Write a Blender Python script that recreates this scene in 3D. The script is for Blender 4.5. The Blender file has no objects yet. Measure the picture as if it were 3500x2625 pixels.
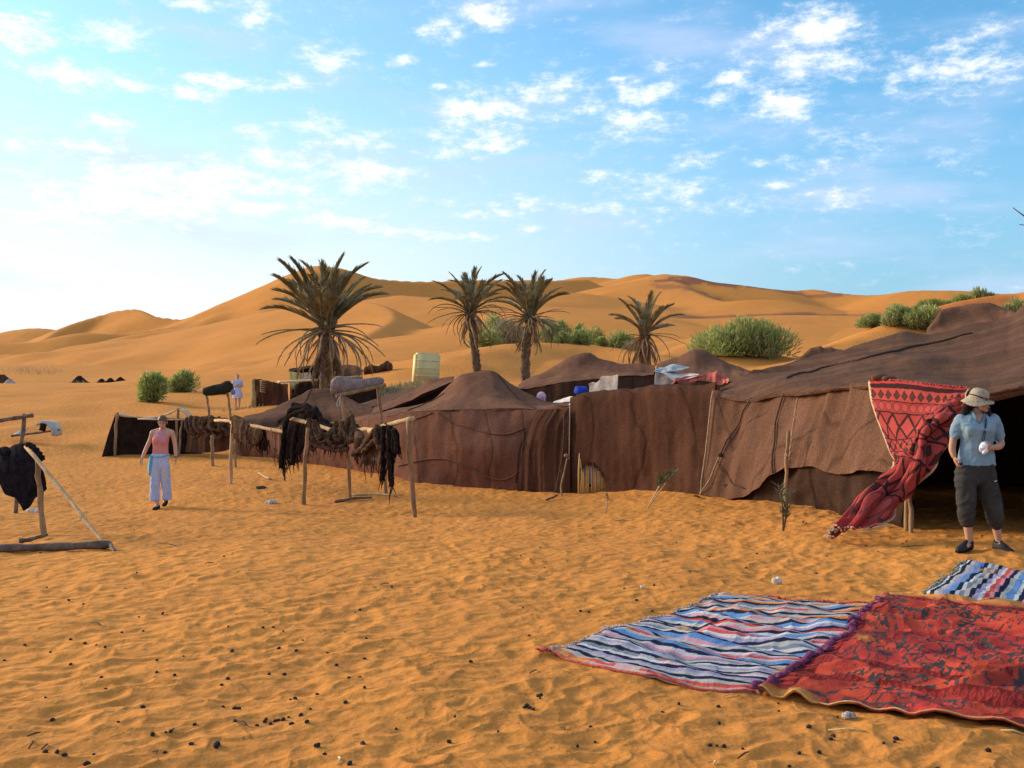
import bpy, bmesh, math, random
import numpy as np
from mathutils import Vector, Matrix, Euler

sc = bpy.context.scene
D = bpy.data
col = sc.collection
rnd = random.Random(7)
rad = math.radians

# ------------------------------------------------------------------ camera
CAMZ, F = 1.7, 3500 * 35 / 36.0
HZ = 1330.0                                    # row of the level line in the 3500x2625 photograph
cam = D.objects.new('camera', D.cameras.new('camera'))
col.objects.link(cam)
cam.location = (0, 0, CAMZ)
cam.rotation_euler = (rad(90), 0, 0)
cam.data.lens = 35
cam.data.sensor_width = 36
cam.data.shift_y = (HZ - 1312.5) / 3500.0
cam.data.clip_end = 9000
sc.camera = cam

# ------------------------------------------------------------------ sun, sky, exposure
SUN_AZ, SUN_EL = -64.0, 18.0
sv = Vector((math.sin(rad(SUN_AZ)) * math.cos(rad(SUN_EL)), math.cos(rad(SUN_AZ)) * math.cos(rad(SUN_EL)), math.sin(rad(SUN_EL))))
sun = D.objects.new('sun', D.lights.new('sun', 'SUN'))
col.objects.link(sun)
sun.data.energy = 2.9
sun.data.angle = rad(21)
sun.data.color = (1.0, 0.80, 0.56)
sun.rotation_euler = sv.to_track_quat('Z', 'Y').to_euler()
sun.location = (0, 0, 60)

sc.view_settings.view_transform = 'Standard'
sc.view_settings.look = 'None'
sc.view_settings.gamma = 1
sc.view_settings.exposure = 0.88
sc.view_settings.use_curve_mapping = False
sc.display_settings.display_device = 'sRGB'


class NT:
    """small helper to write node trees"""
    def __init__(s, tree):
        s.t = tree
        s.n = tree.nodes
        s.l = tree.links

    def new(s, typ, **kw):
        n = s.n.new(typ)
        for k, v in kw.items():
            setattr(n, k, v)
        return n

    def put(s, sock, v):
        if hasattr(v, 'is_output'):
            s.l.new(v, sock)
        elif isinstance(v, bpy.types.Node):
            s.l.new(v.outputs[0], sock)
        elif v is not None:
            sock.default_value = v

    def math(s, op, a, b=None, c=None, clamp=False):
        n = s.new('ShaderNodeMath', operation=op, use_clamp=clamp)
        s.put(n.inputs[0], a)
        if b is not None: s.put(n.inputs[1], b)
        if c is not None: s.put(n.inputs[2], c)
        return n.outputs[0]

    def vec(s, op, a, b=None, c=None):
        n = s.new('ShaderNodeVectorMath', operation=op)
        s.put(n.inputs[0], a)
        if b is not None: s.put(n.inputs[1], b)
        if c is not None: s.put(n.inputs[2], c)
        return n.outputs['Value'] if op in ('LENGTH', 'DOT_PRODUCT', 'DISTANCE') else n.outputs[0]

    def noise(s, v, scale, detail=3, rough=0.55, dist=0.0):
        n = s.new('ShaderNodeTexNoise')
        s.put(n.inputs['Vector'], v)
        n.inputs['Scale'].default_value = scale
        n.inputs['Detail'].default_value = detail
        n.inputs['Roughness'].default_value = rough
        n.inputs['Distortion'].default_value = dist
        return n.outputs[0]

    def ramp(s, f, lo, hi, a=0.0, b=1.0, smooth=True):
        n = s.new('ShaderNodeMapRange')
        n.interpolation_type = 'SMOOTHSTEP' if smooth else 'LINEAR'
        s.put(n.inputs[0], f)
        for i, v in enumerate((lo, hi, a, b)):
            n.inputs[i + 1].default_value = v
        return n.outputs[0]

    def mix(s, f, a, b, mode='MIX'):
        n = s.new('ShaderNodeMix', data_type='RGBA', blend_type=mode)
        s.put(n.inputs[0], f)
        s.put(n.inputs[6], a if hasattr(a, 'is_output') else (*a, 1))
        s.put(n.inputs[7], b if hasattr(b, 'is_output') else (*b, 1))
        return n.outputs[2]


world = D.worlds.new('World')
sc.world = world
world.use_nodes = True
wt = NT(world.node_tree)
wt.n.clear()
sky = wt.new('ShaderNodeTexSky')
sky.sky_type = 'NISHITA'
sky.sun_disc = False
sky.sun_elevation = rad(SUN_EL)
sky.sun_rotation = rad(SUN_AZ)
sky.air_density = 1.0
sky.dust_density = 1.6
sky.ozone_density = 1.6
sky.altitude = 700
geo = wt.new('ShaderNodeTexCoord')
dirv = geo.outputs['Generated']
sep = wt.new('ShaderNodeSeparateXYZ')
wt.put(sep.inputs[0], dirv)
az = wt.math('ARCTAN2', sep.outputs[0], sep.outputs[1])
el = wt.math('ARCSINE', sep.outputs[2])
comb = wt.new('ShaderNodeCombineXYZ')
wt.put(comb.inputs[0], az)
wt.put(comb.inputs[1], wt.math('MULTIPLY', el, 1.7))
A = comb.outputs[0]
# ragged edges: shift the look-up by a little noise
wob = wt.new('ShaderNodeTexNoise')
wt.put(wob.inputs['Vector'], A)
wob.inputs['Scale'].default_value = 26
wob.inputs['Detail'].default_value = 4
A2 = wt.vec('MULTIPLY_ADD', wt.vec('SUBTRACT', wob.outputs['Color'], (0.5, 0.5, 0.5)), (0.035, 0.028, 0), A)
# the clouds of that morning: x, y, half width, half height (2212 px wide print), strength
CLOUDS = [(30, 70, 95, 36, 1), (75, 26, 45, 10, .8), (235, 78, 95, 26, 1), (150, 158, 130, 24, 1), (265, 180, 60, 14, .9),
          (455, 172, 110, 18, 1), (395, 197, 42, 15, 1), (462, 200, 32, 18, .9), (640, 183, 52, 17, 1), (420, 4, 55, 14, 1), (535, 20, 55, 28, .8),
          (715, 128, 62, 27, 1), (945, 65, 60, 24, .7), (1055, 32, 62, 26, .9), (868, 135, 28, 9, .9), (1040, 145, 22, 9, 1),
          (1765, 60, 90, 36, 1.2), (1745, 140, 125, 38, 1), (1695, 222, 62, 30, 1.2), (1588, 170, 46, 17, 1), (2060, 160, 115, 48, .85),
          (2150, 66, 42, 20, .8), (1428, 135, 48, 22, .75), (1340, 168, 26, 9, .7), (1560, 215, 46, 16, .7), (1395, 205, 62, 25, 1.1),
          (1375, 265, 72, 28, 1.1), (1045, 235, 95, 42, 1.1), (1160, 200, 85, 30, .95), (960, 190, 28, 10, .8), (1060, 310, 62, 20, 1),
          (970, 330, 60, 18, 1), (960, 294, 52, 18, 1), (690, 270, 62, 22, .8), (770, 305, 85, 24, 1), (600, 345, 100, 30, 1), (790, 372, 90, 26, 1.05),
          (870, 370, 32, 18, .9), (545, 288, 60, 20, .9), (240, 268, 62, 18, .9), (170, 312, 115, 24, .8), (35, 320, 55, 14, .8), (430, 395, 250, 45, 1.1),
          (330, 440, 230, 45, 1), (100, 470, 180, 35, .8), (520, 445, 130, 22, 1), (100, 400, 170, 30, .7), (1288, 385, 42, 16, 1), (1340, 375, 32, 10, .8),
          (1460, 410, 130, 24, .7), (1560, 445, 120, 22, .75), (1668, 395, 52, 15, .8), (1785, 425, 62, 22, .6), (1760, 362, 62, 15, .5), (1660, 352, 60, 14, .55),
          (1510, 350, 55, 16, .8), (1145, 440, 90, 14, .75), (1040, 465, 85, 15, .75), (1270, 450, 85, 15, .75), (860, 500, 120, 13, .8), (700, 475, 90, 16, .9),
          (1000, 512, 85, 11, .7), (895, 432, 34, 9, .8), (985, 442, 36, 9, .75), (1150, 495, 44, 9, .6), (1860, 300, 90, 18, .4), (2030, 330, 80, 18, .35),
          (1720, 100, 160, 16, .5), (1260, 240, 130, 26, .6), (1330, 300, 90, 16, .55)]
fieldv = None
FN = 2212 * 35 / 36.0
for (x, y, w, h, k) in CLOUDS:
    ux, uz = (x - 1106) / FN, (HZ * 0.632 - y) / FN
    a0, e0 = math.atan2(ux, 1), math.atan2(uz, math.hypot(1, ux)) * 1.7
    sx, sy = 1.75 * w / FN * math.cos(a0) ** 2, 1.7 * h / FN * 1.7
    ln = wt.vec('LENGTH', wt.vec('MULTIPLY_ADD', A2, (1 / sx, 1 / sy, 0), (-a0 / sx, -e0 / sy, 0)))
    v = wt.math('MULTIPLY_ADD', ln, -k, k)
    fieldv = v if fieldv is None else wt.math('MAXIMUM', fieldv, v)
# unseen sky outside the frame: denser cloud, added to whiten the fill light
outside = wt.math('MAXIMUM', wt.ramp(wt.math('ABSOLUTE', az), 0.52, 0.75), wt.ramp(el, 0.40, 0.55))
ncl = wt.noise(A, 3.4, 3, 0.55)
fieldv = wt.math('MAXIMUM', fieldv, wt.math('MULTIPLY', wt.ramp(ncl, 0.36, 0.66), outside))
puff = wt.noise(wt.vec('MULTIPLY', A, (1, 1.25, 1)), 42, 7, 0.70)
puff2 = wt.noise(A, 11, 4, 0.55)
dens = wt.math('ADD', fieldv, wt.math('ADD', wt.math('MULTIPLY_ADD', puff, 2.6, -1.3), wt.math('MULTIPLY_ADD', puff2, 1.3, -0.65)))
# a scatter of tiny shreds through the middle of the cloud field
shred = wt.math('MULTIPLY', wt.ramp(wt.noise(wt.vec('MULTIPLY', A, (1, 1.6, 1)), 30, 6, 0.68), 0.56, 0.74), wt.ramp(wt.noise(A, 5.0, 3, 0.5), 0.46, 0.62))
dens = wt.math('MAXIMUM', dens, wt.math('MULTIPLY', shred, wt.ramp(el, 0.03, 0.09, 0, 0.75)))
cover = wt.ramp(dens, 0.02, 1.25)
# thin lavender veils
comb2 = wt.vec('MULTIPLY', A, (1.0, 2.4, 1))
veil = wt.math('MULTIPLY', wt.ramp(wt.noise(comb2, 4.2, 4, 0.5), 0.46, 0.72), wt.ramp(el, 0.02, 0.10))
# haze: brighter, whiter air towards the sun and the horizon
sdot = wt.vec('DOT_PRODUCT', dirv, tuple(Vector((math.sin(rad(-50)), math.cos(rad(-50)), 0.06)).normalized()))
glow = wt.math('MULTIPLY', wt.ramp(sdot, 0.30, 0.98), wt.ramp(el, 0.03, 0.34, 1.0, 0.20))
skyc = wt.mix(1.0, sky.outputs[0], (0.52, 0.92, 1.04), 'MULTIPLY')
hor = wt.math('MULTIPLY', wt.ramp(el, 0.0, 0.34, 1, 0), 0.80)
skyh = wt.mix(hor, skyc, (1.36, 2.1, 2.85))
skyd = wt.mix(glow, skyh, (4.4, 4.55, 4.5))
skyv = wt.mix(wt.math('MULTIPLY', veil, 0.55), skyd, (2.75, 3.2, 4.3))
ccol = wt.mix(wt.ramp(dens, 0.15, 1.0), (3.3, 3.7, 4.4), (4.9, 4.9, 4.9))
skyf = wt.mix(wt.math('MULTIPLY', cover, 0.86), skyv, ccol)
bg = wt.new('ShaderNodeBackground')
wt.put(bg.inputs[0], skyf)
bg.inputs[1].default_value = 0.137
wo = wt.new('ShaderNodeOutputWorld')
wt.l.new(bg.outputs[0], wo.inputs[0])

# ------------------------------------------------------------------ numbers: noise, terrain
_pr = np.random.RandomState(11)
_perm = _pr.permutation(512).astype(np.int64)
_perm = np.concatenate([_perm, _perm, _perm])
_ga = _pr.rand(512) * 2 * np.pi
_gx, _gy = np.cos(_ga), np.sin(_ga)


def pnoise(x, y, seed=0):
    x = np.asarray(x, float) + seed * 17.31
    y = np.asarray(y, float) + seed * 9.77
    xi, yi = np.floor(x).astype(np.int64), np.floor(y).astype(np.int64)
    xf, yf = x - xi, y - yi
    u, v = xf * xf * xf * (xf * (xf * 6 - 15) + 10), yf * yf * yf * (yf * (yf * 6 - 15) + 10)

    def g(ix, iy, dx, dy):
        h = _perm[(_perm[ix & 511] + (iy & 511))]
        return _gx[h] * dx + _gy[h] * dy
    a, b = g(xi, yi, xf, yf), g(xi + 1, yi, xf - 1, yf)
    c, d = g(xi, yi + 1, xf, yf - 1), g(xi + 1, yi + 1, xf - 1, yf - 1)
    return ((a + (b - a) * u) * (1 - v) + (c + (d - c) * u) * v) * 1.5


def fbm(x, y, seed=0, octv=4, gain=0.5):
    s, a, f = 0, 1.0, 1.0
    for o in range(octv):
        s = s + a * pnoise(x * f, y * f, seed + o * 3)
        a *= gain
        f *= 2.03
    return s


def worley(x, y, seed=0):
    xi, yi = np.floor(x).astype(np.int64), np.floor(y).astype(np.int64)
    best = np.full(np.shape(x), 9.0)
    amp = np.zeros(np.shape(x))
    for ox in (-1, 0, 1):
        for oy in (-1, 0, 1):
            cx, cy = xi + ox, yi + oy
            h = _perm[(_perm[(cx + seed * 37) & 511] + (cy & 511))]
            px = cx + 0.5 + 0.46 * _gx[h]
            py = cy + 0.5 + 0.46 * _gy[h]
            d = (x - px) ** 2 + (y - py) ** 2
            m = d < best
            amp = np.where(m, 0.35 + 0.65 * ((h * 37) % 97) / 97.0, amp)
            best = np.minimum(best, d)
    return best, amp


def spline(pts, n):
    """Catmull-Rom through rows of pts -> n samples"""
    p = np.asarray(pts, float)
    if len(p) == 2:
        t = np.linspace(0, 1, n)[:, None]
        return p[0] * (1 - t) + p[1] * t
    ext = np.vstack([2 * p[0] - p[1], p, 2 * p[-1] - p[-2]])
    s = np.linspace(0, len(p) - 1 - 1e-9, n)
    i = s.astype(int)
    t = (s - i)[:, None]
    a, b, c, d = ext[i], ext[i + 1], ext[i + 2], ext[i + 3]
    return 0.5 * (2 * b + (c - a) * t + (2 * a - 5 * b + 4 * c - d) * t ** 2 + (3 * b - a - 3 * c + d) * t ** 3)


def P(px, py, d):
    return Vector(((px - 1750) / F * d, d, CAMZ - (py - HZ) / F * d))


# base ground: height for direction (photo column) x distance
T_PX = np.array([-1500, 0, 400, 900, 1400, 1900, 2400, 2900, 3400, 4600.])
T_D = np.array([0, 5, 10, 15, 18, 22, 26, 30, 36, 42, 50, 60, 75, 100, 150, 250, 420, 900, 5000.])
T_Z = np.array([
    [0, 0, -.20, -.37, -.42, -.45, -.40, -.20, .25, .6, 1.0, 1.5, 2.0, 2.4, 2.9, 3.8, 5, 8, 10],
    [0, 0, -.20, -.37, -.42, -.45, -.40, -.20, .25, .6, 1.0, 1.5, 2.0, 2.4, 2.9, 3.8, 5, 8, 10],
    [0, 0, -.15, -.38, -.53, -.50, -.42, -.36, .10, .55, 1.0, 1.5, 1.95, 2.4, 2.9, 4, 5, 8, 10],
    [0, 0, -.10, -.30, -.45, -.45, -.40, -.30, .10, .50, .9, 1.5, 2.3, 3.2, 4.0, 5, 5, 8, 10],
    [0, 0, -.10, -.38, -.50, -.45, -.40, -.35, .20, 1.0, 2.05, 2.3, 3.5, 5, 6, 6, 6, 8, 10],
    [0, 0, -.10, -.30, -.38, -.48, -.40, -.20, .20, .7, 1.5, 2.1, 3.9, 6.2, 7, 7, 7, 8, 10],
    [0, 0, -.08, -.15, -.20, -.25, -.20, 0, .4, .9, 1.6, 2.8, 3.8, 5.0, 6, 7, 7, 8, 10],
    [0, 0, -.05, -.06, -.06, -.05, 0, .2, .6, 1.2, 2.2, 3.5, 4.6, 5.4, 6.2, 7, 7, 8, 10],
    [0, 0, -.04, 0, 0, 0, .1, .4, .9, 1.8, 3.2, 5, 6.5, 7.5, 8, 8, 8, 8, 10],
    [0, 0, -.04, 0, 0, 0, .1, .4, .9, 1.8, 3.2, 5, 6.5, 7.5, 8, 8, 8, 8, 10]])


def _catrow(tab, idx, n):
    """cubic blend along axis 0 of tab at fractional index idx"""
    i = np.clip(idx.astype(int), 0, n - 2)
    t = idx - i
    i0, i1, i2, i3 = np.maximum(i - 1, 0), i, i + 1, np.minimum(i + 2, n - 1)
    return i0, i1, i2, i3, t


def base_z(x, y):
    r = np.hypot(x, y)
    th = np.arctan2(x, y)
    thc = np.clip(th, -0.78, 0.78)
    px = 1750 + F * np.tan(thc)
    d = r * np.cos(thc)
    ix = np.interp(px, T_PX, np.arange(len(T_PX)))
    idd = np.interp(d, T_D, np.arange(len(T_D)))
    a0, a1, a2, a3, t = _catrow(T_Z, ix, len(T_PX))
    b0, b1, b2, b3, s = _catrow(T_Z, idd, len(T_D))
    s_ = s * s * (3 - 2 * s) * 0.5 + s * 0.5
    t_ = t * t * (3 - 2 * t)

    def rowv(a):
        return T_Z[a, b1] * (1 - s_) + T_Z[a, b2] * s_
    return rowv(a1) * (1 - t_) + rowv(a2) * t_


# dune crests: (column, row, distance) along the crest, slope on the near/right side, slope on the far/left side, rounding
RIDGES = [
    ([(-1500, 1150, 800), (-500, 1146, 800), (0, 1142, 800), (75, 1126, 800), (130, 1122, 790), (180, 1127, 780), (240, 1146, 760), (420, 1175, 700)], .30, .3, 5),
    ([(60, 1185, 360), (150, 1160, 395), (200, 1130, 430), (275, 1099, 455), (390, 1065, 475), (455, 1057, 470), (480, 1061, 462), (520, 1080, 440), (610, 1092, 430), (660, 1104, 420), (760, 1120, 410)], .46, .5, 1.0),
    ([(560, 1112, 490), (610, 1094, 482), (650, 1085, 474), (790, 1032, 450), (900, 980, 434), (1000, 940, 418), (1060, 913, 410), (1090, 909, 400),
      (1130, 912, 396), (1180, 922, 400), (1250, 945, 415), (1310, 955, 425), (1440, 962, 440), (1600, 958, 455), (1760, 957, 470), (1900, 958, 480), (2000, 955, 500)], .50, .45, 1.5),
    ([(1800, 975, 620), (1900, 962, 600), (2000, 947, 580), (2120, 953, 560), (2155, 944, 540), (2200, 937, 530), (2245, 944, 520)], .3, .4, 3),
    ([(2050, 1010, 520), (2130, 975, 490), (2200, 952, 460), (2245, 941, 440), (2275, 939, 425), (2330, 942, 415), (2375, 953, 405), (2430, 964, 400), (2530, 975, 400), (2600, 985, 405), (2700, 994, 410), (2780, 990, 410),
      (2830, 998, 400), (2900, 1006, 390), (2980, 1009, 380), (3050, 1004, 370), (3120, 994, 360), (3220, 993, 350), (3320, 996, 345), (3420, 1004, 340), (3520, 1000, 330), (3700, 975, 320), (4300, 960, 310), (5200, 960, 320)], .30, .4, 3.0),
    ([(2268, 940, 424), (2300, 956, 400), (2345, 985, 370), (2400, 1012, 340), (2470, 1030, 310), (2560, 1026, 300), (2650, 1026, 300), (2740, 1042, 295), (2850, 1058, 290), (3000, 1064, 270), (3150, 1062, 260), (3350, 1060, 250)], .22, .45, 2.0),
    ([(-900, 1180, 330), (-300, 1176, 330), (0, 1172, 330), (130, 1166, 332), (230, 1146, 338), (280, 1138, 340), (330, 1138, 342), (430, 1139, 350), (590, 1118, 362), (700, 1110, 372), (820, 1100, 380), (960, 1085, 390)], .36, .4, 2.0),
    ([(-1500, 1222, 260), (-400, 1215, 256), (0, 1211, 250), (100, 1211, 246), (300, 1196, 246), (500, 1154, 252), (650, 1124, 258), (850, 1080, 258), (1000, 1050, 250), (1100, 1036, 243), (1190, 1030, 234),
      (1282, 1037, 215), (1330, 1060, 198), (1342, 1083, 184), (1328, 1104, 170), (1285, 1128, 154), (1215, 1169, 130), (1120, 1205, 112)], .27, .48, 0.8),
    ([(850, 1240, 96), (1000, 1215, 104), (1215, 1171, 112), (1400, 1147, 116), (1590, 1129, 118), (1720, 1120, 118), (1850, 1124, 116), (2000, 1150, 110), (2150, 1188, 100), (2260, 1214, 92)], .15, .45, 2.0),
    ([(2150, 1225, 84), (2294, 1207, 90), (2394, 1172, 105), (2500, 1140, 118), (2700, 1112, 130), (2900, 1118, 125), (3050, 1125, 115)], .14, .4, 2.5),
    ([(1600, 1100, 190), (1760, 1062, 200), (1900, 1052, 205), (2050, 1060, 205), (2200, 1082, 200), (2400, 1090, 195), (2650, 1078, 195), (2900, 1080, 190)], .16, .45, 3),
    ([(1380, 1010, 330), (1500, 1020, 310), (1640, 1030, 290), (1800, 1015, 300), (1950, 1000, 320)], .2, .45, 3),
    ([(-1500, 1262, 150), (-300, 1256, 146), (0, 1247, 140), (200, 1246, 140), (400, 1250, 138), (560, 1262, 132), (760, 1270, 120)], .12, .3, 2),
    ([(2880, 1190, 62), (2960, 1150, 66), (3060, 1110, 70), (3200, 1056, 74), (3330, 1022, 78), (3420, 1008, 80), (3520, 996, 80), (3700, 960, 78), (4200, 900, 70), (5000, 900, 70)], .42, .4, 1.5),
    ([(1560, 1235, 66), (1660, 1196, 74), (1800, 1172, 82), (2000, 1180, 84), (2150, 1205, 80), (2260, 1228, 74)], .30, .2, 2.0),
    ([(2330, 1262, 62), (2430, 1225, 66), (2560, 1214, 68), (2700, 1222, 68), (2800, 1240, 66)], .25, .2, 2.0),
    ([(1345, 1330, 47), (1420, 1308, 48), (1520, 1310, 48), (1600, 1318, 46)], .35, .15, .8)]
_R = []
for pts, sn, sf, rr in RIDGES:
    w = np.array([P(*p) for p in pts])
    _R.append((spline(w, min(60, 4 * len(pts))), sn, sf, rr))


def macro_z(x, y):
    x = np.asarray(x, float)
    y = np.asarray(y, float)
    shp = np.broadcast(x, y).shape
    x, y = np.broadcast_to(x, shp).ravel(), np.broadcast_to(y, shp).ravel()
    z0 = base_z(x, y)
    r = np.hypot(x, y)
    far = np.nonzero(r > 30)[0]
    if len(far):
        fx, fy = x[far], y[far]
        und = fbm(fx / 46, fy / 46, 5, 3) * 1.2 * np.clip((r[far] - 60) / 120, 0, 1)
        zb = z0[far] + und
        tops = []
        for w, sn, sf, rr in _R:
            nzz = 1 + fbm(fx / 30, fy / 30, 9, 2) * 0.10
            top = np.full(len(far), -1e9)
            for a, b in zip(w[:-1], w[1:]):
                ab = b - a
                l2 = ab[0] ** 2 + ab[1] ** 2 + 1e-9
                t = np.clip(((fx - a[0]) * ab[0] + (fy - a[1]) * ab[1]) / l2, 0, 1)
                qx, qy = a[0] + ab[0] * t - fx, a[1] + ab[1] * t - fy
                dist = np.sqrt(qx * qx + qy * qy) * nzz
                sd = (ab[0] * qy - ab[1] * qx) / math.sqrt(l2) / (dist + 0.5)   # +1: near/right side, -1: far/left side
                m = np.clip(sd * 0.5 + 0.5, 0, 1)
                sl = sf + (sn - sf) * m * m * (3 - 2 * m)
                top = np.maximum(top, a[2] + ab[2] * t - sl * (np.sqrt(dist * dist + rr * rr) - rr))
            tops.append(top)
        k = np.clip((r[far] - 60) / 200, 0.12, 1.0) * 0.55
        m = zb.copy()
        for t in tops: m = np.maximum(m, t)
        s = np.exp((zb - m) / k)
        for t in tops: s = s + np.exp(np.maximum((t - m) / k, -60))
        z0 = z0.copy()
        z0[far] = m + k * np.log(s) * np.clip((m - zb) / 3 + 0.3, 0, 1)
    return z0.reshape(shp)


def detail_z(x, y):
    r = np.hypot(x, y)
    # soft-edged hollows left by feet, all run into each other, stretched by the wind
    ang = 0.35
    xa, ya = x * math.cos(ang) + y * math.sin(ang), -x * math.sin(ang) + y * math.cos(ang)
    wx = xa + 0.12 * pnoise(x * 2.1, y * 2.1, 31) + 0.02 * pnoise(x * 6, y * 6, 33)
    wy = ya + 0.12 * pnoise(x * 2.1, y * 2.1, 32) + 0.02 * pnoise(x * 6, y * 6, 34)
    d1, a1 = worley(wx / 0.23, wy / 0.20, 1)
    d2, a2 = worley(wx / 0.12 + 7, wy / 0.10, 2)
    hol = 1 - np.exp(-2.6 * d1)
    hol2 = 1 - np.exp(-2.6 * d2)
    patch = 0.55 + 0.45 * np.clip(0.5 + 0.9 * pnoise(x / 1.7, y / 1.7, 41), 0, 1)
    h = (hol - 0.4) * a1 * 0.046 * patch + (hol2 - 0.4) * a2 * 0.018 * patch * np.clip((16 - r) / 8, 0, 1)
    h = h + 0.030 * fbm(x / 0.9, y / 0.9, 51, 2) + 0.035 * pnoise(x / 2.6, y / 2.6, 55)
    fade = np.clip((40 - r) / 20, 0, 1)
    # big lumps where sand is trampled further out
    lump = 0.13 * fbm(x / 3.4, y / 4.5, 61, 2) * np.clip((r - 22) / 15, 0, 1) * np.clip((110 - r) / 60, 0, 1)
    return h * fade + lump


def gz(x, y):
    xx, yy = np.atleast_1d(np.asarray(x, float)), np.atleast_1d(np.asarray(y, float))
    z = macro_z(xx, yy) + detail_z(xx, yy)
    return z if np.ndim(x) else float(z[0])


def mz(x, y):
    z = macro_z(np.atleast_1d(np.asarray(x, float)), np.atleast_1d(np.asarray(y, float)))
    return z if np.ndim(x) else float(z[0])


def PG(px, d, dz=0.0):
    x = (px - 1750) / F * d
    return Vector((x, d, gz(x, d) + dz))


def ray(px, py, lo=3.0, hi=40.0):
    """distance at which the pixel's line of sight meets the ground"""
    for _ in range(40):
        m = (lo + hi) / 2
        if CAMZ - (py - HZ) / F * m > mz((px - 1750) / F * m, m): lo = m
        else: hi = m
    return (lo + hi) / 2


def PR(px, py, dz=0.0):
    d = ray(px, py)
    return PG(px, d, dz)


# ------------------------------------------------------------------ object helpers
def link(o):
    col.objects.link(o)
    return o


def world_loc(o):
    v = Vector((0, 0, 0))
    while o is not None:
        v += o.location
        o = o.parent
    return v


def tag(o, label=None, cat=None, group=None, kind=None):
    if label: o['label'] = label
    if cat: o['category'] = cat
    if group: o['group'] = group
    if kind: o['kind'] = kind
    return o


def thing(name, label, cat, loc, group=None):
    o = link(D.objects.new(name, None))
    o.location = Vector(loc)
    o.empty_display_size = 0.1
    return tag(o, label, cat, group)


def mesh(name, verts, faces, mat, parent=None, smooth=True, uv=None, vcol=None, local=False, at=None):
    me = D.meshes.new(name)
    v = np.asarray(verts, float).reshape(-1, 3).copy()
    o = D.objects.new(name, me)
    if parent is not None:
        o.parent = parent
        if not local: v = v - np.array(world_loc(parent))
    elif at is not None:
        v = v - np.array(at)
        o.location = at
    if isinstance(faces, np.ndarray):
        nv = faces.shape[1]
        me.vertices.add(len(v))
        me.vertices.foreach_set('co', v.ravel())
        me.loops.add(faces.size)
        me.loops.foreach_set('vertex_index', faces.ravel().astype(np.int32))
        me.polygons.add(len(faces))
        me.polygons.foreach_set('loop_start', (np.arange(len(faces)) * nv).astype(np.int32))
        me.polygons.foreach_set('loop_total', np.full(len(faces), nv, np.int32))
        me.update(calc_edges=True)
    else:
        me.from_pydata([tuple(q) for q in v], [], faces)
        me.update()
    if smooth: me.polygons.foreach_set('use_smooth', np.ones(len(me.polygons), bool))
    if uv is not None:
        a = me.attributes.new('puv', 'FLOAT_VECTOR', 'POINT')
        u = np.zeros((len(v), 3))
        u[:, :2] = uv
        a.data.foreach_set('vector', u.ravel())
    if vcol is not None:
        a = me.color_attributes.new('Col', 'FLOAT_COLOR', 'POINT')
        c = np.ones((len(v), 4))
        c[:, :3] = vcol
        a.data.foreach_set('color', c.ravel())
    if mat is not None: me.materials.append(mat)
    me.validate()
    return link(o)


def gridfaces(nr, nc, wrap=False):
    i = np.arange(nr - 1)[:, None] * nc
    if wrap:
        j = np.arange(nc)
        j2 = (j + 1) % nc
    else:
        j = np.arange(nc - 1)
        j2 = j + 1
    f = np.stack([i + j, i + j2, i + nc + j2, i + nc + j], -1)
    return f.reshape(-1, 4)


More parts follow.
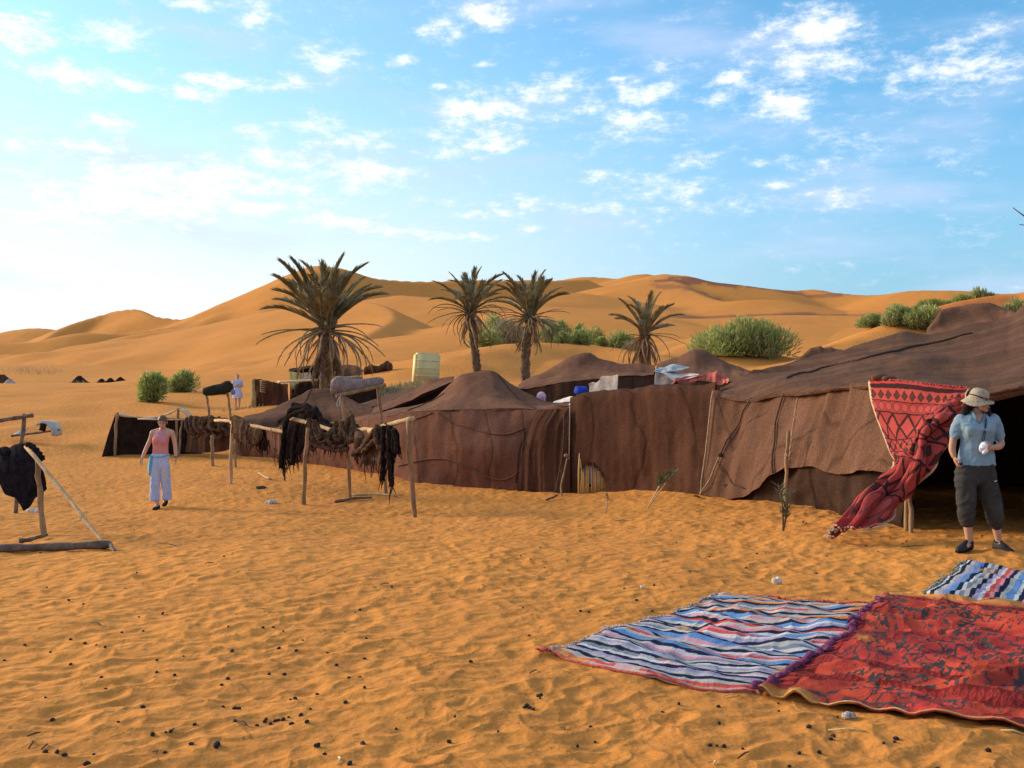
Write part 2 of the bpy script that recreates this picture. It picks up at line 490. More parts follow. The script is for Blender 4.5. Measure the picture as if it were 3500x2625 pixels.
class MB:
    """collects simple shapes for ONE mesh"""
    def __init__(s):
        s.v, s.f = [], []

    def tube(s, pts, rads, n=8, cap=True, flat=1.0):
        pts = [Vector(p) for p in pts]
        if not hasattr(rads, '__len__'): rads = [rads] * len(pts)
        b = len(s.v)
        up = None
        for i, p in enumerate(pts):
            t = (pts[min(i + 1, len(pts) - 1)] - pts[max(i - 1, 0)])
            t = t.normalized() if t.length > 1e-9 else Vector((0, 0, 1))
            if up is None: up = t.orthogonal().normalized()
            up = (up - t * up.dot(t))
            up = up.normalized() if up.length > 1e-6 else t.orthogonal().normalized()
            w = t.cross(up)
            for k in range(n):
                a = 2 * math.pi * k / n
                s.v.append(p + (up * math.cos(a) + w * math.sin(a) * flat) * rads[i])
        for i in range(len(pts) - 1):
            for k in range(n):
                k2 = (k + 1) % n
                s.f.append((b + i * n + k, b + i * n + k2, b + (i + 1) * n + k2, b + (i + 1) * n + k))
        if cap:
            s.f.append(tuple(b + k for k in reversed(range(n))))
            e = b + (len(pts) - 1) * n
            s.f.append(tuple(e + k for k in range(n)))
        return s

    def poly(s, pts):
        b = len(s.v)
        s.v += [Vector(p) for p in pts]
        s.f.append(tuple(range(b, b + len(pts))))
        return s

    def ell(s, c, r, rot=None, nu=10, nv=7):
        b = len(s.v)
        R = rot if rot is not None else Matrix.Identity(3)
        c = Vector(c)
        s.v.append(c + R @ Vector((0, 0, r[2])))
        for i in range(1, nv):
            th = math.pi * i / nv
            for k in range(nu):
                ph = 2 * math.pi * k / nu
                s.v.append(c + R @ Vector((r[0] * math.sin(th) * math.cos(ph), r[1] * math.sin(th) * math.sin(ph), r[2] * math.cos(th))))
        s.v.append(c + R @ Vector((0, 0, -r[2])))
        for k in range(nu): s.f.append((b, b + 1 + k, b + 1 + (k + 1) % nu))
        for i in range(nv - 2):
            for k in range(nu):
                s.f.append((b + 1 + i * nu + k, b + 1 + (i + 1) * nu + k, b + 1 + (i + 1) * nu + (k + 1) % nu, b + 1 + i * nu + (k + 1) % nu))
        e = len(s.v) - 1
        o = b + 1 + (nv - 2) * nu
        for k in range(nu): s.f.append((e, o + (k + 1) % nu, o + k))
        return s

    def loft(s, rings, cap=True):
        b = len(s.v)
        n = len(rings[0])
        for r in rings: s.v += [Vector(p) for p in r]
        for i in range(len(rings) - 1):
            for k in range(n):
                k2 = (k + 1) % n
                s.f.append((b + i * n + k, b + i * n + k2, b + (i + 1) * n + k2, b + (i + 1) * n + k))
        if cap:
            s.f.append(tuple(b + k for k in reversed(range(n))))
            s.f.append(tuple(b + (len(rings) - 1) * n + k for k in range(n)))
        return s

    def box(s, c, h, rot=None):
        R = rot if rot is not None else Matrix.Identity(3)
        b = len(s.v)
        for z in (-1, 1):
            for x, y in ((-1, -1), (1, -1), (1, 1), (-1, 1)):
                s.v.append(Vector(c) + R @ Vector((x * h[0], y * h[1], z * h[2])))
        s.f += [(b + 3, b + 2, b + 1, b), (b + 4, b + 5, b + 6, b + 7)]
        s.f += [(b + k, b + (k + 1) % 4, b + 4 + (k + 1) % 4, b + 4 + k) for k in range(4)]
        return s

    def make(s, name, mat, parent=None, **kw):
        return mesh(name, s.v, s.f, mat, parent, **kw)


# ------------------------------------------------------------------ materials
def new_mat(name):
    m = D.materials.new(name)
    m.use_nodes = True
    t = NT(m.node_tree)
    b = m.node_tree.nodes['Principled BSDF']
    b.inputs['Specular IOR Level'].default_value = 0.15
    return m, t, b


def noise_mat(name, c1, c2, scale=6, rough=0.9, bump=0.3, bscale=40, bdist=0.01, stretch=(1, 1, 1), grain=0.25, gscale=60, spec=0.12, transl=0.0, big=None, sheen=0.0, streak=0.0):
    m, t, b = new_mat(name)
    tc = t.new('ShaderNodeTexCoord')
    v = t.vec('MULTIPLY', tc.outputs['Object'], stretch)
    f = t.ramp(t.noise(v, scale, 4, 0.6), 0.32, 0.68)
    c = t.mix(f, c1, c2)
    if big:
        fb = t.ramp(t.noise(tc.outputs['Object'], big[1], 3, 0.55), 0.42, 0.66)
        c = t.mix(t.math('MULTIPLY', fb, big[2]), c, big[0])
    if streak:
        g = t.ramp(t.noise(t.vec('MULTIPLY', tc.outputs['Object'], (1, 1, .06)), 2.6, 3, .6), .3, .7, 1 - streak, 1 + streak, smooth=False)
        n = t.new('ShaderNodeMix', data_type='RGBA', blend_type='MULTIPLY')
        n.inputs[0].default_value = 1
        t.put(n.inputs[6], c)
        t.put(n.inputs[7], g)
        c = n.outputs[2]
    if grain:
        g = t.ramp(t.noise(v, gscale, 2, 0.7), 0.25, 0.75, 1 - grain, 1 + grain, smooth=False)
        n = t.new('ShaderNodeMix', data_type='RGBA', blend_type='MULTIPLY')
        n.inputs[0].default_value = 1
        t.put(n.inputs[6], c)
        t.put(n.inputs[7], g)
        c = n.outputs[2]
    t.put(b.inputs['Base Color'], c)
    b.inputs['Roughness'].default_value = rough
    b.inputs['Specular IOR Level'].default_value = spec
    if sheen: b.inputs['Sheen Weight'].default_value = sheen
    if bump:
        bn = t.new('ShaderNodeBump')
        bn.inputs['Strength'].default_value = bump
        bn.inputs['Distance'].default_value = bdist
        t.put(bn.inputs['Height'], t.noise(v, bscale, 4, 0.65))
        t.put(b.inputs['Normal'], bn.outputs[0])
    if transl:
        tr = t.new('ShaderNodeBsdfTranslucent')
        t.put(tr.inputs[0], c)
        mx = t.new('ShaderNodeMixShader')
        mx.inputs[0].default_value = transl
        out = m.node_tree.nodes['Material Output']
        t.l.new(b.outputs[0], mx.inputs[1])
        t.l.new(tr.outputs[0], mx.inputs[2])
        t.l.new(mx.outputs[0], out.inputs[0])
    return m


def sand_mat():
    m, t, b = new_mat('sand')
    g = t.new('ShaderNodeNewGeometry')
    pos = g.outputs['Position']
    at = t.new('ShaderNodeAttribute', attribute_name='Col')
    n1 = t.ramp(t.noise(pos, 0.35, 4, 0.6), 0.3, 0.7)
    c = t.mix(n1, (0.555, 0.222, 0.053), (0.615, 0.246, 0.053))
    n2 = t.ramp(t.noise(pos, 3.1, 5, 0.65), 0.35, 0.7)
    c = t.mix(t.math('MULTIPLY', n2, 0.5), c, (0.49, 0.190, 0.046))
    sp = t.ramp(t.noise(pos, 55, 2, 0.7), 0.25, 0.75, 0.86, 1.12, smooth=False)
    n = t.new('ShaderNodeMix', data_type='RGBA', blend_type='MULTIPLY')
    n.inputs[0].default_value = 1
    t.put(n.inputs[6], c)
    t.put(n.inputs[7], sp)
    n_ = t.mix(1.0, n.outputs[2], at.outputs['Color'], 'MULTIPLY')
    t.put(b.inputs['Base Color'], n_)
    b.inputs['Roughness'].default_value = 1.0
    b.inputs['Specular IOR Level'].default_value = 0.05
    b1 = t.new('ShaderNodeBump')
    b1.inputs['Strength'].default_value = 0.55
    b1.inputs['Distance'].default_value = 0.02
    t.put(b1.inputs['Height'], t.noise(pos, 16, 5, 0.6))
    # trodden mottling, a hand or two across
    b2 = t.new('ShaderNodeBump')
    b2.inputs['Strength'].default_value = 0.8
    b2.inputs['Distance'].default_value = 0.075
    pd = t.vec('MULTIPLY', pos, (1, 1.15, .3))
    dn = t.new('ShaderNodeTexVoronoi')
    dn.feature = 'SMOOTH_F1'
    dn.inputs['Scale'].default_value = 6.3
    dn.inputs['Smoothness'].default_value = .35
    t.put(dn.inputs['Vector'], t.vec('ADD', pd, t.vec('MULTIPLY', t.noise(pd, 2.6, 2, .5), (.22, .22, .22))))
    t.put(b2.inputs['Height'], t.math('ADD', t.math('MULTIPLY', dn.outputs['Distance'], .9), t.noise(pd, 4.2, 3, 0.6)))
    gate = t.ramp(t.vec('LENGTH', pos), 45, 150, 1, 0.12)
    t.put(b2.inputs['Strength'], t.math('MULTIPLY', gate, 0.42))
    t.put(b2.inputs['Normal'], b1.outputs[0])
    t.put(b.inputs['Normal'], b2.outputs[0])
    return m


M_SAND = sand_mat()
W = dict(grain=0.55, gscale=52, rough=1.0, bump=0.35, bscale=70, bdist=0.010, spec=0.03)


def strips(m, axis, width, depth):
    """adds the sewn strips of the cloth: slight tone steps and a shallow groove between neighbours"""
    t = NT(m.node_tree)
    b = m.node_tree.nodes['Principled BSDF']
    tc = t.new('ShaderNodeTexCoord')
    s_ = t.new('ShaderNodeSeparateXYZ')
    t.put(s_.inputs[0], t.vec('ADD', tc.outputs['Object'], t.vec('MULTIPLY', t.noise(tc.outputs['Object'], .7, 2), (.25, .25, .25))))
    k = t.math('DIVIDE', t.math('ADD', s_.outputs[0], t.math('MULTIPLY', s_.outputs[1], .45)) if axis == 'x' else t.math('ADD', s_.outputs[2], t.math('MULTIPLY', s_.outputs[1], .30)), width)
    wn = t.new('ShaderNodeTexWhiteNoise', noise_dimensions='1D')
    t.put(wn.inputs['W'], t.math('FLOOR', k))
    fr = t.math('ABSOLUTE', t.math('SUBTRACT', t.math('FRACT', k), .5))
    gro = t.ramp(fr, .44, .5, 1, 0)
    tone = t.math('MULTIPLY', t.math('MULTIPLY_ADD', wn.outputs['Value'], .26, .87), t.math('MULTIPLY_ADD', gro, .30, .70))
    old = b.inputs['Base Color'].links[0].from_socket
    n = t.new('ShaderNodeMix', data_type='RGBA', blend_type='MULTIPLY')
    n.inputs[0].default_value = 1
    t.l.new(old, n.inputs[6])
    t.put(n.inputs[7], tone)
    t.l.new(n.outputs[2], b.inputs['Base Color'])
    bn = t.new('ShaderNodeBump')
    bn.inputs['Strength'].default_value = .6
    bn.inputs['Distance'].default_value = depth
    t.put(bn.inputs['Height'], gro)
    t.l.new(b.inputs['Normal'].links[0].from_socket, bn.inputs['Normal'])
    t.l.new(bn.outputs[0], b.inputs['Normal'])
    return m


M_TENT = noise_mat('tent_wool_brown', (0.128, 0.060, 0.039), (0.145, 0.070, 0.046), 1.0, big=((0.20, 0.105, 0.058), 0.7, 0.5), streak=.2, **W)
M_TENT_RED = noise_mat('tent_wool_russet', (0.165, 0.074, 0.049), (0.184, 0.085, 0.058), 1.0, big=((0.10, 0.044, 0.026), 0.8, 0.4), streak=.2, **W)
M_TENT_WALL = noise_mat('tent_wool_tan', (0.128, 0.063, 0.039), (0.140, 0.071, 0.045), .8, big=((0.105, 0.05, 0.031), 0.4, 0.4), streak=.22, **W)
M_TENT_GREY = noise_mat('tent_wool_faded', (0.102, 0.054, 0.036), (0.116, 0.062, 0.042), .8, big=((0.085, 0.042, 0.026), 0.5, 0.5), streak=.1, **W)
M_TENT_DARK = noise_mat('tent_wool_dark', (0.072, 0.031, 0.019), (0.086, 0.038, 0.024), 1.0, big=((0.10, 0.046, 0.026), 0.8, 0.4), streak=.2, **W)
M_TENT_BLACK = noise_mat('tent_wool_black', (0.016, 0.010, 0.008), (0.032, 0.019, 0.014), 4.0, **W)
strips(M_TENT_WALL, 'x', .42, .010)
strips(M_TENT_DARK, 'x', .42, .008)
strips(M_TENT_RED, 'x', .6, .006)
strips(M_TENT_GREY, 'z', .16, .012)
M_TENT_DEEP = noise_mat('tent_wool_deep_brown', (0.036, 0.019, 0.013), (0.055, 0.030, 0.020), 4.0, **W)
M_SHAG = noise_mat('shaggy_wool', (0.060, 0.029, 0.017), (0.135, 0.074, 0.045), 14, grain=0.4, gscale=30, rough=1, bump=0.9, bscale=45, bdist=0.03, spec=0.03)
M_SHAG_BLACK = noise_mat('shaggy_wool_black', (0.013, 0.009, 0.009), (0.038, 0.024, 0.019), 14, grain=0.4, gscale=30, rough=1, bump=0.9, bscale=45, bdist=0.03, spec=0.03)
M_BLACKCLOTH = noise_mat('black_cloth', (0.010, 0.008, 0.011), (0.022, 0.018, 0.022), 10, grain=0.3, gscale=40, rough=1, bump=0.7, bscale=45, bdist=0.02, spec=0.03)
M_WOOD = noise_mat('weathered_wood', (0.20, 0.115, 0.06), (0.34, 0.20, 0.105), 9, stretch=(1, 1, .25), bump=0.5, bscale=30, bdist=0.006)
M_WOOD_PALE = noise_mat('peeled_wood', (0.40, 0.25, 0.12), (0.56, 0.37, 0.20), 9, stretch=(1, 1, .25), bump=0.4, bscale=30, bdist=0.005)
M_WOOD_DARK = noise_mat('grey_wood', (0.10, 0.065, 0.05), (0.20, 0.14, 0.10), 9, bump=0.5, bscale=30, bdist=0.006)
M_ROPE = noise_mat('rope', (0.26, 0.19, 0.12), (0.40, 0.30, 0.20), 30, bump=0.4, bscale=90, bdist=0.004)
M_ROPE_DARK = noise_mat('rope_dark', (0.05, 0.03, 0.022), (0.09, 0.055, 0.04), 30, bump=0.4, bscale=90, bdist=0.004)
M_GREYCLOTH = noise_mat('grey_sacking', (0.30, 0.235, 0.20), (0.42, 0.34, 0.30), 8, grain=0.25, gscale=45, bump=0.5, bscale=60, bdist=0.01)
M_SACK = noise_mat('felt_roll', (0.20, 0.145, 0.125), (0.30, 0.225, 0.20), 9, grain=0.3, gscale=45, bump=0.6, bscale=60, bdist=0.01)
M_CREAM = noise_mat('cream_cloth', (0.52, 0.40, 0.26), (0.66, 0.54, 0.38), 8, bump=0.3)

# ------------------------------------------------------------------ the ground: one sheet from the feet to the horizon
def build_ground():
    fine = np.linspace(-31.5, 31.5, 960)
    side = np.concatenate([np.linspace(-180, -60, 50), np.linspace(-58, -32, 60)])
    th = np.radians(np.concatenate([side, fine, -side[::-1][:-1]]))
    inv = np.linspace(1 / 4.0, 1 / 62.0, 500)
    r = np.concatenate([[0.05, .4, .8, 1.2, 1.6, 2.0, 2.4, 2.8, 3.2, 3.6], 1 / inv, np.geomspace(62.6, 900, 270), np.geomspace(960, 6500, 16)])
    R, T = np.meshgrid(r, th, indexing='ij')
    X, Y = R * np.sin(T), R * np.cos(T)
    Z = macro_z(X, Y) + detail_z(X, Y)
    # far plain sinks to the level line
    Z = np.where(R > 900, Z * np.clip((2200 - R) / 1300, 0, 1), Z)
    # far dunes: patches of dark gravel, and slip-face shade painted into the colour
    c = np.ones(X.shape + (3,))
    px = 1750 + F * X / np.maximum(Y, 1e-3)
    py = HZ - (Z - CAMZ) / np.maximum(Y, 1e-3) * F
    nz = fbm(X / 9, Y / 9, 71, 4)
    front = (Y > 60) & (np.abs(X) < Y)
    for (cx, cy, dd, a, b_, rot, st) in GRAVEL_AND_SHADE:
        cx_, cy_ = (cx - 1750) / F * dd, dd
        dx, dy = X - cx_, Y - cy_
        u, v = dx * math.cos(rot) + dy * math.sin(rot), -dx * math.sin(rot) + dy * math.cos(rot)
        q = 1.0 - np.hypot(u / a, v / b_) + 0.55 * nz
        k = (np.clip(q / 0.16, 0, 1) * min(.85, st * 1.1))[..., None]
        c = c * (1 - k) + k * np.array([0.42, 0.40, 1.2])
    # paler, trodden sand between the tents, redder sand by the right-hand bank
    tr = np.clip(0.5 + fbm(X / 5, Y / 5, 81, 3), 0, 1)[..., None]
    c = c * (1 - 0.10 * tr * np.clip((40 - R) / 20, 0, 1)[..., None])
    red = np.clip(1 - np.hypot((X - 36) / 14, (Y - 74) / 14), 0, 1)[..., None]
    c = c * (1 - red) + red * np.array([0.95, 0.72, 0.8])
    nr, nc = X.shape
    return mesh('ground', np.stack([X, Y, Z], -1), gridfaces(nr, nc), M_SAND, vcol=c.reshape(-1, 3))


GRAVEL_AND_SHADE = [(2430, 985, 398, 24, 9, 0.0, .8), (2560, 1000, 400, 26, 7, 0, .5), (2860, 1010, 392, 16, 6, 0, .6), (2590, 1060, 262, 32, 8, 0.05, .6), (2700, 1066, 262, 18, 6, 0.0, .5),
          (930, 1040, 300, 16, 14, 0.3, .7), (1020, 1030, 300, 14, 12, 0.3, .5), (2350, 1000, 370, 20, 6, -1.0, .5), (2740, 1010, 395, 9, 4, 0, .5), (1800, 1075, 260, 14, 10, 0, .25)]  # leading pair on this line: a shaded slip face painted dark
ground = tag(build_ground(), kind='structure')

# ------------------------------------------------------------------ cloth sheets hung through measured lines
def line(row):
    """row of (column, row, distance) or (column, distance) = on the ground -> columns, world points"""
    xs, w = [], []
    for p in row:
        xs.append(p[0])
        if len(p) == 2:
            q = PG(p[0], p[1])
            q.z = mz(q.x, q.y) - 0.06
            w.append(q)
        else:
            w.append(P(*p))
    return np.array(xs, float), np.array(w)


def smooth1(a, k):
    if k < 1: return a
    pad = np.concatenate([np.repeat(a[:1], k, 0), a, np.repeat(a[-1:], k, 0)])
    w = np.hanning(2 * k + 3)[1:-1]
    w /= w.sum()
    out = np.stack([np.convolve(pad[:, i], w, 'valid') for i in range(a.shape[1])], 1)
    e = np.minimum(np.arange(len(a)), np.arange(len(a))[::-1])[:, None]
    f = np.clip(e / (k + 1e-6), 0, 1)
    return out * f + a * (1 - f)


def sheet(rows, nu=120, sub=10, bend=0.7, sm=0.018, fold=(0.03, 9, 0.6), wave=0.03, seed=1, sag=None):
    """grid of points: rows from bottom to top (and over the back); fold = (depth, folds per metre-ish, fade power)"""
    cols, L = [], []
    for r in rows:
        x, w = line(r)
        px = np.linspace(x[0], x[-1], nu)
        q = np.stack([np.interp(px, x, w[:, i]) for i in range(3)], 1)
        L.append(smooth1(q, int(nu * sm)))
    L = np.array(L)
    n = len(L)
    out = []
    for i in range(n - 1):
        a, b, c, d = L[max(i - 1, 0)], L[i], L[i + 1], L[min(i + 2, n - 1)]
        s = sub if isinstance(sub, int) else sub[i]
        for k in range(s + (1 if i == n - 2 else 0)):
            t = k / s
            cr = 0.5 * (2 * b + (c - a) * t + (2 * a - 5 * b + 4 * c - d) * t * t + (3 * b - a - 3 * c + d) * t ** 3)
            ln = b * (1 - t) + c * t
            out.append(cr * bend + ln * (1 - bend))
    G = np.array(out)
    du = np.gradient(G, axis=1)
    dv = np.gradient(G, axis=0)
    N = np.cross(du, dv)
    N /= np.linalg.norm(N, axis=2, keepdims=True) + 1e-9
    ul = np.cumsum(np.linalg.norm(du, axis=2), axis=1)
    vl = np.cumsum(np.linalg.norm(dv, axis=2), axis=0)
    A, fq, pw = fold
    slant = 0.25 * pnoise(ul * 0.35, vl * 0.2, seed + 5)
    h = A * (pnoise(ul * fq * 0.25 + slant * 3, vl * 0.35, seed) + 0.5 * pnoise(ul * fq * 0.6 + slant * 5, vl * 0.5, seed + 1))
    h = h + wave * fbm(ul * 0.9, vl * 0.9, seed + 2, 3) + 0.006 * pnoise(ul * 7, vl * 7, seed + 3)
    return G + N * h[..., None], N


def cloth(name, rows, mat, parent=None, hole=None, back=None, **kw):
    G, N = sheet(rows, **kw)
    nr, nc = G.shape[:2]
    f = gridfaces(nr, nc)
    v = G.reshape(-1, 3)
    if hole is not None:
        c = v[f].mean(1)
        keep = ~hole(1750 + c[:, 0] / c[:, 1] * F, HZ - (c[:, 2] - CAMZ) / c[:, 1] * F)
        f = f[keep]
    o = mesh(name, v, f, mat, parent)
    return o, G, N


def project(G):
    return 1750 + G[..., 0] / G[..., 1] * F, HZ - (G[..., 2] - CAMZ) / G[..., 1] * F


def on(GN, px, py, lift=0.012):
    """the point of a sheet seen at (px, py)"""
    G, N = GN
    x, y = project(G)
    d2 = (x - px) ** 2 + (y - py) ** 2
    d2 = d2 + np.where(G[..., 1] > G[..., 1].min() + 30, 1e6, 0)
    i = np.unravel_index(np.argmin(d2), d2.shape)
    p = G[i]
    n = N[i] if float(np.dot(N[i], np.array([0, 0, CAMZ + 1.0]) - p)) > 0 else -N[i]
    return Vector(p) + Vector(n) * lift


def seam(name, GN, pts, r, mat, parent, n=40, lift=0.012):
    """a cord sewn along a sheet: the way-points are found on the sheet, the cord then follows the sheet's own grid"""
    G, N = GN
    x, y = project(G)
    pen = np.where(G[..., 1] > G[..., 1].min() + 30, 1e6, 0)
    ij, last = [], None
    for px, py in pts:
        d2 = (x - px) ** 2 + (y - py) ** 2 + pen
        if last is not None: d2 = d2 + 2.0 * np.abs(np.arange(G.shape[0]) - last)[:, None]
        k = np.unravel_index(np.argmin(d2), d2.shape)
        last = k[0]
        ij.append((float(k[0]), float(k[1])))
    q = spline(np.array(ij), n)
    a = np.clip(q[:, 0], 0, G.shape[0] - 1.001)
    b = np.clip(q[:, 1], 0, G.shape[1] - 1.001)
    a0, b0 = a.astype(int), b.astype(int)
    fa, fb = (a - a0)[:, None], (b - b0)[:, None]

    def smp(M): return (M[a0, b0] * (1 - fb) + M[a0, b0 + 1] * fb) * (1 - fa) + (M[a0 + 1, b0] * (1 - fb) + M[a0 + 1, b0 + 1] * fb) * fa
    Pn, Nn = smp(G), smp(N)
    sg = np.sign((Nn * (np.array([0, 0, CAMZ + 1.0]) - Pn)).sum(1, keepdims=True))
    return MB().tube(list(Pn + Nn * sg * lift), r, 6).make(name, mat, parent)


def pole(name, pts, r0, r1, mat, parent=None, seed=0, n=9):
    """a rough, slightly crooked stick"""
    q = spline(np.array([tuple(p) for p in pts]), 10)
    rs = [(r0 + (r1 - r0) * i / 9) * (1 + 0.14 * math.sin(i * 2.1 + seed * 3)) for i in range(10)]
    q = [Vector(p) + Vector((math.sin(i * 1.7 + seed), math.cos(i * 2.3 + seed), 0)) * r0 * 0.25 * (0 < i < 9) for i, p in enumerate(q)]
    m = MB().tube(q, rs, n)
    k = q[6] + Vector((0, -r0, 0))
    m.ell(k, (r0 * .5, r0 * .5, r0 * .9), None, 6, 4)      # a knot
    return m.make(name, mat, parent)


# ---- low long tent with a russet wall and one rounded peak (middle of the picture)
t = thing('nomad_tent', 'brown tent with one rounded peak and a sagging russet front wall', 'tent', PG(1650, 24), 'dark wool tents of the camp')
mid_rows = [
    [(790, 30.6), (1000, 28.2), (1150, 26.6), (1300, 24.6), (1420, 22.8), (1560, 22.3), (1700, 21.7), (1850, 21.2), (1945, 20.8)],
    [(790, 1505, 30.6), (1000, 1528, 28), (1224, 1532, 25.2), (1369, 1525, 23.4), (1560, 1530, 22.1), (1700, 1535, 21.5), (1850, 1540, 21.15), (1947, 1540, 20.8)],
    [(790, 1464, 30.7), (900, 1470, 29.3), (1000, 1478, 28.1), (1100, 1462, 26.9), (1224, 1438, 25.4), (1369, 1413, 23.6), (1495, 1405, 22.7), (1603, 1401, 22.2), (1748, 1400, 21.7), (1831, 1401, 21.4), (1929, 1400, 21.0), (1951, 1393, 20.9)]]
o, Gm, Nm = cloth('front_wall', mid_rows, M_TENT_RED, t, nu=260, sub=14, fold=(0.022, 7, .6), wave=0.035, seed=3)
roof_rows = [mid_rows[2],
    [(790, 1460, 31.3), (1000, 1474, 28.8), (1224, 1431, 26.2), (1369, 1403, 24.5), (1470, 1392, 23.6), (1540, 1374, 23.1), (1610, 1362, 22.8), (1680, 1362, 22.5), (1750, 1378, 22.2), (1830, 1390, 22), (1951, 1389, 21.3)],
    [(790, 1456, 32), (1000, 1471, 29.4), (1224, 1427, 27), (1369, 1399, 25.2), (1480, 1375, 24.4), (1540, 1342, 24.0), (1590, 1318, 23.8), (1640, 1312, 23.7), (1690, 1318, 23.5), (1740, 1342, 23.3), (1800, 1366, 23), (1880, 1382, 22.5), (1951, 1386, 21.8)],
    [(790, 1453, 33), (1000, 1468, 30), (1224, 1424, 27.6), (1350, 1402, 26.2), (1440, 1384, 25.6), (1495, 1357, 25.3), (1535, 1318, 25.1), (1562, 1288, 24.9), (1580, 1279, 24.8), (1610, 1273, 24.7), (1650, 1265, 24.6), (1682, 1267, 24.5), (1706, 1280, 24.4), (1750, 1314, 24.3), (1800, 1344, 24), (1870, 1372, 23.4), (1951, 1386, 22.3)],
    [(790, 1500, 34), (1000, 1480, 31.5), (1224, 1440, 29), (1400, 1410, 27.6), (1650, 1395, 26.8), (1800, 1395, 26), (1951, 1392, 23.2)],
    [(790, 34.5), (1000, 32), (1400, 28.2), (1650, 27.4), (1800, 26.6), (1951, 23.6)]]
o, Gr, Nr = cloth('roof', roof_rows, M_TENT, t, nu=260, sub=10, fold=(0.012, 3, .6), wave=0.03, seed=4, sm=0.012)
seam('seam', (Gm, Nm), [(1490, 1412), (1540, 1440), (1600, 1465), (1680, 1486), (1740, 1484), (1795, 1466)], 0.018, M_TENT_RED, t)
seam('seam', (Gm, Nm), [(1360, 1588), (1430, 1575), (1475, 1564), (1530, 1575), (1600, 1600), (1680, 1632), (1730, 1638), (1775, 1610), (1786, 1540), (1790, 1480)], 0.016, M_TENT, t, 60)
seam('seam', (Gm, Nm), [(1300, 1450), (1400, 1440), (1480, 1414)], 0.014, M_TENT_RED, t)
seam('seam', (Gm, Nm), [(1795, 1478), (1775, 1540), (1770, 1600), (1765, 1650)], 0.016, M_TENT_DARK, t)
seam('eave_rope', (Gr, Nr), [(1360, 1412), (1490, 1404), (1600, 1400), (1750, 1399), (1930, 1398)], 0.014, M_TENT, t, 60)
for pts in ([(1640, 1268), (1645, 1320), (1655, 1398)], [(1590, 1280), (1560, 1340), (1500, 1402)], [(1700, 1280), (1760, 1350), (1830, 1398)], [(1520, 1345), (1460, 1380), (1390, 1408)]):
    seam('seam', (Gr, Nr), pts, 0.011, M_TENT_DARK, t, 24, 0.012)
# the darker gathered end of the front wall, hung over it
dk = [[(1768, 21.2), (1850, 20.9), (1946, 20.6)], [(1775, 1560, 21.25), (1850, 1550, 20.95), (1946, 1540, 20.65)], [(1800, 1470, 21.3), (1860, 1460, 21.0), (1946, 1450, 20.7)], [(1836, 1401, 21.32), (1890, 1400, 21.05), (1950, 1395, 20.75)]]
cloth('gathered_end', dk, M_TENT_DARK, t, nu=70, sub=12, fold=(0.05, 16, .6), wave=0.02, seed=8)
MB().tube(spline(np.array([P(1927, 1415, 20.5), P(1928, 1480, 20.4), P(1922, 1560, 20.35), P(1905, 1650, 20.2), P(1900, 1680, 20.0)]), 14), 0.018, 7).make('corner_rope', M_ROPE_DARK, t)
MB().tube(spline(np.array([P(1948, 1385, 20.5), P(1947, 1470, 20.4), P(1945, 1570, 20.3)]), 10), 0.012, 7).make('corner_rope', M_ROPE, t)
m = MB().tube(spline(np.array([P(1940, 1560, 20.3), P(1925, 1630, 20.0), P(1918, 1665, 19.9), P(1922, 1707, 19.7)]), 8), [0.012, .014, .016, .02, .022, .024, .02, .014], 7)
m.ell(P(1936, 1557, 20.3), (0.05, 0.04, 0.04), None, 8, 6)
m.make('tent_peg', M_WOOD, t)

# ---- tent with a broad peak behind the poles (left)
t = thing('nomad_tent', 'tan-brown tent with a broad flat peak in front of the largest palm', 'tent', PG(1100, 32), 'dark wool tents of the camp')
lr = [[(826, 31.3), (1000, 30.9), (1130, 30.2), (1266, 28.9), (1340, 28.4)],
      [(829, 1440, 31.8), (900, 1436, 31.5), (1000, 1432, 31.1), (1130, 1425, 30.7), (1266, 1420, 29.4), (1340, 1412, 28.8)],
      [(832, 1428, 32.6), (900, 1415, 32.4), (981, 1396, 32.2), (1050, 1378, 31.9), (1128, 1372, 31.6), (1190, 1388, 31), (1266, 1404, 30), (1340, 1410, 29.2)],
      [(834, 1424, 33.5), (886, 1412, 33.3), (940, 1396, 33.2), (985, 1374, 33), (1024, 1354, 32.9), (1046, 1336, 32.8), (1064, 1329, 32.7), (1128, 1328, 32.4), (1146, 1346, 32.2), (1180, 1358, 32), (1229, 1383, 31.4), (1290, 1402, 30.5), (1340, 1410, 29.5)],
      [(834, 36), (1000, 36), (1130, 35.5), (1340, 32)]]
o, Gl, Nl = cloth('roof', lr, M_TENT_GREY, t, nu=140, sub=9, fold=(0.015, 4, .6), wave=0.04, seed=14, sm=0.012)
seam('seam', (Gl, Nl), [(1064, 1332), (1040, 1380), (1000, 1420)], 0.016, M_TENT, t, 20)
seam('seam', (Gl, Nl), [(1128, 1332), (1150, 1380), (1200, 1412)], 0.016, M_TENT, t, 20)

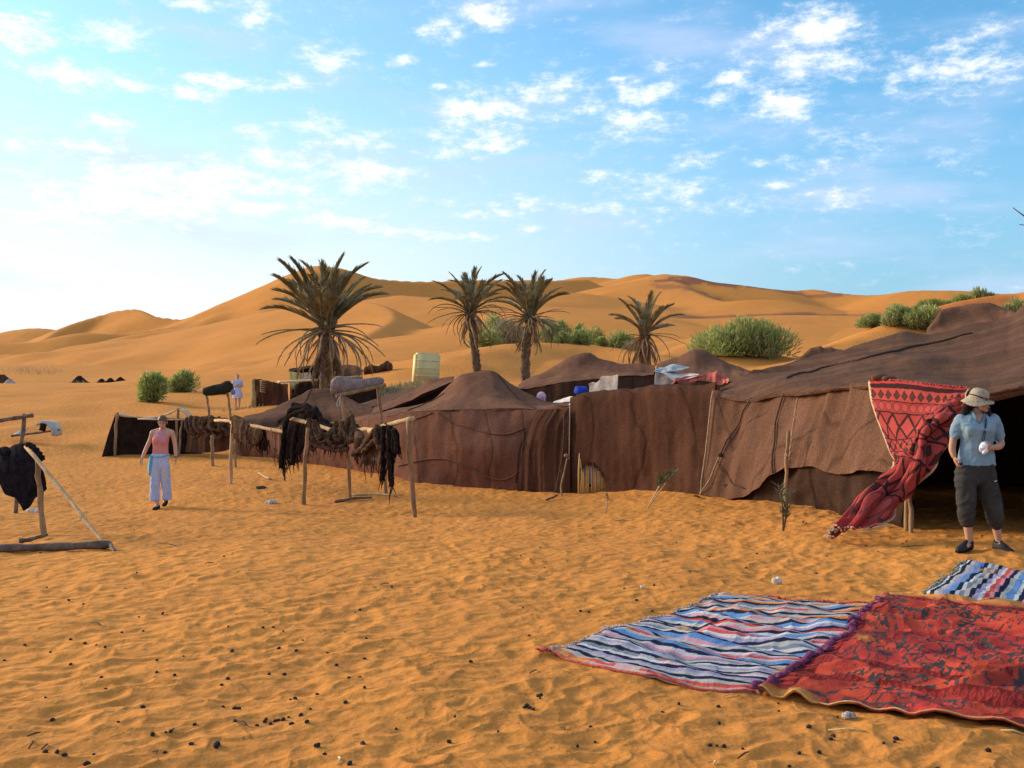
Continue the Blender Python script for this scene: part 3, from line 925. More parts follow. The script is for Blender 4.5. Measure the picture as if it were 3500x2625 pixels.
# ---- narrow strip roof, its shaded gap below put in as a black sheet
t = thing('nomad_tent', 'low narrow brown tent strip with a black gap under its eave', 'tent', PG(1420, 28.5), 'dark wool tents of the camp')
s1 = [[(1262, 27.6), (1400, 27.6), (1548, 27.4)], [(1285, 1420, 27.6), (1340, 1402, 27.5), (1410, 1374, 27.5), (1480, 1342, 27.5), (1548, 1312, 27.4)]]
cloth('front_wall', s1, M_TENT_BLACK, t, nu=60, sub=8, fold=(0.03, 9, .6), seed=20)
s2 = [[(1270, 1416, 27.2), (1340, 1394, 27.2), (1410, 1364, 27.2), (1480, 1332, 27.2), (1552, 1304, 27.2)],
      [(1275, 1406, 28.4), (1350, 1378, 28.4), (1420, 1346, 28.4), (1466, 1318, 28.4), (1552, 1302, 28.4)],
      [(1280, 1399, 29.6), (1350, 1370, 29.6), (1415, 1340, 29.6), (1462, 1306, 29.6), (1552, 1300, 29.6)],
      [(1275, 31), (1552, 31)]]
cloth('roof', s2, M_TENT, t, nu=70, sub=7, fold=(0.02, 5, .6), seed=21)
t = thing('nomad_tent', 'flat reddish tent cloth spread on the slope below the pale tank', 'tent', PG(1330, 32), 'dark wool tents of the camp')
s3 = [[(1150, 1412, 31), (1240, 1398, 30.6), (1330, 1372, 30.6), (1420, 1338, 30.6)], [(1160, 1396, 34), (1250, 1378, 34), (1340, 1352, 34), (1420, 1330, 34)], [(1160, 35.2), (1250, 35.2), (1420, 35.2)]]
cloth('roof', s3, M_TENT_GREY, t, nu=60, sub=8, fold=(0.02, 5, .6), seed=22)
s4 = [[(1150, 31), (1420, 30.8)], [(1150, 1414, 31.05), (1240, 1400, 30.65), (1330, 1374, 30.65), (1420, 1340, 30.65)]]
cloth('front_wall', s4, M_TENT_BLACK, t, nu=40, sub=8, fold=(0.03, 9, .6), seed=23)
for k, (x, y) in enumerate([(1372, 1365), (1382, 1356), (1450, 1324)]):
    MB().tube(spline(np.array([P(x - 9, y + 6, 30.3), P(x, y - 1, 30.4), P(x + 9, y - 8, 30.5)]), 6), 0.03, 6).make('pale_fold', M_CREAM, t)

# ---- dark windbreak wall in the middle with a torn arch at its foot
def arch(px, py):
    top = np.interp(px, [1980, 1988, 2000, 2024, 2040, 2055, 2066, 2072], [1700, 1608, 1588, 1580, 1598, 1616, 1632, 1700])
    top = top + 5 * np.sin(px * 0.7) + 3 * np.sin(px * 1.9)
    return (px > 1984) & (px < 2070) & (py > top)


t = thing('windbreak_wall', 'dark cloth wall with a ragged arched gap at its foot', 'tent wall', PG(2200, 19.5))
wr = [[(1945, 20.8), (2000, 20.5), (2070, 20.1), (2250, 19), (2420, 17.9)],
      [(1945, 1560, 20.75), (2070, 1560, 20.05), (2250, 1560, 18.95), (2425, 1560, 17.95)],
      [(1946, 1450, 20.8), (2070, 1440, 20.1), (2250, 1430, 19.0), (2435, 1430, 18.0)],
      [(1947, 1377, 20.9), (1979, 1358, 20.7), (2060, 1352, 20.3), (2118, 1346, 19.9), (2150, 1348, 19.7), (2235, 1338, 19.2), (2330, 1336, 18.7), (2446, 1329, 18.1)],
      [(1950, 1374, 21.2), (2060, 1352, 20.6), (2150, 1348, 20), (2235, 1339, 19.5), (2446, 1331, 18.4)],
      [(1950, 21.1), (2070, 20.4), (2250, 19.3), (2425, 18.25)]]
o, Gw, Nw = cloth('cloth', wr, M_TENT_DARK, t, hole=arch, nu=240, sub=(14, 14, 12, 3, 14), fold=(0.035, 8, .6), wave=0.03, seed=31)
# fraying threads at the arch
m = MB()
for i in range(70):
    px = 1986 + 82 * rnd.random()
    py = float(np.interp(px, [1984, 1988, 2000, 2024, 2040, 2055, 2070], [1650, 1610, 1588, 1582, 1598, 1616, 1640])) - 4
    a = on((Gw, Nw), px, py, 0.01)
    L = 0.03 + 0.08 * rnd.random()
    m.tube([a, a + Vector((rnd.uniform(-.02, .02), -.01, -L * .6)), a + Vector((rnd.uniform(-.03, .03), -.01, -L))], [.007, .006, .002], 4)
tag(m.make('frayed_edge', M_TENT_DARK, t), kind='stuff')
# cane screen seen through the gap
M_CANE = noise_mat('yellow_cane', (.62, .40, .13), (.74, .52, .20), 8, stretch=(1, 1, .3), bump=.3)
t = thing('reed_screen', 'yellow cane screen showing through the ragged gap in the dark wall', 'screen', PG(2028, 20.9))
for i in range(15):
    px = 1978 + i * 6.6 + rnd.uniform(-1.5, 1.5)
    b = PG(px, 20.52)
    b.z = mz(b.x, b.y) - 0.05
    hgt = 0.85 + 0.15 * rnd.random()
    if i == 6: continue
    MB().tube([b, b + Vector((rnd.uniform(-.02, .02), 0.01, hgt * .5)), b + Vector((rnd.uniform(-.03, .03), 0.02, hgt))], [.021, .019, .016], 7).make('cane', M_CANE, t)
MB().tube([P(1976, 1620, 20.66), P(2076, 1632, 20.66)], 0.012, 6).make('binding', M_ROPE, t)

# ---- the big tent on the right
t = thing('nomad_tent', 'largest tent, with long rising roof and open black front, at the right', 'tent', PG(3100, 16), 'dark wool tents of the camp')
EAVE = [(2443, 1333, 18.1), (2500, 1347, 17.7), (2572, 1357, 17.2), (2620, 1342, 16.8), (2666, 1334, 16.4), (2733, 1331, 15.8), (2800, 1325, 15.2), (2872, 1316, 14.6), (2970, 1309, 13.6), (3085, 1318, 12.9)]
EAVE_R = [(3085, 1318, 12.9), (3200, 1330, 12.4), (3318, 1343, 12.0), (3387, 1343, 11.8), (3500, 1320, 11.6), (3700, 1290, 11.3), (3950, 1270, 11)]
HEM = [(2403, 1690, 18.0), (2450, 1701, 17.5), (2509, 1706, 17.0), (2560, 1694, 16.5), (2600, 1672, 16.1), (2646, 1628, 15.8), (2690, 1599, 15.4), (2774, 1593, 14.7), (2814, 1611, 14.3), (2872, 1624, 13.8), (2952, 1611, 13.1), (3020, 1613, 12.6), (3075, 1613, 12.3)]
wall = [HEM,
        [(2410, 1600, 17.95), (2509, 1600, 17.1), (2600, 1560, 16.3), (2690, 1530, 15.6), (2774, 1520, 14.9), (2872, 1530, 14.05), (2952, 1525, 13.4), (3078, 1525, 12.5)],
        [(2422, 1480, 18.0), (2509, 1470, 17.4), (2600, 1440, 16.7), (2690, 1430, 15.95), (2800, 1420, 15.0), (2872, 1418, 14.3), (2970, 1410, 13.45), (3080, 1415, 12.7)],
        EAVE]
o, GW, NW = cloth('front_wall', wall, M_TENT_WALL, t, nu=300, sub=14, fold=(0.085, 6, .6), wave=0.05, seed=41, sm=0.01)
roof = [[(x, y + 20, d - .16) for x, y, d in EAVE + EAVE_R[1:]], [(x, y - 2, d - .12) for x, y, d in EAVE + EAVE_R[1:]],
        [(2450, 1327, 18.3), (2520, 1310, 18), (2572, 1292, 17.8), (2640, 1296, 17.5), (2700, 1290, 17.2), (2850, 1272, 16.4), (3000, 1262, 15.4), (3150, 1268, 14.6), (3300, 1270, 14.2), (3400, 1255, 13.9), (3500, 1228, 13.6), (3700, 1180, 13.2), (3950, 1150, 13)],
        [(2455, 1322, 18.5), (2530, 1286, 18.3), (2572, 1268, 18.3), (2700, 1266, 18.1), (2850, 1241, 17.8), (2950, 1216, 17.5), (3050, 1200, 17), (3150, 1197, 16.6), (3250, 1190, 16.3), (3350, 1175, 16), (3450, 1150, 15.8), (3500, 1122, 15.6), (3700, 1070, 15), (3950, 1040, 15)],
        [(2460, 1320, 18.6), (2517, 1294, 18.7), (2571, 1253, 18.8), (2674, 1249, 19), (2723, 1243, 19.2), (2800, 1226, 19.3), (2853, 1211, 19.4), (2951, 1178, 19.5), (3043, 1154, 19.5), (3092, 1140, 19.5), (3146, 1148, 19.4), (3179, 1148, 19.3), (3240, 1128, 19), (3320, 1107, 18.6), (3400, 1095, 18.2), (3461, 1083, 17.8), (3500, 1053, 17.5), (3600, 1010, 17), (3750, 1000, 17), (3950, 1060, 17)],
        [(2470, 1390, 19.5), (2600, 1380, 22), (3000, 1360, 23), (3400, 1340, 22.5), (3950, 1340, 22)],
        [(2470, 20), (2600, 22.4), (3000, 23.4), (3400, 23), (3950, 22.4)]]
o, GR, NR = cloth('roof', roof, M_TENT_GREY, t, nu=340, sub=(3, 14, 14, 14, 8, 6), fold=(0.085, 1.7, .6), wave=0.03, seed=43, sm=0.008)
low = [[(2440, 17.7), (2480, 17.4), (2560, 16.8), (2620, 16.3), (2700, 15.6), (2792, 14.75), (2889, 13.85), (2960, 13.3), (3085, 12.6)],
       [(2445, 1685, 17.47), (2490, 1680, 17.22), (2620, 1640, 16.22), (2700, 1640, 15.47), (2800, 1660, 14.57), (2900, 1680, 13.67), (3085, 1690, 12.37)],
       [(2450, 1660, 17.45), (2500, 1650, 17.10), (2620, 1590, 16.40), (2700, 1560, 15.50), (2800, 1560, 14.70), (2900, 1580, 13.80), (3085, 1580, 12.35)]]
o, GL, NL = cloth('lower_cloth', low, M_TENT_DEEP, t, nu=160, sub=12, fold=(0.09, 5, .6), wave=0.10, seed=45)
rl = [[(3800, 11.1), (3950, 11)], [(3800, 1281, 11.2), (3950, 1270, 11)]]
cloth('front_wall', rl, M_TENT_WALL, t, nu=20, sub=12, seed=46)
# right end wall and the inside partition that shuts out the light
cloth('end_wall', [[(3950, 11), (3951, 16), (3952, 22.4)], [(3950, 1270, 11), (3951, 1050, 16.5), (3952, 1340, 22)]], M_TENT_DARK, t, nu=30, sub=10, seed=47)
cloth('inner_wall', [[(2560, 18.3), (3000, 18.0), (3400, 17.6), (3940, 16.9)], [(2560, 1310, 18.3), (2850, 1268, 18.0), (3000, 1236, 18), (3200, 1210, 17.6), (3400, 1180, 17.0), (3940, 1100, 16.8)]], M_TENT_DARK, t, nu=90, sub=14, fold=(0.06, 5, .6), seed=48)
seam('seam', (GR, NR), [(2690, 1296), (2800, 1262), (2950, 1228), (3100, 1192), (3230, 1160), (3325, 1138)], 0.024, M_ROPE_DARK, t, 260, 0.012)
seam('eave_rope', (GR, NR), [(3100, 1318), (3200, 1329), (3318, 1341), (3387, 1341), (3490, 1320)], 0.022, M_TENT, t, 40, 0.0)
for pts in ([(2572, 1360), (2540, 1420), (2500, 1495), (2467, 1560)], [(2690, 1340), (2660, 1430), (2650, 1520), (2648, 1620)]):
    seam('guy_rope', (GW, NW), pts, 0.014, M_ROPE_DARK, t, 30, 0.03)
seam('guy_rope', (GW, NW), [(2467, 1560), (2440, 1620), (2402, 1688)], 0.012, M_ROPE, t, 20, 0.05)
seam('guy_rope', (GW, NW), [(2458, 1578), (2490, 1625), (2550, 1668)], 0.010, M_ROPE_DARK, t, 20, 0.03)
seam('guy_rope', (GW, NW), [(2444, 1342), (2432, 1450), (2418, 1570), (2402, 1690)], 0.016, M_ROPE, t, 30, 0.05)
MB().ell(on((GW, NW), 2467, 1560, 0.04), (0.05, 0.035, 0.04), None, 8, 6).make('knot', M_ROPE_DARK, t)
m = MB()
for i in range(34):
    s = i / 33
    p = on((GW, NW), 2733 - 36 * s ** 0.8, 1336 + 256 * s, 0.012)
    m.ell(p, (0.016, 0.008, 0.010), None, 6, 4)
tag(m.make('stitching', M_CREAM, t), kind='stuff')
MB().tube([P(3395, 1349, 11.85), P(3440, 1346, 11.8), P(3500, 1338, 11.7), P(3600, 1322, 11.5)], [.012, .035, .04, .04], 8, flat=.5).make('lining', M_CREAM, t)
# poles of the tent front
pole('tent_pole', [PG(2686, 14.9, -.1), P(2688, 1600, 15.0), P(2694, 1474, 15.1)], .034, .026, M_WOOD, t, 1)
pole('tent_pole', [PG(3100, 12.3, -.1), P(3105, 1560, 12.5), P(3108, 1330, 12.8)], .035, .03, M_WOOD, t, 2)
pole('tent_pole', [PG(3118, 12.1, -.1), P(3110, 1700, 12.3), P(3100, 1600, 12.5)], .03, .025, M_WOOD, t, 3)
pole('tent_pole', [PG(3560, 11.6, -.1), P(3560, 1330, 11.8)], .04, .035, M_WOOD, t, 4)
pole('tent_pole', [PG(3000, 17.5, -.1), P(3000, 1182, 18.6)], .05, .04, M_WOOD, t, 5)
pole('tent_peg', [PG(2400, 17.9, -.05), PG(2384, 17.4, .03), PG(2372, 17.1, .06)], .02, .012, M_WOOD_DARK, t, 6)

# ---- tents whose tops look over the wall
def back_tent(label, front, eave, shoulder, ridge, back, seed, m=None, nu=110):
    q = ridge[len(ridge) // 2]
    tt = thing('nomad_tent', label, 'tent', PG(q[0], q[2]), 'dark wool tents of the camp')
    cloth('front_wall', [front, eave], M_TENT_DARK, tt, nu=nu, sub=10, fold=(0.04, 6, .6), seed=seed)
    cloth('roof', [eave, shoulder, ridge, back], m or M_TENT, tt, nu=nu, sub=9, fold=(0.02, 3, .6), wave=.05, seed=seed + 1, sm=0.012)
    return tt


back_tent('dark tent with a smooth rounded hump behind the blue turban',
          [(1772, 26), (1850, 25.6), (1950, 25.2), (2050, 25), (2235, 24.5)],
          [(1772, 1336, 26), (1797, 1334, 26), (1880, 1318, 25.7), (1946, 1304, 25.4), (2050, 1294, 25.2), (2120, 1288, 25), (2235, 1284, 24.7)],
          [(1772, 1330, 26.6), (1850, 1300, 26.6), (1941, 1264, 26.5), (2016, 1248, 26.4), (2100, 1268, 26), (2235, 1270, 25.4)],
          [(1772, 1326, 27.5), (1847, 1288, 27.5), (1900, 1258, 27.5), (1938, 1236, 27.5), (1975, 1220, 27.4), (2016, 1216, 27.3), (2046, 1236, 27.2), (2096, 1250, 27), (2170, 1257, 26.6), (2240, 1256, 26)],
          [(1772, 31), (2240, 30)], 61)
back_tent('dark tent with a smaller hump behind the red and white cloths',
          [(2238, 23.5), (2450, 23), (2570, 21.6)],
          [(2238, 1300, 23.5), (2350, 1302, 23.3), (2450, 1308, 22.8), (2570, 1300, 21.8)],
          [(2240, 1275, 24.5), (2320, 1262, 24.4), (2376, 1248, 24.3), (2430, 1262, 24), (2500, 1280, 23.4), (2572, 1292, 22.6)],
          [(2245, 1256, 25.5), (2320, 1238, 25.5), (2352, 1219, 25.4), (2374, 1208, 25.4), (2412, 1210, 25.3), (2443, 1227, 25.2), (2495, 1250, 25), (2545, 1270, 24.5), (2575, 1285, 24)],
          [(2245, 28), (2575, 27)], 64)
back_tent('small dark tent with two little bumps peeping over the largest roof',
          [(2700, 21), (2880, 20.8)], [(2700, 1262, 21), (2790, 1250, 21), (2880, 1225, 20.8)], [(2705, 1252, 21.4), (2790, 1222, 21.4), (2880, 1214, 21.2)],
          [(2712, 1248, 22), (2745, 1222, 22), (2772, 1203, 22), (2804, 1196, 22), (2818, 1204, 22), (2842, 1200, 22), (2856, 1209, 22), (2880, 1214, 21.9)], [(2712, 25), (2880, 25)], 67, nu=60)
back_tent('dark tent with a flat-topped peak behind the largest tent',
          [(3150, 21.4), (3300, 21.2), (3470, 20.4)], [(3150, 1166, 21.4), (3240, 1150, 21.3), (3340, 1128, 21), (3470, 1110, 20.4)],
          [(3165, 1155, 21.8), (3222, 1120, 21.8), (3300, 1100, 21.6), (3380, 1086, 21.4), (3470, 1102, 20.8)],
          [(3176, 1148, 22.4), (3198, 1112, 22.4), (3220, 1079, 22.4), (3255, 1066, 22.4), (3352, 1055, 22.4), (3385, 1055, 22.4), (3418, 1069, 22.3), (3447, 1088, 22.1), (3475, 1100, 21.8)], [(3176, 26), (3475, 26)], 70, nu=80)

# ------------------------------------------------------------------ poles, beams and the wool hung over them
RACK = 'poles of the drying rack in front of the tents'


def lone_pole(pts, r0, r1, mat, label, seed, group=RACK):
    o = pole('wooden_pole', pts, r0, r1, mat, None, seed)
    return tag(o, label, 'pole', group)


def beam(a, b, r, label, seed, mat=M_WOOD_PALE):
    o = pole('wooden_beam', [a, (a + b) / 2 + Vector((0, 0, .012)), b], r, r * .9, mat, None, seed)
    return tag(o, label, 'beam', 'beams of the drying rack in front of the tents')


lone_pole([PG(1421, 17.0, -.2), P(1405, 1600, 17.0), P(1396, 1438, 17.0)], .040, .048, M_WOOD, 'thick crooked pole at the right end of the rack, nearest the camera', 1)
lone_pole([PG(1038, 18.6, -.2), P(1042, 1600, 18.65), P(1052, 1462, 18.7)], .040, .035, M_WOOD, 'dark-footed pole standing in front of the shaggy black wool', 2)
lone_pole([PG(1200, 19.9, -.2), P(1184, 1500, 20.0), P(1166, 1340, 20.1)], .034, .036, M_WOOD, 'tall leaning pole under the left end of the shelf with the rolled felt', 3)
lone_pole([PG(1322, 20.6, -.2), P(1306, 1480, 20.7), P(1291, 1312, 20.8)], .032, .036, M_WOOD, 'tall pole under the right end of the shelf with the rolled felt', 4)
lone_pole([PG(788, 22.8, -.2), P(790, 1540, 22.9), P(797, 1446, 23.0)], .038, .045, M_WOOD_PALE, 'pale forked pole between the two heaps of brown wool', 5)
lone_pole([PG(727, 26.8, -.2), P(726, 1540, 26.9), P(725, 1488, 27.0)], .045, .05, M_WOOD, 'short stout pole ending in the air left of the pale forked pole', 6)
lone_pole([PG(806, 26.6, -.2), P(803, 1500, 26.8), P(800, 1450, 27.0)], .032, .032, M_WOOD, 'thin brown pole half hidden behind the pale forked pole', 7)
lone_pole([PG(974, 23.4, -.2), P(972, 1600, 23.5), P(968, 1500, 23.6)], .022, .025, M_WOOD_DARK, 'thin dark stick under the hanging ends of the black wool', 8)
beam(P(736, 1437, 26.6), P(800, 1441, 22.9), .042, 'short pale beam end between two brown bundles at the left', 1)
beam(P(790, 1444, 23.0), P(1004, 1484, 21.0), .042, 'pale beam running under the hump of brown wool', 2)
beam(P(985, 1428, 20.9), P(1146, 1474, 19.6), .045, 'pale beam sticking out right of the shaggy black wool', 3)
beam(P(1142, 1480, 19.5), P(1276, 1466, 18.2), .042, 'pale beam seen between the two right-hand wool bundles', 4)
beam(P(1262, 1474, 18.1), P(1412, 1430, 16.95), .046, 'bright orange-lit beam resting on the right end pole', 5)
tag(pole('shelf_beam', [P(1150, 1352, 20.0), P(1230, 1336, 20.3), P(1316, 1316, 20.75)], .04, .036, M_WOOD, None, 9), 'slanting round beam carrying the grey felt roll', 'beam', 'beams of the drying rack in front of the tents')
tag(pole('ground_stick', [PG(1145, 19.0, .02), PG(1210, 19.35, .03), PG(1270, 19.6, .03)], .028, .022, M_WOOD_DARK, None, 10), 'dark stick lying across the foot of the leaning pole', 'stick')
tag(pole('ground_stick', [PG(1200, 20.4, .02), PG(1290, 20.2, .04), PG(1358, 19.9, .03)], .026, .02, M_WOOD_PALE, None, 11), 'long pale stick lying under the hanging wool strands', 'stick')
tag(MB().tube(spline(np.array([tuple(PG(884, 24.6, .06)), tuple(PG(900, 24.0, .04)), tuple(PG(924, 23.4, .03))]), 8), [.015, .018, .02, .022, .024, .026, .03, .024], 7).make('ground_stick', M_WOOD_PALE), 'curved pale stick lying alone left of the black wool', 'stick')

# felt roll on the shelf
t = thing('felt_roll', 'grey felt roll tied with a cord, lying on the slanting shelf beam', 'rolled felt', P(1220, 1340, 20.2))
prof = [(1131, 1326, 4), (1134, 1324, 22), (1146, 1320, 31), (1160, 1317, 33), (1180, 1317, 30), (1205, 1318, 24), (1228, 1317, 22), (1246, 1314, 21), (1250, 1313, 18), (1254, 1312, 19), (1270, 1309, 19), (1292, 1304, 16), (1306, 1303, 11), (1312, 1303, 3)]
m = MB()
rings = []
for i, (x, y, h) in enumerate(prof):
    d = 20.05 + (x - 1131) / 181 * .75
    c, r = P(x, y, d), h / F * d
    rings.append([c + Vector((0.01 * math.sin(k * 2 + i), math.cos(2 * math.pi * k / 18) * r * .95, math.sin(2 * math.pi * k / 18) * r * (1 + .06 * math.sin(i * 1.9 + k)))) for k in range(18)])
m.loft(rings)
m.make('roll', M_SACK, t)
c = P(1251, 1313, 20.55)
MB().tube([c + Vector((0, math.cos(a * .5236) * .118, math.sin(a * .5236) * .118)) for a in range(13)], .012, 6).make('cord', M_ROPE, t)
tag(MB().tube(spline(np.array([P(1165, 1350, 19.95), P(1155, 1368, 19.9), P(1150, 1385, 19.9), P(1158, 1388, 19.9), P(1160, 1370, 19.9)]), 16), .008, 5).make('twine', noise_mat('pale_green_twine', (.35, .42, .36), (.45, .52, .44), 20)), 'pale green twine dangling from the left end of the shelf beam', 'twine')


def hung(label, rows, mat, seed, fold=(.06, 12, .6), wave=.05, nu=70, sub=9, loops=(), strands=0, rl=.035, cat='wool cloth', name='wool_cloth', lm=None):
    q = rows[len(rows) // 2][len(rows[0]) // 2]
    tt = thing(name, label, cat, P(*q) if len(q) == 3 else PG(*q), 'wool cloths hung over the rack')
    o, G, N = cloth('cloth', rows, mat, tt, nu=nu, sub=sub, fold=fold, wave=wave, seed=seed, sm=.03)
    for pts in loops:
        m = MB()
        n = 22
        s = spline(np.array([tuple(P(*p)) for p in pts]), n)
        m.tube(s, [rl * (.75 + .5 * abs(math.sin(i * .8 + seed))) for i in range(n)], 8, flat=.75)
        m.make('twisted_fold', lm or mat, tt)
    if strands:
        rr = random.Random(seed)
        m = MB()
        for i in range(strands):
            p = Vector(G[0, rr.randrange(G.shape[1])]) + Vector((0, rr.uniform(-.03, .05), rr.uniform(0, .12)))
            L = rr.uniform(.08, .35)
            m.tube([p, p + Vector((rr.uniform(-.03, .03), rr.uniform(-.03, .03), -L * .5)), p + Vector((rr.uniform(-.05, .05), rr.uniform(-.03, .03), -L))], [.014, .012, .004], 5)
        tag(m.make('hanging_strands', mat, tt), kind='stuff')
    return tt


def over(front_hem, front_mid, top, db=.18):
    """cloth over a beam: front hem, middle, top, and the back half"""
    top_b = [(x, y + 2, d + db * .6) for x, y, d in top]
    back = [(x, (y + hy) / 2 - 8, d + db * 1.4) for (x, y, d), (hx, hy, hd) in zip(top, (front_hem * 3)[:len(top)])]
    return [front_hem, front_mid, top, top_b, back]


# black goat-hair heap
hung('shaggy black goat-hair cloth heaped high over the beam, hanging in long points', over(
    [(955, 1590, 20.9), (965, 1612, 20.8), (985, 1560, 20.7), (1000, 1590, 20.6), (1020, 1560, 20.5), (1045, 1530, 20.4), (1075, 1500, 20.2), (1135, 1466, 19.9)],
    [(966, 1500, 20.85), (1000, 1480, 20.55), (1050, 1455, 20.3), (1090, 1450, 20.1), (1138, 1458, 19.9)],
    [(984, 1412, 21.1), (1000, 1394, 21.0), (1025, 1384, 20.9), (1050, 1385, 20.8), (1075, 1394, 20.6), (1100, 1414, 20.4), (1122, 1440, 20.2), (1142, 1462, 20.0)], .4),
    M_SHAG_BLACK, 101, fold=(.08, 14, .6), wave=.08, nu=110, sub=12, strands=50,
    loops=[[(985, 1405, 20.7), (1020, 1392, 20.6), (1060, 1400, 20.4), (1095, 1430, 20.2), (1125, 1462, 20.0)], [(975, 1440, 20.7), (1000, 1415, 20.6), (1040, 1405, 20.4), (1075, 1425, 20.25)],
           [(960, 1600, 20.8), (966, 1520, 20.75), (975, 1450, 20.7), (990, 1410, 20.7)], [(1000, 1590, 20.5), (1004, 1520, 20.5), (1015, 1450, 20.5)]], rl=.05)
hung('thin dark tongue of wool curling out left of the shaggy black heap', [[(950, 1452, 21.4), (958, 1446, 21.4), (985, 1432, 21.2)], [(950, 1440, 21.4), (962, 1428, 21.4), (988, 1412, 21.2)], [(956, 1434, 21.5), (966, 1426, 21.5), (990, 1410, 21.3)]], M_SHAG_BLACK, 103, nu=24, sub=5, fold=(.02, 8, .6), wave=.02)
# brown hump and black hanging end
hung('brown wool humped over the beam beside the pale forked pole', over(
    [(785, 1478, 22.7), (800, 1500, 22.6), (835, 1515, 22.3), (862, 1525, 22.1), (895, 1500, 21.9), (900, 1478, 21.9)],
    [(786, 1450, 22.7), (815, 1462, 22.4), (850, 1478, 22.2), (898, 1478, 21.9)],
    [(786, 1424, 22.9), (800, 1416, 22.8), (815, 1418, 22.7), (840, 1436, 22.5), (870, 1448, 22.3), (899, 1462, 22.1)]), M_SHAG, 105, fold=(.05, 13, .6), strands=16,
    loops=[[(850, 1450, 22.1), (842, 1490, 22.05), (858, 1520, 22.0), (880, 1512, 21.95), (890, 1480, 21.95)]])
hung('black rounded end of wool hanging below the pale beam', over(
    [(868, 1520, 22.2), (890, 1535, 22.1), (910, 1542, 22.0), (918, 1520, 22.0)], [(866, 1490, 22.2), (890, 1495, 22.1), (914, 1495, 22.0)], [(872, 1456, 22.3), (885, 1450, 22.2), (898, 1462, 22.1), (908, 1478, 22.1)]), M_SHAG_BLACK, 107, nu=40, fold=(.05, 10, .6), strands=10)
hung('narrow russet wool strips hanging left of the shaggy black heap', over(
    [(928, 1540, 21.5), (940, 1556, 21.4), (955, 1565, 21.3), (985, 1560, 21.1)], [(930, 1500, 21.6), (955, 1505, 21.4), (985, 1505, 21.2)], [(930, 1470, 21.7), (950, 1464, 21.6), (970, 1460, 21.5), (986, 1466, 21.4)]), M_TENT_RED, 109, nu=50, fold=(.07, 16, .6), strands=12)
# grey-brown twisted bundle
hung('grey-brown wool twisted in loops round the beam, right of the shaggy black heap', over(
    [(1045, 1520, 19.2), (1060, 1530, 19.1), (1078, 1528, 19.0), (1110, 1512, 18.9), (1130, 1500, 18.8)], [(1048, 1470, 19.2), (1075, 1480, 19.05), (1128, 1488, 18.85)], [(1050, 1432, 19.4), (1062, 1426, 19.35), (1080, 1440, 19.2), (1105, 1470, 19.1), (1132, 1482, 19)]), M_SHAG, 111, nu=60, fold=(.05, 14, .6), strands=14,
    loops=[[(1056, 1430, 19.0), (1062, 1480, 18.95), (1080, 1510, 18.9), (1110, 1508, 18.85), (1135, 1478, 18.9)], [(1052, 1500, 19.0), (1075, 1520, 18.9), (1110, 1530, 18.8), (1150, 1540, 18.7)],
           [(1075, 1436, 19.0), (1082, 1475, 18.95), (1098, 1500, 18.9)], [(1050, 1490, 19.0), (1060, 1525, 18.95), (1072, 1538, 18.9)]], rl=.045)
hung('coiled grey-brown wool heap hanging from the leaning pole', over(
    [(1118, 1520, 19.0), (1135, 1535, 18.9), (1160, 1540, 18.8), (1190, 1536, 18.7), (1220, 1510, 18.5), (1238, 1500, 18.4)], [(1120, 1480, 19.1), (1160, 1485, 18.9), (1200, 1488, 18.7), (1238, 1488, 18.5)], [(1120, 1470, 19.2), (1145, 1440, 19.2), (1160, 1438, 19.1), (1175, 1440, 19.0), (1192, 1424, 19.0), (1205, 1430, 18.9), (1220, 1455, 18.8), (1240, 1472, 18.6)]), M_SHAG, 113, nu=70, fold=(.06, 14, .6), strands=16,
    loops=[[(1122, 1478, 18.9), (1125, 1510, 18.8), (1150, 1528, 18.7), (1180, 1520, 18.65), (1190, 1490, 18.7)], [(1150, 1440, 18.9), (1145, 1480, 18.8), (1150, 1505, 18.7), (1170, 1500, 18.7)], [(1170, 1440, 18.9), (1178, 1480, 18.75), (1195, 1505, 18.6), (1212, 1495, 18.55)],
           [(1195, 1426, 18.9), (1180, 1460, 18.75), (1186, 1495, 18.65), (1215, 1500, 18.5), (1222, 1470, 18.6)], [(1118, 1525, 18.85), (1150, 1538, 18.7), (1190, 1534, 18.6)]], rl=.05)
hung('light grey-brown wool scraps on the beam next to the coiled heap', over([(1205, 1540, 18.3), (1220, 1530, 18.25), (1240, 1500, 18.2)], [(1208, 1500, 18.3), (1240, 1490, 18.2)], [(1208, 1474, 18.5), (1222, 1470, 18.45), (1240, 1472, 18.4)]), M_TENT_GREY, 115, nu=30, fold=(.04, 14, .6), strands=8)
# right-hand bundle with long strands
hung('dark brown wool bundle with a thick diagonal roll, near the right end of the rack', over(
    [(1205, 1552, 18.2), (1230, 1565, 18.0), (1248, 1590, 17.9), (1270, 1595, 17.7), (1300, 1575, 17.5), (1320, 1540, 17.4)], [(1210, 1540, 18.2), (1245, 1525, 17.95), (1280, 1500, 17.7), (1322, 1490, 17.4)], [(1215, 1540, 18.3), (1245, 1510, 18.1), (1270, 1470, 17.95), (1288, 1452, 17.85), (1300, 1448, 17.8), (1324, 1458, 17.6)]), M_SHAG, 117, nu=80, fold=(.06, 12, .6), strands=24,
    loops=[[(1204, 1552, 18.1), (1230, 1538, 17.95), (1255, 1510, 17.8), (1275, 1478, 17.7), (1292, 1452, 17.7)], [(1240, 1545, 17.85), (1265, 1520, 17.7), (1290, 1490, 17.6), (1300, 1460, 17.6)], [(1290, 1460, 17.6), (1286, 1500, 17.5), (1300, 1532, 17.4), (1318, 1520, 17.35)]], rl=.055)
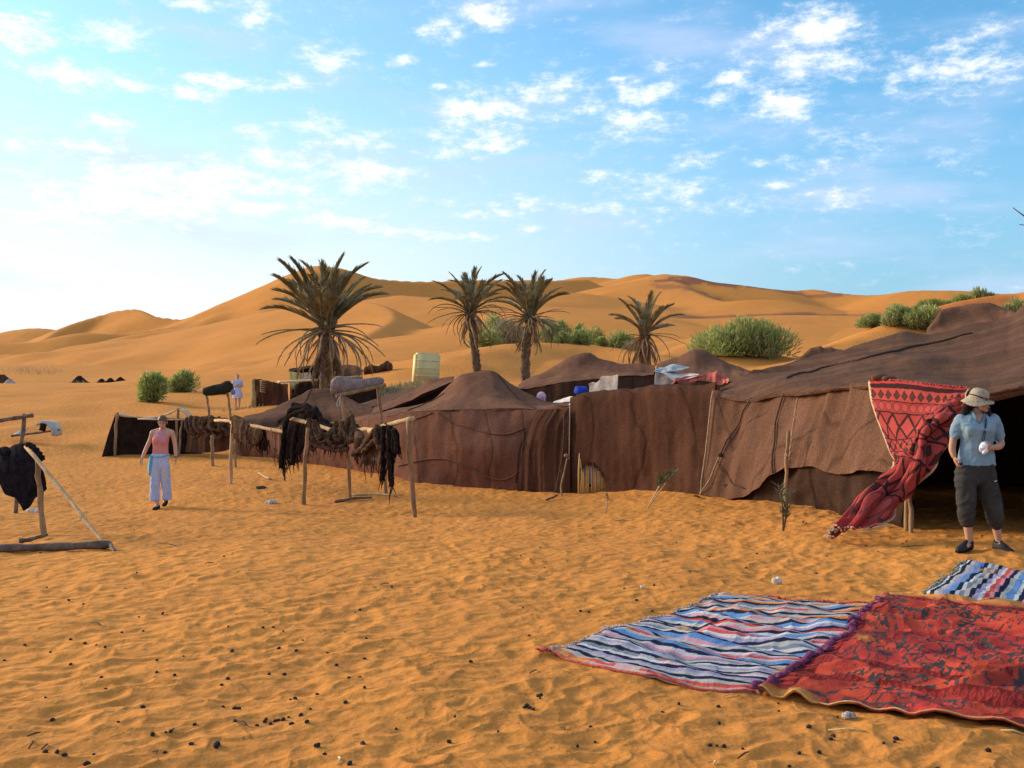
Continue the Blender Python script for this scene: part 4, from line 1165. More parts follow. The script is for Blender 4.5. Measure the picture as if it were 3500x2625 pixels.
hung('long dark wool strands hanging almost to the sand beside the right end pole', over(
    [(1300, 1640, 17.5), (1310, 1648, 17.45), (1318, 1560, 17.4), (1326, 1590, 17.3), (1332, 1660, 17.25), (1341, 1668, 17.2), (1346, 1600, 17.2), (1356, 1555, 17.1), (1367, 1540, 17.1)], [(1304, 1540, 17.4), (1330, 1545, 17.25), (1366, 1520, 17.1)], [(1306, 1460, 17.6), (1318, 1446, 17.55), (1334, 1450, 17.45), (1348, 1470, 17.3), (1362, 1486, 17.2)]), M_SHAG_BLACK, 119, nu=70, sub=12, fold=(.05, 16, .6), strands=20,
    loops=[[(1312, 1455, 17.3), (1308, 1540, 17.25), (1306, 1640, 17.3)], [(1330, 1455, 17.2), (1328, 1550, 17.1), (1336, 1664, 17.05)], [(1342, 1470, 17.1), (1352, 1500, 17.0), (1354, 1550, 17.0)]], rl=.04)

# ---- black windbreak with its cream rolled edge (left), brown coils at its right
t = thing('windbreak_wall', 'low black cloth windbreak with a cream rolled top edge, behind the walking woman', 'tent wall', PG(560, 30.6))
wb = [[(345, 30.0), (400, 30.3), (520, 30.6), (690, 30.8)], [(372, 1480, 30.3), (520, 1480, 30.6), (690, 1490, 30.8)], [(394, 1417, 30.4), (470, 1426, 30.5), (540, 1428, 30.6), (690, 1432, 30.8)]]
cloth('cloth', wb, M_TENT_BLACK, t, nu=90, sub=12, fold=(.03, 6, .6), seed=131)
cloth('back_cloth', [[(348, 30.35), (690, 31.0)], [(395, 1418, 30.5), (540, 1429, 30.7), (690, 1433, 30.9)]], M_TENT_BLACK, t, nu=60, sub=12, fold=(.03, 6, .6), seed=132)
MB().tube(spline(np.array([P(400, 1417, 30.3), P(450, 1424, 30.3), P(505, 1429, 30.3), P(545, 1424, 30.3), P(580, 1412, 30.2), P(606, 1399, 30.2), P(615, 1396, 30.2)]), 24), [.03 + .016 * math.sin(i * .9) for i in range(24)], 8).make('rolled_edge', M_CREAM, t)
MB().tube(spline(np.array([P(612, 1396, 30.2), P(632, 1406, 30.2), P(652, 1426, 30.2)]), 10), [.04, .055, .06, .07, .075, .08, .08, .075, .06, .03], 8, flat=.6).make('rolled_edge', M_CREAM, t)
MB().tube([P(470, 1432, 30.2), P(540, 1434, 30.2), P(655, 1434, 30.2)], .022, 7).make('top_pole', M_CREAM, t)
pole('post', [PG(393, 30.1, -.1), P(396, 1480, 30.2), P(401, 1410, 30.2)], .045, .045, M_WOOD, t, 1)
pole('post', [PG(604, 30.2, -.1), P(604, 1470, 30.3), P(610, 1394, 30.2)], .036, .04, M_WOOD, t, 2)
pole('post', [PG(612, 29.9, -.1), P(617, 1480, 30.1), P(624, 1435, 30.2)], .034, .03, M_WOOD, t, 3)
hung('dark brown wool coiled in loops along the right end of the black windbreak', over(
    [(632, 1545, 29.6), (690, 1548, 29.2), (750, 1545, 28.8), (800, 1530, 28.4)], [(640, 1490, 29.7), (700, 1500, 29.2), (760, 1500, 28.8), (800, 1490, 28.5)], [(650, 1428, 29.9), (680, 1426, 29.7), (720, 1425, 29.4), (760, 1430, 29.1), (800, 1436, 28.8)]), M_TENT_DARK, 135, nu=90, fold=(.05, 10, .6),
    loops=[[(640 + i * 16 + 6 * math.sin(i * 5), 1428 - 3 * (i % 2), 29.5 - i * .1), (636 + i * 15 + 9 * math.sin(i * 3), 1456 + 8 * math.sin(i * 2.3), 29.3 - i * .1), (652 + i * 17, 1482 + 16 * math.sin(i * 1.7), 29.2 - i * .1), (678 + i * 14 + 10 * math.sin(i * 4), 1474 + 14 * math.sin(i * 2.9), 29.2 - i * .1), (690 + i * 15, 1438 + 6 * math.sin(i), 29.3 - i * .1)] for i in range(8)], rl=.06, lm=M_SHAG)

# ---- far-left rack with the black cloth
hung('black cloth slung over the rack at the left edge, ending in a point', over(
    [(-70, 1610, 14.4), (0, 1650, 14.35), (18, 1690, 14.3), (40, 1697, 14.3), (58, 1702, 14.25), (70, 1725, 14.2), (80, 1748, 14.2), (100, 1735, 14.2), (114, 1703, 14.15), (132, 1695, 14.15), (158, 1672, 14.1)],
    [(-70, 1570, 14.45), (0, 1590, 14.4), (30, 1600, 14.3), (80, 1605, 14.25), (120, 1610, 14.2), (150, 1615, 14.15)],
    [(-70, 1545, 14.6), (0, 1535, 14.55), (35, 1537, 14.5), (48, 1522, 14.45), (72, 1516, 14.4), (95, 1518, 14.4), (115, 1538, 14.35), (132, 1560, 14.3)], .25), M_BLACKCLOTH, 141, nu=110, sub=12, fold=(.045, 11, .6), wave=.03,
    loops=[[(92, 1519, 14.1), (112, 1530, 14.05), (132, 1552, 14.0), (146, 1574, 14.0)], [(-40, 1548, 14.3), (0, 1545, 14.3), (30, 1548, 14.25)]], rl=.045)
G2 = 'poles of the rack at the left edge'
lone_pole([PG(152, 13.85, -.15), P(138, 1700, 14.0), P(128, 1575, 14.05)], .042, .036, M_WOOD, 'upright pole under the black cloth at the left edge', 12, G2)
lone_pole([P(90, 1526, 14.1), P(240, 1712, 13.2), P(368, 1876, 12.3)], .030, .024, M_WOOD_PALE, 'long pale pole slanting from the black cloth down to the grey log', 13, G2)
lone_pole([PG(52, 16.9, -.15), P(68, 1580, 17.0), P(83, 1414, 17.1)], .034, .034, M_WOOD_DARK, 'dark upright pole rising behind the black cloth', 14, G2)
lone_pole([P(-80, 1450, 17.1), P(20, 1434, 17.05), P(112, 1420, 17.0)], .038, .034, M_WOOD_DARK, 'dark level pole crossing the top of the upright at the left edge', 15, G2)
t = thing('ground_log', 'weathered grey log on the sand, lashed to the foot of the slanting pole', 'log', PG(180, 12.2))
pole('log', [PG(-80, 11.9, .045), PG(180, 12.0, .05), PG(378, 12.15, .05)], .046, .05, M_WOOD_DARK, t, 16)
m = MB()
for k in range(5):
    c = P(364 + k * 3, 1874 + k * 7, 12.2)
    m.tube([c + Vector((math.cos(a) * .07, math.sin(a) * .06, .02 * math.sin(2 * a + k))) for a in [i * .785 for i in range(9)]], .014, 6)
m.make('lashing', M_ROPE_DARK, t)
pole('side_branch', [PG(376, 12.15, .05), PG(385, 11.9, .03), PG(392, 11.75, .0)], .03, .014, M_WOOD_DARK, t, 17)
tag(pole('ground_stick', [PG(65, 13.0, .03), PG(95, 13.1, .04), PG(160, 13.6, .04)], .034, .022, M_WOOD_DARK, None, 18), 'knotty grey stick lying below the upright pole at the left', 'stick')

# ---- little rack with a dark bundle on the slope
t = thing('cloth_bundle', 'dark green-black rolled cloth lying across two thin posts beside the woman in pale blue', 'bundle', P(740, 1330, 40))
prof = [(692, 1337, 3), (696, 1337, 13), (706, 1338, 17), (730, 1334, 19), (755, 1330, 18), (770, 1325, 21), (784, 1321, 19), (795, 1325, 12), (799, 1330, 3)]
m = MB()
m.loft([[P(x, y, 40) + Vector((0, math.cos(k * .5236) * h / F * 40 * .8, math.sin(k * .5236) * h / F * 40 * (1 + .1 * math.sin(i + k)))) for k in range(12)] for i, (x, y, h) in enumerate(prof)])
m.make('roll', noise_mat('dark_green_cloth', (.018, .020, .012), (.035, .034, .024), 6, bump=.6, bscale=20, bdist=.04), t)
MB().ell(P(797, 1340, 39.8), (.09, .1, .12), None, 8, 6).make('blue_end', noise_mat('blue_cloth', (.12, .12, .35), (.2, .2, .5), 10), t)
lone_pole([PG(718, 39.8, -.2), P(712, 1390, 39.9), P(705, 1350, 40)], .05, .045, M_WOOD, 'thin post under the left end of the dark green bundle', 21, 'posts of the small rack')
lone_pole([PG(790, 39.8, -.2), P(784, 1390, 39.9), P(776, 1335, 40)], .05, .045, M_WOOD, 'thin post under the right end of the dark green bundle', 22, 'posts of the small rack')

# ---- enclosure round the foot of the big palm
t = thing('animal_pen', 'ragged pen of brown cloth and sticks at the foot of the largest palm', 'pen', PG(980, 46), None)
M_MUD = noise_mat('tan_matting', (.30, .22, .09), (.42, .32, .14), 5)
cloth('cloth_wall', [[(872, 46), (930, 45.6), (985, 45.2)], [(870, 1345, 46), (930, 1348, 45.6), (985, 1345, 45.2)], [(870, 1297, 46), (895, 1298, 45.9), (915, 1306, 45.7), (925, 1302, 45.6), (940, 1310, 45.5), (985, 1316, 45.2)], [(870, 1300, 46.5), (985, 1318, 45.7)], [(870, 46.5), (985, 45.7)]], M_TENT_DARK, t, nu=70, sub=8, fold=(.10, 8, .6), wave=.1, seed=151)
cloth('cloth_wall', [[(985, 45.1), (1050, 44.6), (1105, 44.2), (1180, 44)], [(985, 1376, 45), (1020, 1330, 44.8), (1060, 1320, 44.6), (1105, 1310, 44.2), (1180, 1305, 44)], [(990, 1360, 45.2), (1020, 1316, 45), (1060, 1300, 44.8), (1105, 1296, 44.4), (1180, 1290, 44.2)]], M_TENT_BLACK, t, nu=70, sub=8, fold=(.08, 6, .6), wave=.12, seed=152)
m = MB()
m.loft([[P(x, y, d) for x, y, d in ((857, yy, 46.2), (876, yy - 1, 46.0), (877, yy, 46.6), (858, yy, 46.8))] for yy in (1394, 1360, 1330, 1300, 1296)])
m.make('end_panel', M_MUD, t)
for k in range(6):
    MB().tube([P(889, 1302 + k * 7, 45.7), P(908, 1304 + k * 7.5, 45.6)], .035, 6).make('slat', M_WOOD, t)
pole('rail', [P(950, 1306, 45), P(1010, 1303, 44.6), P(1085, 1298, 44.2)], .06, .05, M_CREAM, t, 3)
pole('rail', [P(1130, 1291, 44), P(1180, 1290, 44), P(1240, 1286, 43.8)], .05, .04, M_CREAM, t, 4)
t2 = thing('shelter_roof', 'black cloth shelter roof at the left of the largest palm trunk, above a yellow blanket', 'shelter', PG(1050, 47))
cloth('roof', [[(986, 1268, 46), (1040, 1262, 46), (1100, 1254, 46)], [(990, 1266, 48), (1040, 1258, 48.5), (1100, 1250, 49)], [(990, 50.5), (1100, 51)]], M_TENT_BLACK, t2, nu=40, sub=6, fold=(.05, 5, .6), seed=153)
cloth('side', [[(1060, 46.8), (1110, 46.6)], [(1062, 1268, 46.8), (1110, 1256, 46.6)]], M_TENT_BLACK, t2, nu=30, sub=8, fold=(.06, 5, .6), seed=154)
pole('post', [PG(996, 46.2, -.1), P(994, 1268, 46.1)], .05, .05, M_WOOD, t2, 5)
t3 = thing('shelter_roof', 'low brown cloth shelter right of the largest palm trunk, behind the felt roll', 'shelter', PG(1190, 46))
cloth('roof', [[(1130, 45.4), (1180, 45.2), (1245, 45)], [(1132, 1284, 45.4), (1180, 1278, 45.2), (1240, 1282, 45)], [(1140, 1262, 46.5), (1178, 1246, 46.5), (1222, 1247, 46.5), (1238, 1270, 46.3)], [(1140, 48), (1240, 48)]], M_TENT, t3, nu=50, sub=6, fold=(.06, 5, .6), wave=.1, seed=155)
cloth('lower_cloth', [[(1160, 37.5), (1220, 37.2), (1290, 37)], [(1165, 1330, 37.6), (1220, 1318, 37.4), (1290, 1300, 37.2)]], M_TENT_BLACK, t3, nu=40, sub=8, fold=(.06, 5, .6), wave=.1, seed=156)
t4 = thing('dung_heap', 'dark lumpy heap on the sand between the palm shelter and the pale tank', 'heap', PG(1290, 64))
m = MB()
for k in range(16):
    x = 1252 + k * 5.4
    hgt = 10 + 5 * math.sin(k * .5)
    q = PG(x, 64)
    m.ell(q + Vector((0, rnd.uniform(-.2, .2), .15 + .15 * rnd.random())), (.2 + .12 * rnd.random(), .26, .18 + .2 * rnd.random()), None, 8, 6)
m.make('heap', M_TENT_DARK, t4)


def blanket(label, rows, mat, seed, name='blanket', cat='blanket', nu=40, sub=7, fold=(.04, 8, .6), wave=.03, vcol=None):
    o, G, N = cloth(name, rows, mat, None, nu=nu, sub=sub, fold=fold, wave=wave, seed=seed)
    c = G.reshape(-1, 3).mean(0)
    me = o.data
    co = np.empty(len(me.vertices) * 3)
    me.vertices.foreach_get('co', co)
    me.vertices.foreach_set('co', (co.reshape(-1, 3) - c).ravel())
    o.location = c
    so = o.modifiers.new('thick', 'SOLIDIFY')
    so.thickness = .012
    return tag(o, label, cat)


M_YEL = noise_mat('yellow_blanket', (.50, .40, .12), (.60, .52, .28), 4, bump=.3)
M_WHITE = noise_mat('off_white_cloth', (.55, .48, .42), (.70, .64, .58), 7, bump=.4)
M_BLUEG = noise_mat('blue_grey_cloth', (.16, .22, .25), (.34, .38, .40), 9, bump=.4)
M_REDC = noise_mat('red_cloth', (.42, .085, .06), (.55, .16, .11), 9, bump=.5, big=((.16, .03, .03), 4, .6))
blanket('yellow blanket hanging by the post of the palm shelter', [[(991, 1330, 45.6), (1000, 1334, 45.6), (1012, 1318, 45.6), (1028, 1304, 45.6)], [(991, 1270, 45.7), (1028, 1274, 45.6)]], M_YEL, 161)
blanket('pale cream blanket hung beside the yellow blanket', [[(1030, 1302, 45.7), (1064, 1300, 45.7)], [(1030, 1276, 45.8), (1062, 1272, 45.8)]], M_CREAM, 162)
blanket('grey sacking with one cut-away corner, hung behind the dark cloth wall', [[(2010, 1400, 21.6), (2105, 1400, 21.0)], [(2012, 1330, 21.6), (2108, 1330, 21.0)], [(2011, 1312, 21.6), (2022, 1304, 21.6), (2036, 1306, 21.5), (2048, 1298, 21.4), (2055, 1284, 21.4), (2090, 1284, 21.2), (2113, 1280, 21.0)]], M_GREYCLOTH, 163, fold=(.03, 8, .6), wave=.04, nu=60)
blanket('grey sacking hanging in the gap right of the tent with the smooth hump', [[(2238, 1360, 22.6), (2300, 1360, 22.4)], [(2238, 1300, 22.7), (2300, 1310, 22.5)], [(2242, 1262, 22.9), (2270, 1268, 22.8), (2300, 1276, 22.6)]], M_GREYCLOTH, 164, fold=(.03, 9, .6))
blanket('blue-grey blanket bunched on top of the tent with the smaller hump', [[(2236, 1262, 22.5), (2270, 1268, 22.5), (2310, 1268, 22.5), (2356, 1262, 22.4)], [(2250, 1254, 22.9), (2300, 1250, 22.9), (2356, 1258, 22.8)], [(2250, 1250, 23.4), (2290, 1243, 23.6), (2330, 1246, 23.6), (2356, 1256, 23.2)]], M_BLUEG, 165, fold=(.06, 8, .6), wave=.06)
blanket('white sheet lying along the eave below the blue-grey blanket', [[(2262, 1268, 22.4), (2300, 1300, 22.3), (2330, 1298, 22.2), (2386, 1286, 22.0)], [(2270, 1266, 22.7), (2320, 1276, 22.6), (2390, 1280, 22.3)]], M_WHITE, 166, fold=(.05, 8, .6), wave=.05)
blanket('red and white cloth with a pointed corner hanging over the eave', [[(2290, 1318, 22.1), (2312, 1300, 22.1), (2335, 1325, 22.1), (2342, 1332, 22.1), (2352, 1318, 22.1), (2380, 1298, 22.0), (2412, 1292, 21.9)], [(2310, 1288, 22.2), (2345, 1284, 22.2), (2412, 1280, 22)]], M_REDC, 167, fold=(.05, 9, .6), wave=.04)
blanket('crumpled red cloth heaped at the right end of the eave', [[(2418, 1290, 21.6), (2440, 1306, 21.5), (2455, 1316, 21.4), (2475, 1302, 21.3), (2492, 1302, 21.2)], [(2416, 1275, 21.8), (2440, 1278, 21.7), (2470, 1284, 21.5), (2490, 1298, 21.3)], [(2420, 1268, 22.1), (2445, 1270, 22.1), (2462, 1264, 22), (2480, 1282, 21.8), (2492, 1296, 21.6)]], M_REDC, 168, fold=(.09, 12, .6), wave=.09)
blanket('white cloth lying in the dip where the russet tent meets the dark wall', [[(1890, 1374, 21.2), (1930, 1374, 21.1), (1975, 1374, 20.9)], [(1893, 1370, 21.4), (1925, 1360, 21.4), (1950, 1357, 21.3), (1978, 1362, 21.1)], [(1900, 1372, 21.9), (1978, 1366, 21.6)]], M_WHITE, 169, fold=(.02, 8, .6), wave=.03)
blanket('cream cloth seen under the eave at the left end of the pen', [[(1400, 1300, 51), (1414, 1302, 51)], [(1402, 1296, 51.2), (1416, 1296, 51.2)]], M_CREAM, 170, nu=10, sub=3)

# ---- pale tank on the slope
t = thing('water_tank', 'pale yellowish upright water tank with a grey faded top', 'water tank', PG(1455, 49.5))
m, tt, b = new_mat('tank_plastic')
tc = tt.new('ShaderNodeTexCoord')
sx = tt.new('ShaderNodeSeparateXYZ')
tt.put(sx.inputs[0], tc.outputs['Object'])
f = tt.math('ADD', tt.math('MULTIPLY_ADD', sx.outputs[2], 0.9, -0.35), tt.math('MULTIPLY_ADD', tt.noise(tc.outputs['Object'], 2.2, 4), 1.6, -.8))
c = tt.mix(tt.ramp(f, .35, .55), (.62, .53, .24), (.56, .51, .40))
tt.put(b.inputs['Base Color'], c)
b.inputs['Roughness'].default_value = .6
bm = bmesh.new()
bmesh.ops.create_cube(bm, size=1)
for v in bm.verts:
    v.co = Vector((v.co.x * 1.26, v.co.y * .95, v.co.z * 1.58))
    if v.co.z > 0: v.co.x = v.co.x * .97 + .05
bmesh.ops.bevel(bm, geom=bm.edges[:], offset=.09, segments=4, affect='EDGES')
me = D.meshes.new('body')
bm.to_mesh(me)
me.materials.append(m)
for p in me.polygons: p.use_smooth = True
o = link(D.objects.new('body', me))
o.parent = t
ctr = P(1455, 1246, 49.5)
ctr.z = gz(ctr.x, ctr.y) + .74
o.location = ctr - t.location
o.rotation_euler = (0, rad(2), rad(14))
m = MB()
for i in range(3):
    zz = -.35 + i * .38
    m.tube([Vector((-.58, -.485, zz)), Vector((.58, -.485, zz))], .022, 6)
r = m.make('rib', M_WHITE, o, local=True)
m = MB().tube([Vector((.1, 0, .70)), Vector((.1, 0, .78))], .17, 14)
m.make('lid', M_WHITE, o, local=True)

# ---- broken white drum half buried at the left
t = thing('broken_drum', 'broken white plastic drum half buried in sand, with a dark plank, at the left', 'drum', PG(150, 33))
M_PLAS = noise_mat('white_plastic', (.36, .35, .32), (.48, .47, .43), 5, rough=.5, bump=.1)
c = P(165, 1474, 33)
m = MB()
o1, o2 = [], []
nn = 16
rings = []
for yy, rr in ((-.3, .36), (0, .38), (.3, .36)):
    rings.append([c + Vector((-.05 + math.cos(a) * rr * 1.05, yy, math.sin(a) * rr - .02)) for a in [-.35 + i / (nn - 1) * 2.6 for i in range(nn)]] + [c + Vector((-.05 + math.cos(a) * (rr - .09) * 1.05, yy, math.sin(a) * (rr - .09) - .02)) for a in [-.35 + i / (nn - 1) * 2.6 for i in reversed(range(nn))]])
m.loft(rings)
m.make('shell', M_PLAS, t)
m = MB()
m.loft([[P(x, y, 32.5) + Vector((0, dy, 0)) for x, y, dy in ((36, 1491, 0), (60, 1490, 0), (84, 1484, 0), (82, 1468, .2), (66, 1466, .2), (52, 1478, .1))], [P(x, y, 33.2) + Vector((0, dy, 0)) for x, y, dy in ((40, 1489, 0), (60, 1488, 0), (84, 1482, 0), (82, 1472, .2), (66, 1470, .2), (54, 1480, .1))]])
m.make('torn_piece', M_PLAS, t)
MB().box(P(147, 1460, 32.7), (.09, .04, .12), Euler((0, .25, 0)).to_matrix()).make('dark_patch', M_TENT_BLACK, t)
pole('plank', [P(38, 1490, 32.3), P(110, 1482, 32.5), P(205, 1469, 33)], .04, .03, M_WOOD_DARK, t, 3)

# ---- camp far off on the plain
def far_tent(px, py0, py1, w, d, mat, label, lean=0.0):
    tt = thing('far_tent', label, 'tent', PG(px, d), 'tiny tents far out on the plain')
    h = (py0 - py1) / F * d
    ww = w / F * d / 2
    b = PG(px, d)
    m = MB()
    rings = []
    for k, (s, z) in enumerate(((1, -.6), (1.0, 0), (.62, .42), (.34, .78), (.16, .97), (.05, 1.0))):
        rings.append([b + Vector((math.cos(a) * ww * s * (1 + .12 * math.sin(3 * a + k)) + lean * ww * z, math.sin(a) * ww * s * .8, h * max(z, -.3) * (1 + .06 * math.sin(a * 2)))) for a in [i * math.pi / 8 for i in range(16)]])
    m.loft(rings)
    m.make('cloth', mat, tt)
    m = MB().tube([b + Vector((lean * ww, -ww * .05, h * .9)), b + Vector((lean * ww, -ww * .05, h * 1.06))], .05, 5)
    m.make('pole_tip', M_WOOD_DARK, tt)


far_tent(8, 1291, 1257, 100, 112, M_TENT_DARK, 'dark tent cut by the left edge, far out on the plain')
far_tent(34, 1291, 1270, 56, 110, M_GREYCLOTH, 'small pale tent next to the one cut by the left edge')
far_tent(272, 1304, 1279, 66, 106, M_TENT_BLACK, 'pointed black tent standing alone far out on the plain')
far_tent(348, 1309, 1294, 44, 104, M_TENT_BLACK, 'flat black tent, leftmost of a tight group far out')
far_tent(378, 1308, 1290, 46, 104, M_TENT_BLACK, 'rounded black tent in the middle of a tight group far out')
far_tent(412, 1296, 1280, 46, 110, M_TENT_BLACK, 'black tent at the right and back of a tight group far out')

# ------------------------------------------------------------------ date palms
M_FROND = noise_mat('palm_frond', (0.185, 0.165, 0.085), (0.30, 0.25, 0.14), 3, bump=0, grain=.3, gscale=12, rough=.6, spec=.3, transl=.42)
M_FROND_DRY = noise_mat('palm_frond_dry', (0.22, 0.145, 0.08), (0.36, 0.25, 0.145), 3, bump=0, grain=.3, gscale=12, rough=.9, transl=.08)
M_TRUNK = noise_mat('palm_trunk', (0.085, 0.052, 0.034), (0.17, 0.11, 0.07), 7, bump=.8, bscale=18, bdist=.04)
M_BOOT = noise_mat('palm_leaf_base', (0.12, 0.075, 0.045), (0.24, 0.16, 0.10), 6, bump=.5, bscale=20, bdist=.03)


def frond_mesh(name, L, droop, nleaf, leaf, fold, curl, mat, seed, taper=.35, w=.03):
    """a feather frond growing along +X, bending down; leaflets in a V"""
    rr = random.Random(seed)
    n = 16
    pts = []
    x = z = 0
    ang = 0
    for i in range(n + 1):
        pts.append(Vector((x, 0.02 * L * math.sin(i * .5 + seed), z)))
        ang = -droop * (i / n) ** 1.6
        x += L / n * math.cos(ang)
        z += L / n * math.sin(ang)
    m = MB()
    m.tube(pts, [w * (1 - .85 * i / n) + .004 for i in range(n + 1)], 5, flat=.7)
    for i in range(nleaf):
        s = .16 + .84 * (i + .5) / nleaf
        k = s * n
        a = min(int(k), n - 1)
        p = pts[a].lerp(pts[a + 1], k - a)
        t = (pts[a + 1] - pts[a]).normalized()
        up = Vector((-t.z, 0, t.x))
        ll = leaf * (math.sin(math.pi * (0.12 + 0.80 * s)) ** .6) * rr.uniform(.8, 1.1)
        for sd in (-1, 1):
            if rr.random() < curl * .35: continue
            sw = rr.uniform(.75, 1.15) * taper + .25 * s
            dirv = (Vector((0, sd, 0)) * math.cos(fold) + up * math.sin(fold) * rr.uniform(.6, 1.2)) * (1 - sw) + t * (sw + .25)
            dirv.normalize()
            wv = t.cross(dirv).cross(dirv).normalized() * leaf * .042 + Vector((0, 0, .003))
            sag = Vector((0, 0, -ll * (.10 + curl * rr.uniform(.2, .7))))
            b = len(m.v)
            q = p + dirv * ll * .55 + sag * .35
            m.v += [p - wv * .6, p + wv * .6, q + wv, q - wv, p + dirv * ll + sag]
            m.f += [(b, b + 1, b + 2, b + 3), (b + 3, b + 2, b + 4)]
    me = D.meshes.new(name)
    me.from_pydata([tuple(v) for v in m.v], [], m.f)
    me.materials.append(mat)
    me.update()
    return me


F_UP = [frond_mesh('frond', 1.0, d, 46, .25, f, .22, M_FROND, i, .40) for i, (d, f) in enumerate([(.55, .5), (.9, .5), (.7, .65), (1.2, .4)])]
F_THIN = [frond_mesh('frond', 1.0, d, 22, .10, .2, .3, M_FROND_DRY if i % 2 else M_FROND, 10 + i, .7, .016) for i, d in enumerate([.8, 1.3, 1.7, .5])]
F_SKIRT = [frond_mesh('dead_frond', 1.0, d, 34, .20, .1, 1.3, M_FROND_DRY, 30 + i, .7, .03) for i, d in enumerate([.15, .3, .5])]
F_DEAD = [frond_mesh('dead_frond', 1.0, d, 30, .17, .1, 1.2, M_FROND_DRY, 20 + i, .75, .026) for i, d in enumerate([1.5, 1.9, 1.2])]


def palm(label, base, crown, trunk_r, R, seed, n_up, n_thin, n_dead, lean_pts=None, up_spread=1.0, boots=True, thin_el=(-.35, .55), skirt=0):
    rr = random.Random(seed)
    t = thing('date_palm', label, 'palm tree', base, 'date palms behind the tents')
    pts = [base - Vector((0, 0, .3))] + (lean_pts or []) + [crown]
    n = 26
    q = [Vector(p) for p in spline(np.array([tuple(p) for p in pts]), n)]
    rs = [trunk_r * (1.12 - .2 * i / n) * (1 + .07 * ((i % 2) * 2 - 1)) * (1 + .05 * math.sin(i * 1.9 + seed)) for i in range(n)]
    MB().tube(q, rs, 14).make('trunk', M_TRUNK, t)
    # stubs of old leaf bases, as scales up the trunk and a thick ruff under the crown
    m = MB()
    H = (crown - base).length
    for k in range(110):
        s = rr.uniform(.05, .98)
        a = rr.uniform(0, 2 * math.pi)
        i = min(int(s * (n - 1)), n - 2)
        c = q[i].lerp(q[i + 1], s * (n - 1) - i)
        o = Vector((math.cos(a), math.sin(a), 0))
        r = rs[i] * .93
        ex = .05 + (.12 if s > .8 else 0) * rr.random()
        tv = Vector((-o.y, o.x, 0)) * rr.uniform(.05, .09)
        b = len(m.v)
        p0, p1 = c + o * r, c + o * (r + ex) + Vector((0, 0, rr.uniform(.10, .22)))
        m.v += [p0 - tv, p0 + tv, p1 + tv * .6, p1 - tv * .6, p0 + Vector((0, 0, .16)) + tv * .5, p0 + Vector((0, 0, .16)) - tv * .5]
        m.f += [(b, b + 1, b + 2, b + 3), (b + 3, b + 2, b + 4, b + 5)]
    tag(m.make('leaf_base', M_BOOT, t, smooth=False), kind='stuff')
    if boots:
        m = MB()
        for k in range(26):
            a = k * 2.4 + rr.uniform(-.2, .2)
            o = Vector((math.cos(a), math.sin(a), 0))
            z = -.55 * rr.random() * R * .35
            p = crown + o * rs[-1] * .8 + Vector((0, 0, z))
            m.tube([p, p + o * .10 * R * .4 + Vector((0, 0, .12)), p + o * .22 * R * .4 + Vector((0, 0, .34))], [.07, .05, .02], 5, flat=.5)
        tag(m.make('leaf_stub', M_BOOT, t), kind='stuff')

    def put(me, az, elev, L, tw, off=0.0):
        o = link(D.objects.new(me.name, me))
        o.parent = t
        r0 = rs[-1] * .55
        d = Vector((math.cos(az), math.sin(az), 0))
        o.location = crown - t.location + d * r0 + Vector((0, 0, off))
        o.rotation_euler = (Matrix.Rotation(az, 3, 'Z') @ Matrix.Rotation(-elev, 3, 'Y') @ Matrix.Rotation(tw, 3, 'X')).to_euler()
        o.scale = (L, L, L)
    ga = 2.39996
    for k in range(n_up):
        f = k / n_up
        el = rad(84) - f * rad(58) * up_spread + rr.uniform(-.12, .12)
        put(F_UP[k % 4], k * ga + rr.uniform(-.2, .2), el, R * rr.uniform(.82, 1.02), rr.uniform(-.5, .5), .12 * (1 - f))
    for k in range(n_thin):
        put(F_THIN[k % 4], k * ga * 1.7 + rr.uniform(-.3, .3), rr.uniform(*thin_el), R * rr.uniform(.72, 1.0), rr.uniform(-.4, .4), -.25 * rr.random())
    for k in range(n_dead):
        put(F_DEAD[k % 3], k * ga + rr.uniform(-.3, .3), rr.uniform(-.9, -.25), R * rr.uniform(.5, .95), rr.uniform(-.5, .5), -.45 * rr.random() * R * .3)
    for k in range(skirt):
        put(F_SKIRT[k % 3], k * ga * 1.3 + rr.uniform(-.3, .3), rr.uniform(-1.42, -1.0), R * rr.uniform(.42, .72), rr.uniform(-.5, .5), -.2 - .3 * rr.random())
    return t


def palm_at(label, px, py_base, py_crown, d, r, R_px, seed, *a, px_top=None, mid=None, **kw):
    b = P(px, py_base, d)
    g = PG(px, d)
    b = Vector((b.x, b.y, min(b.z, g.z + .05)))
    c = P(px_top or px, py_crown, d)
    lp = [P(mid[0], mid[1], d)] if mid else None
    return palm(label, b, c, r, R_px / F * d, seed, *a, lean_pts=lp, **kw)


palm_at('largest palm, bushy and brown with a thick short trunk and a hanging dead skirt', 1110, 1380, 1118, 43, .25, 250, 201, 26, 22, 12, px_top=1116, skirt=44, up_spread=.80, thin_el=(-.6, .4))
palm_at('slender palm with a trunk leaning left, left one of the two close together', 1640, 1320, 1062, 55, .21, 158, 202, 19, 18, 14, px_top=1608, mid=(1622, 1190), up_spread=.95, skirt=10)
palm_at('straight tall palm, right one of the two close together, with wide thin lower fronds', 1800, 1330, 1080, 52, .22, 160, 203, 20, 34, 12, px_top=1812, mid=(1796, 1220), up_spread=.85, skirt=12, thin_el=(-.4, .45))
palm_at('smallest palm, standing alone behind the tent humps at the right', 2206, 1275, 1140, 58, .21, 150, 204, 17, 8, 10, px_top=2204, up_spread=1.0, skirt=20, thin_el=(-.3, .2))

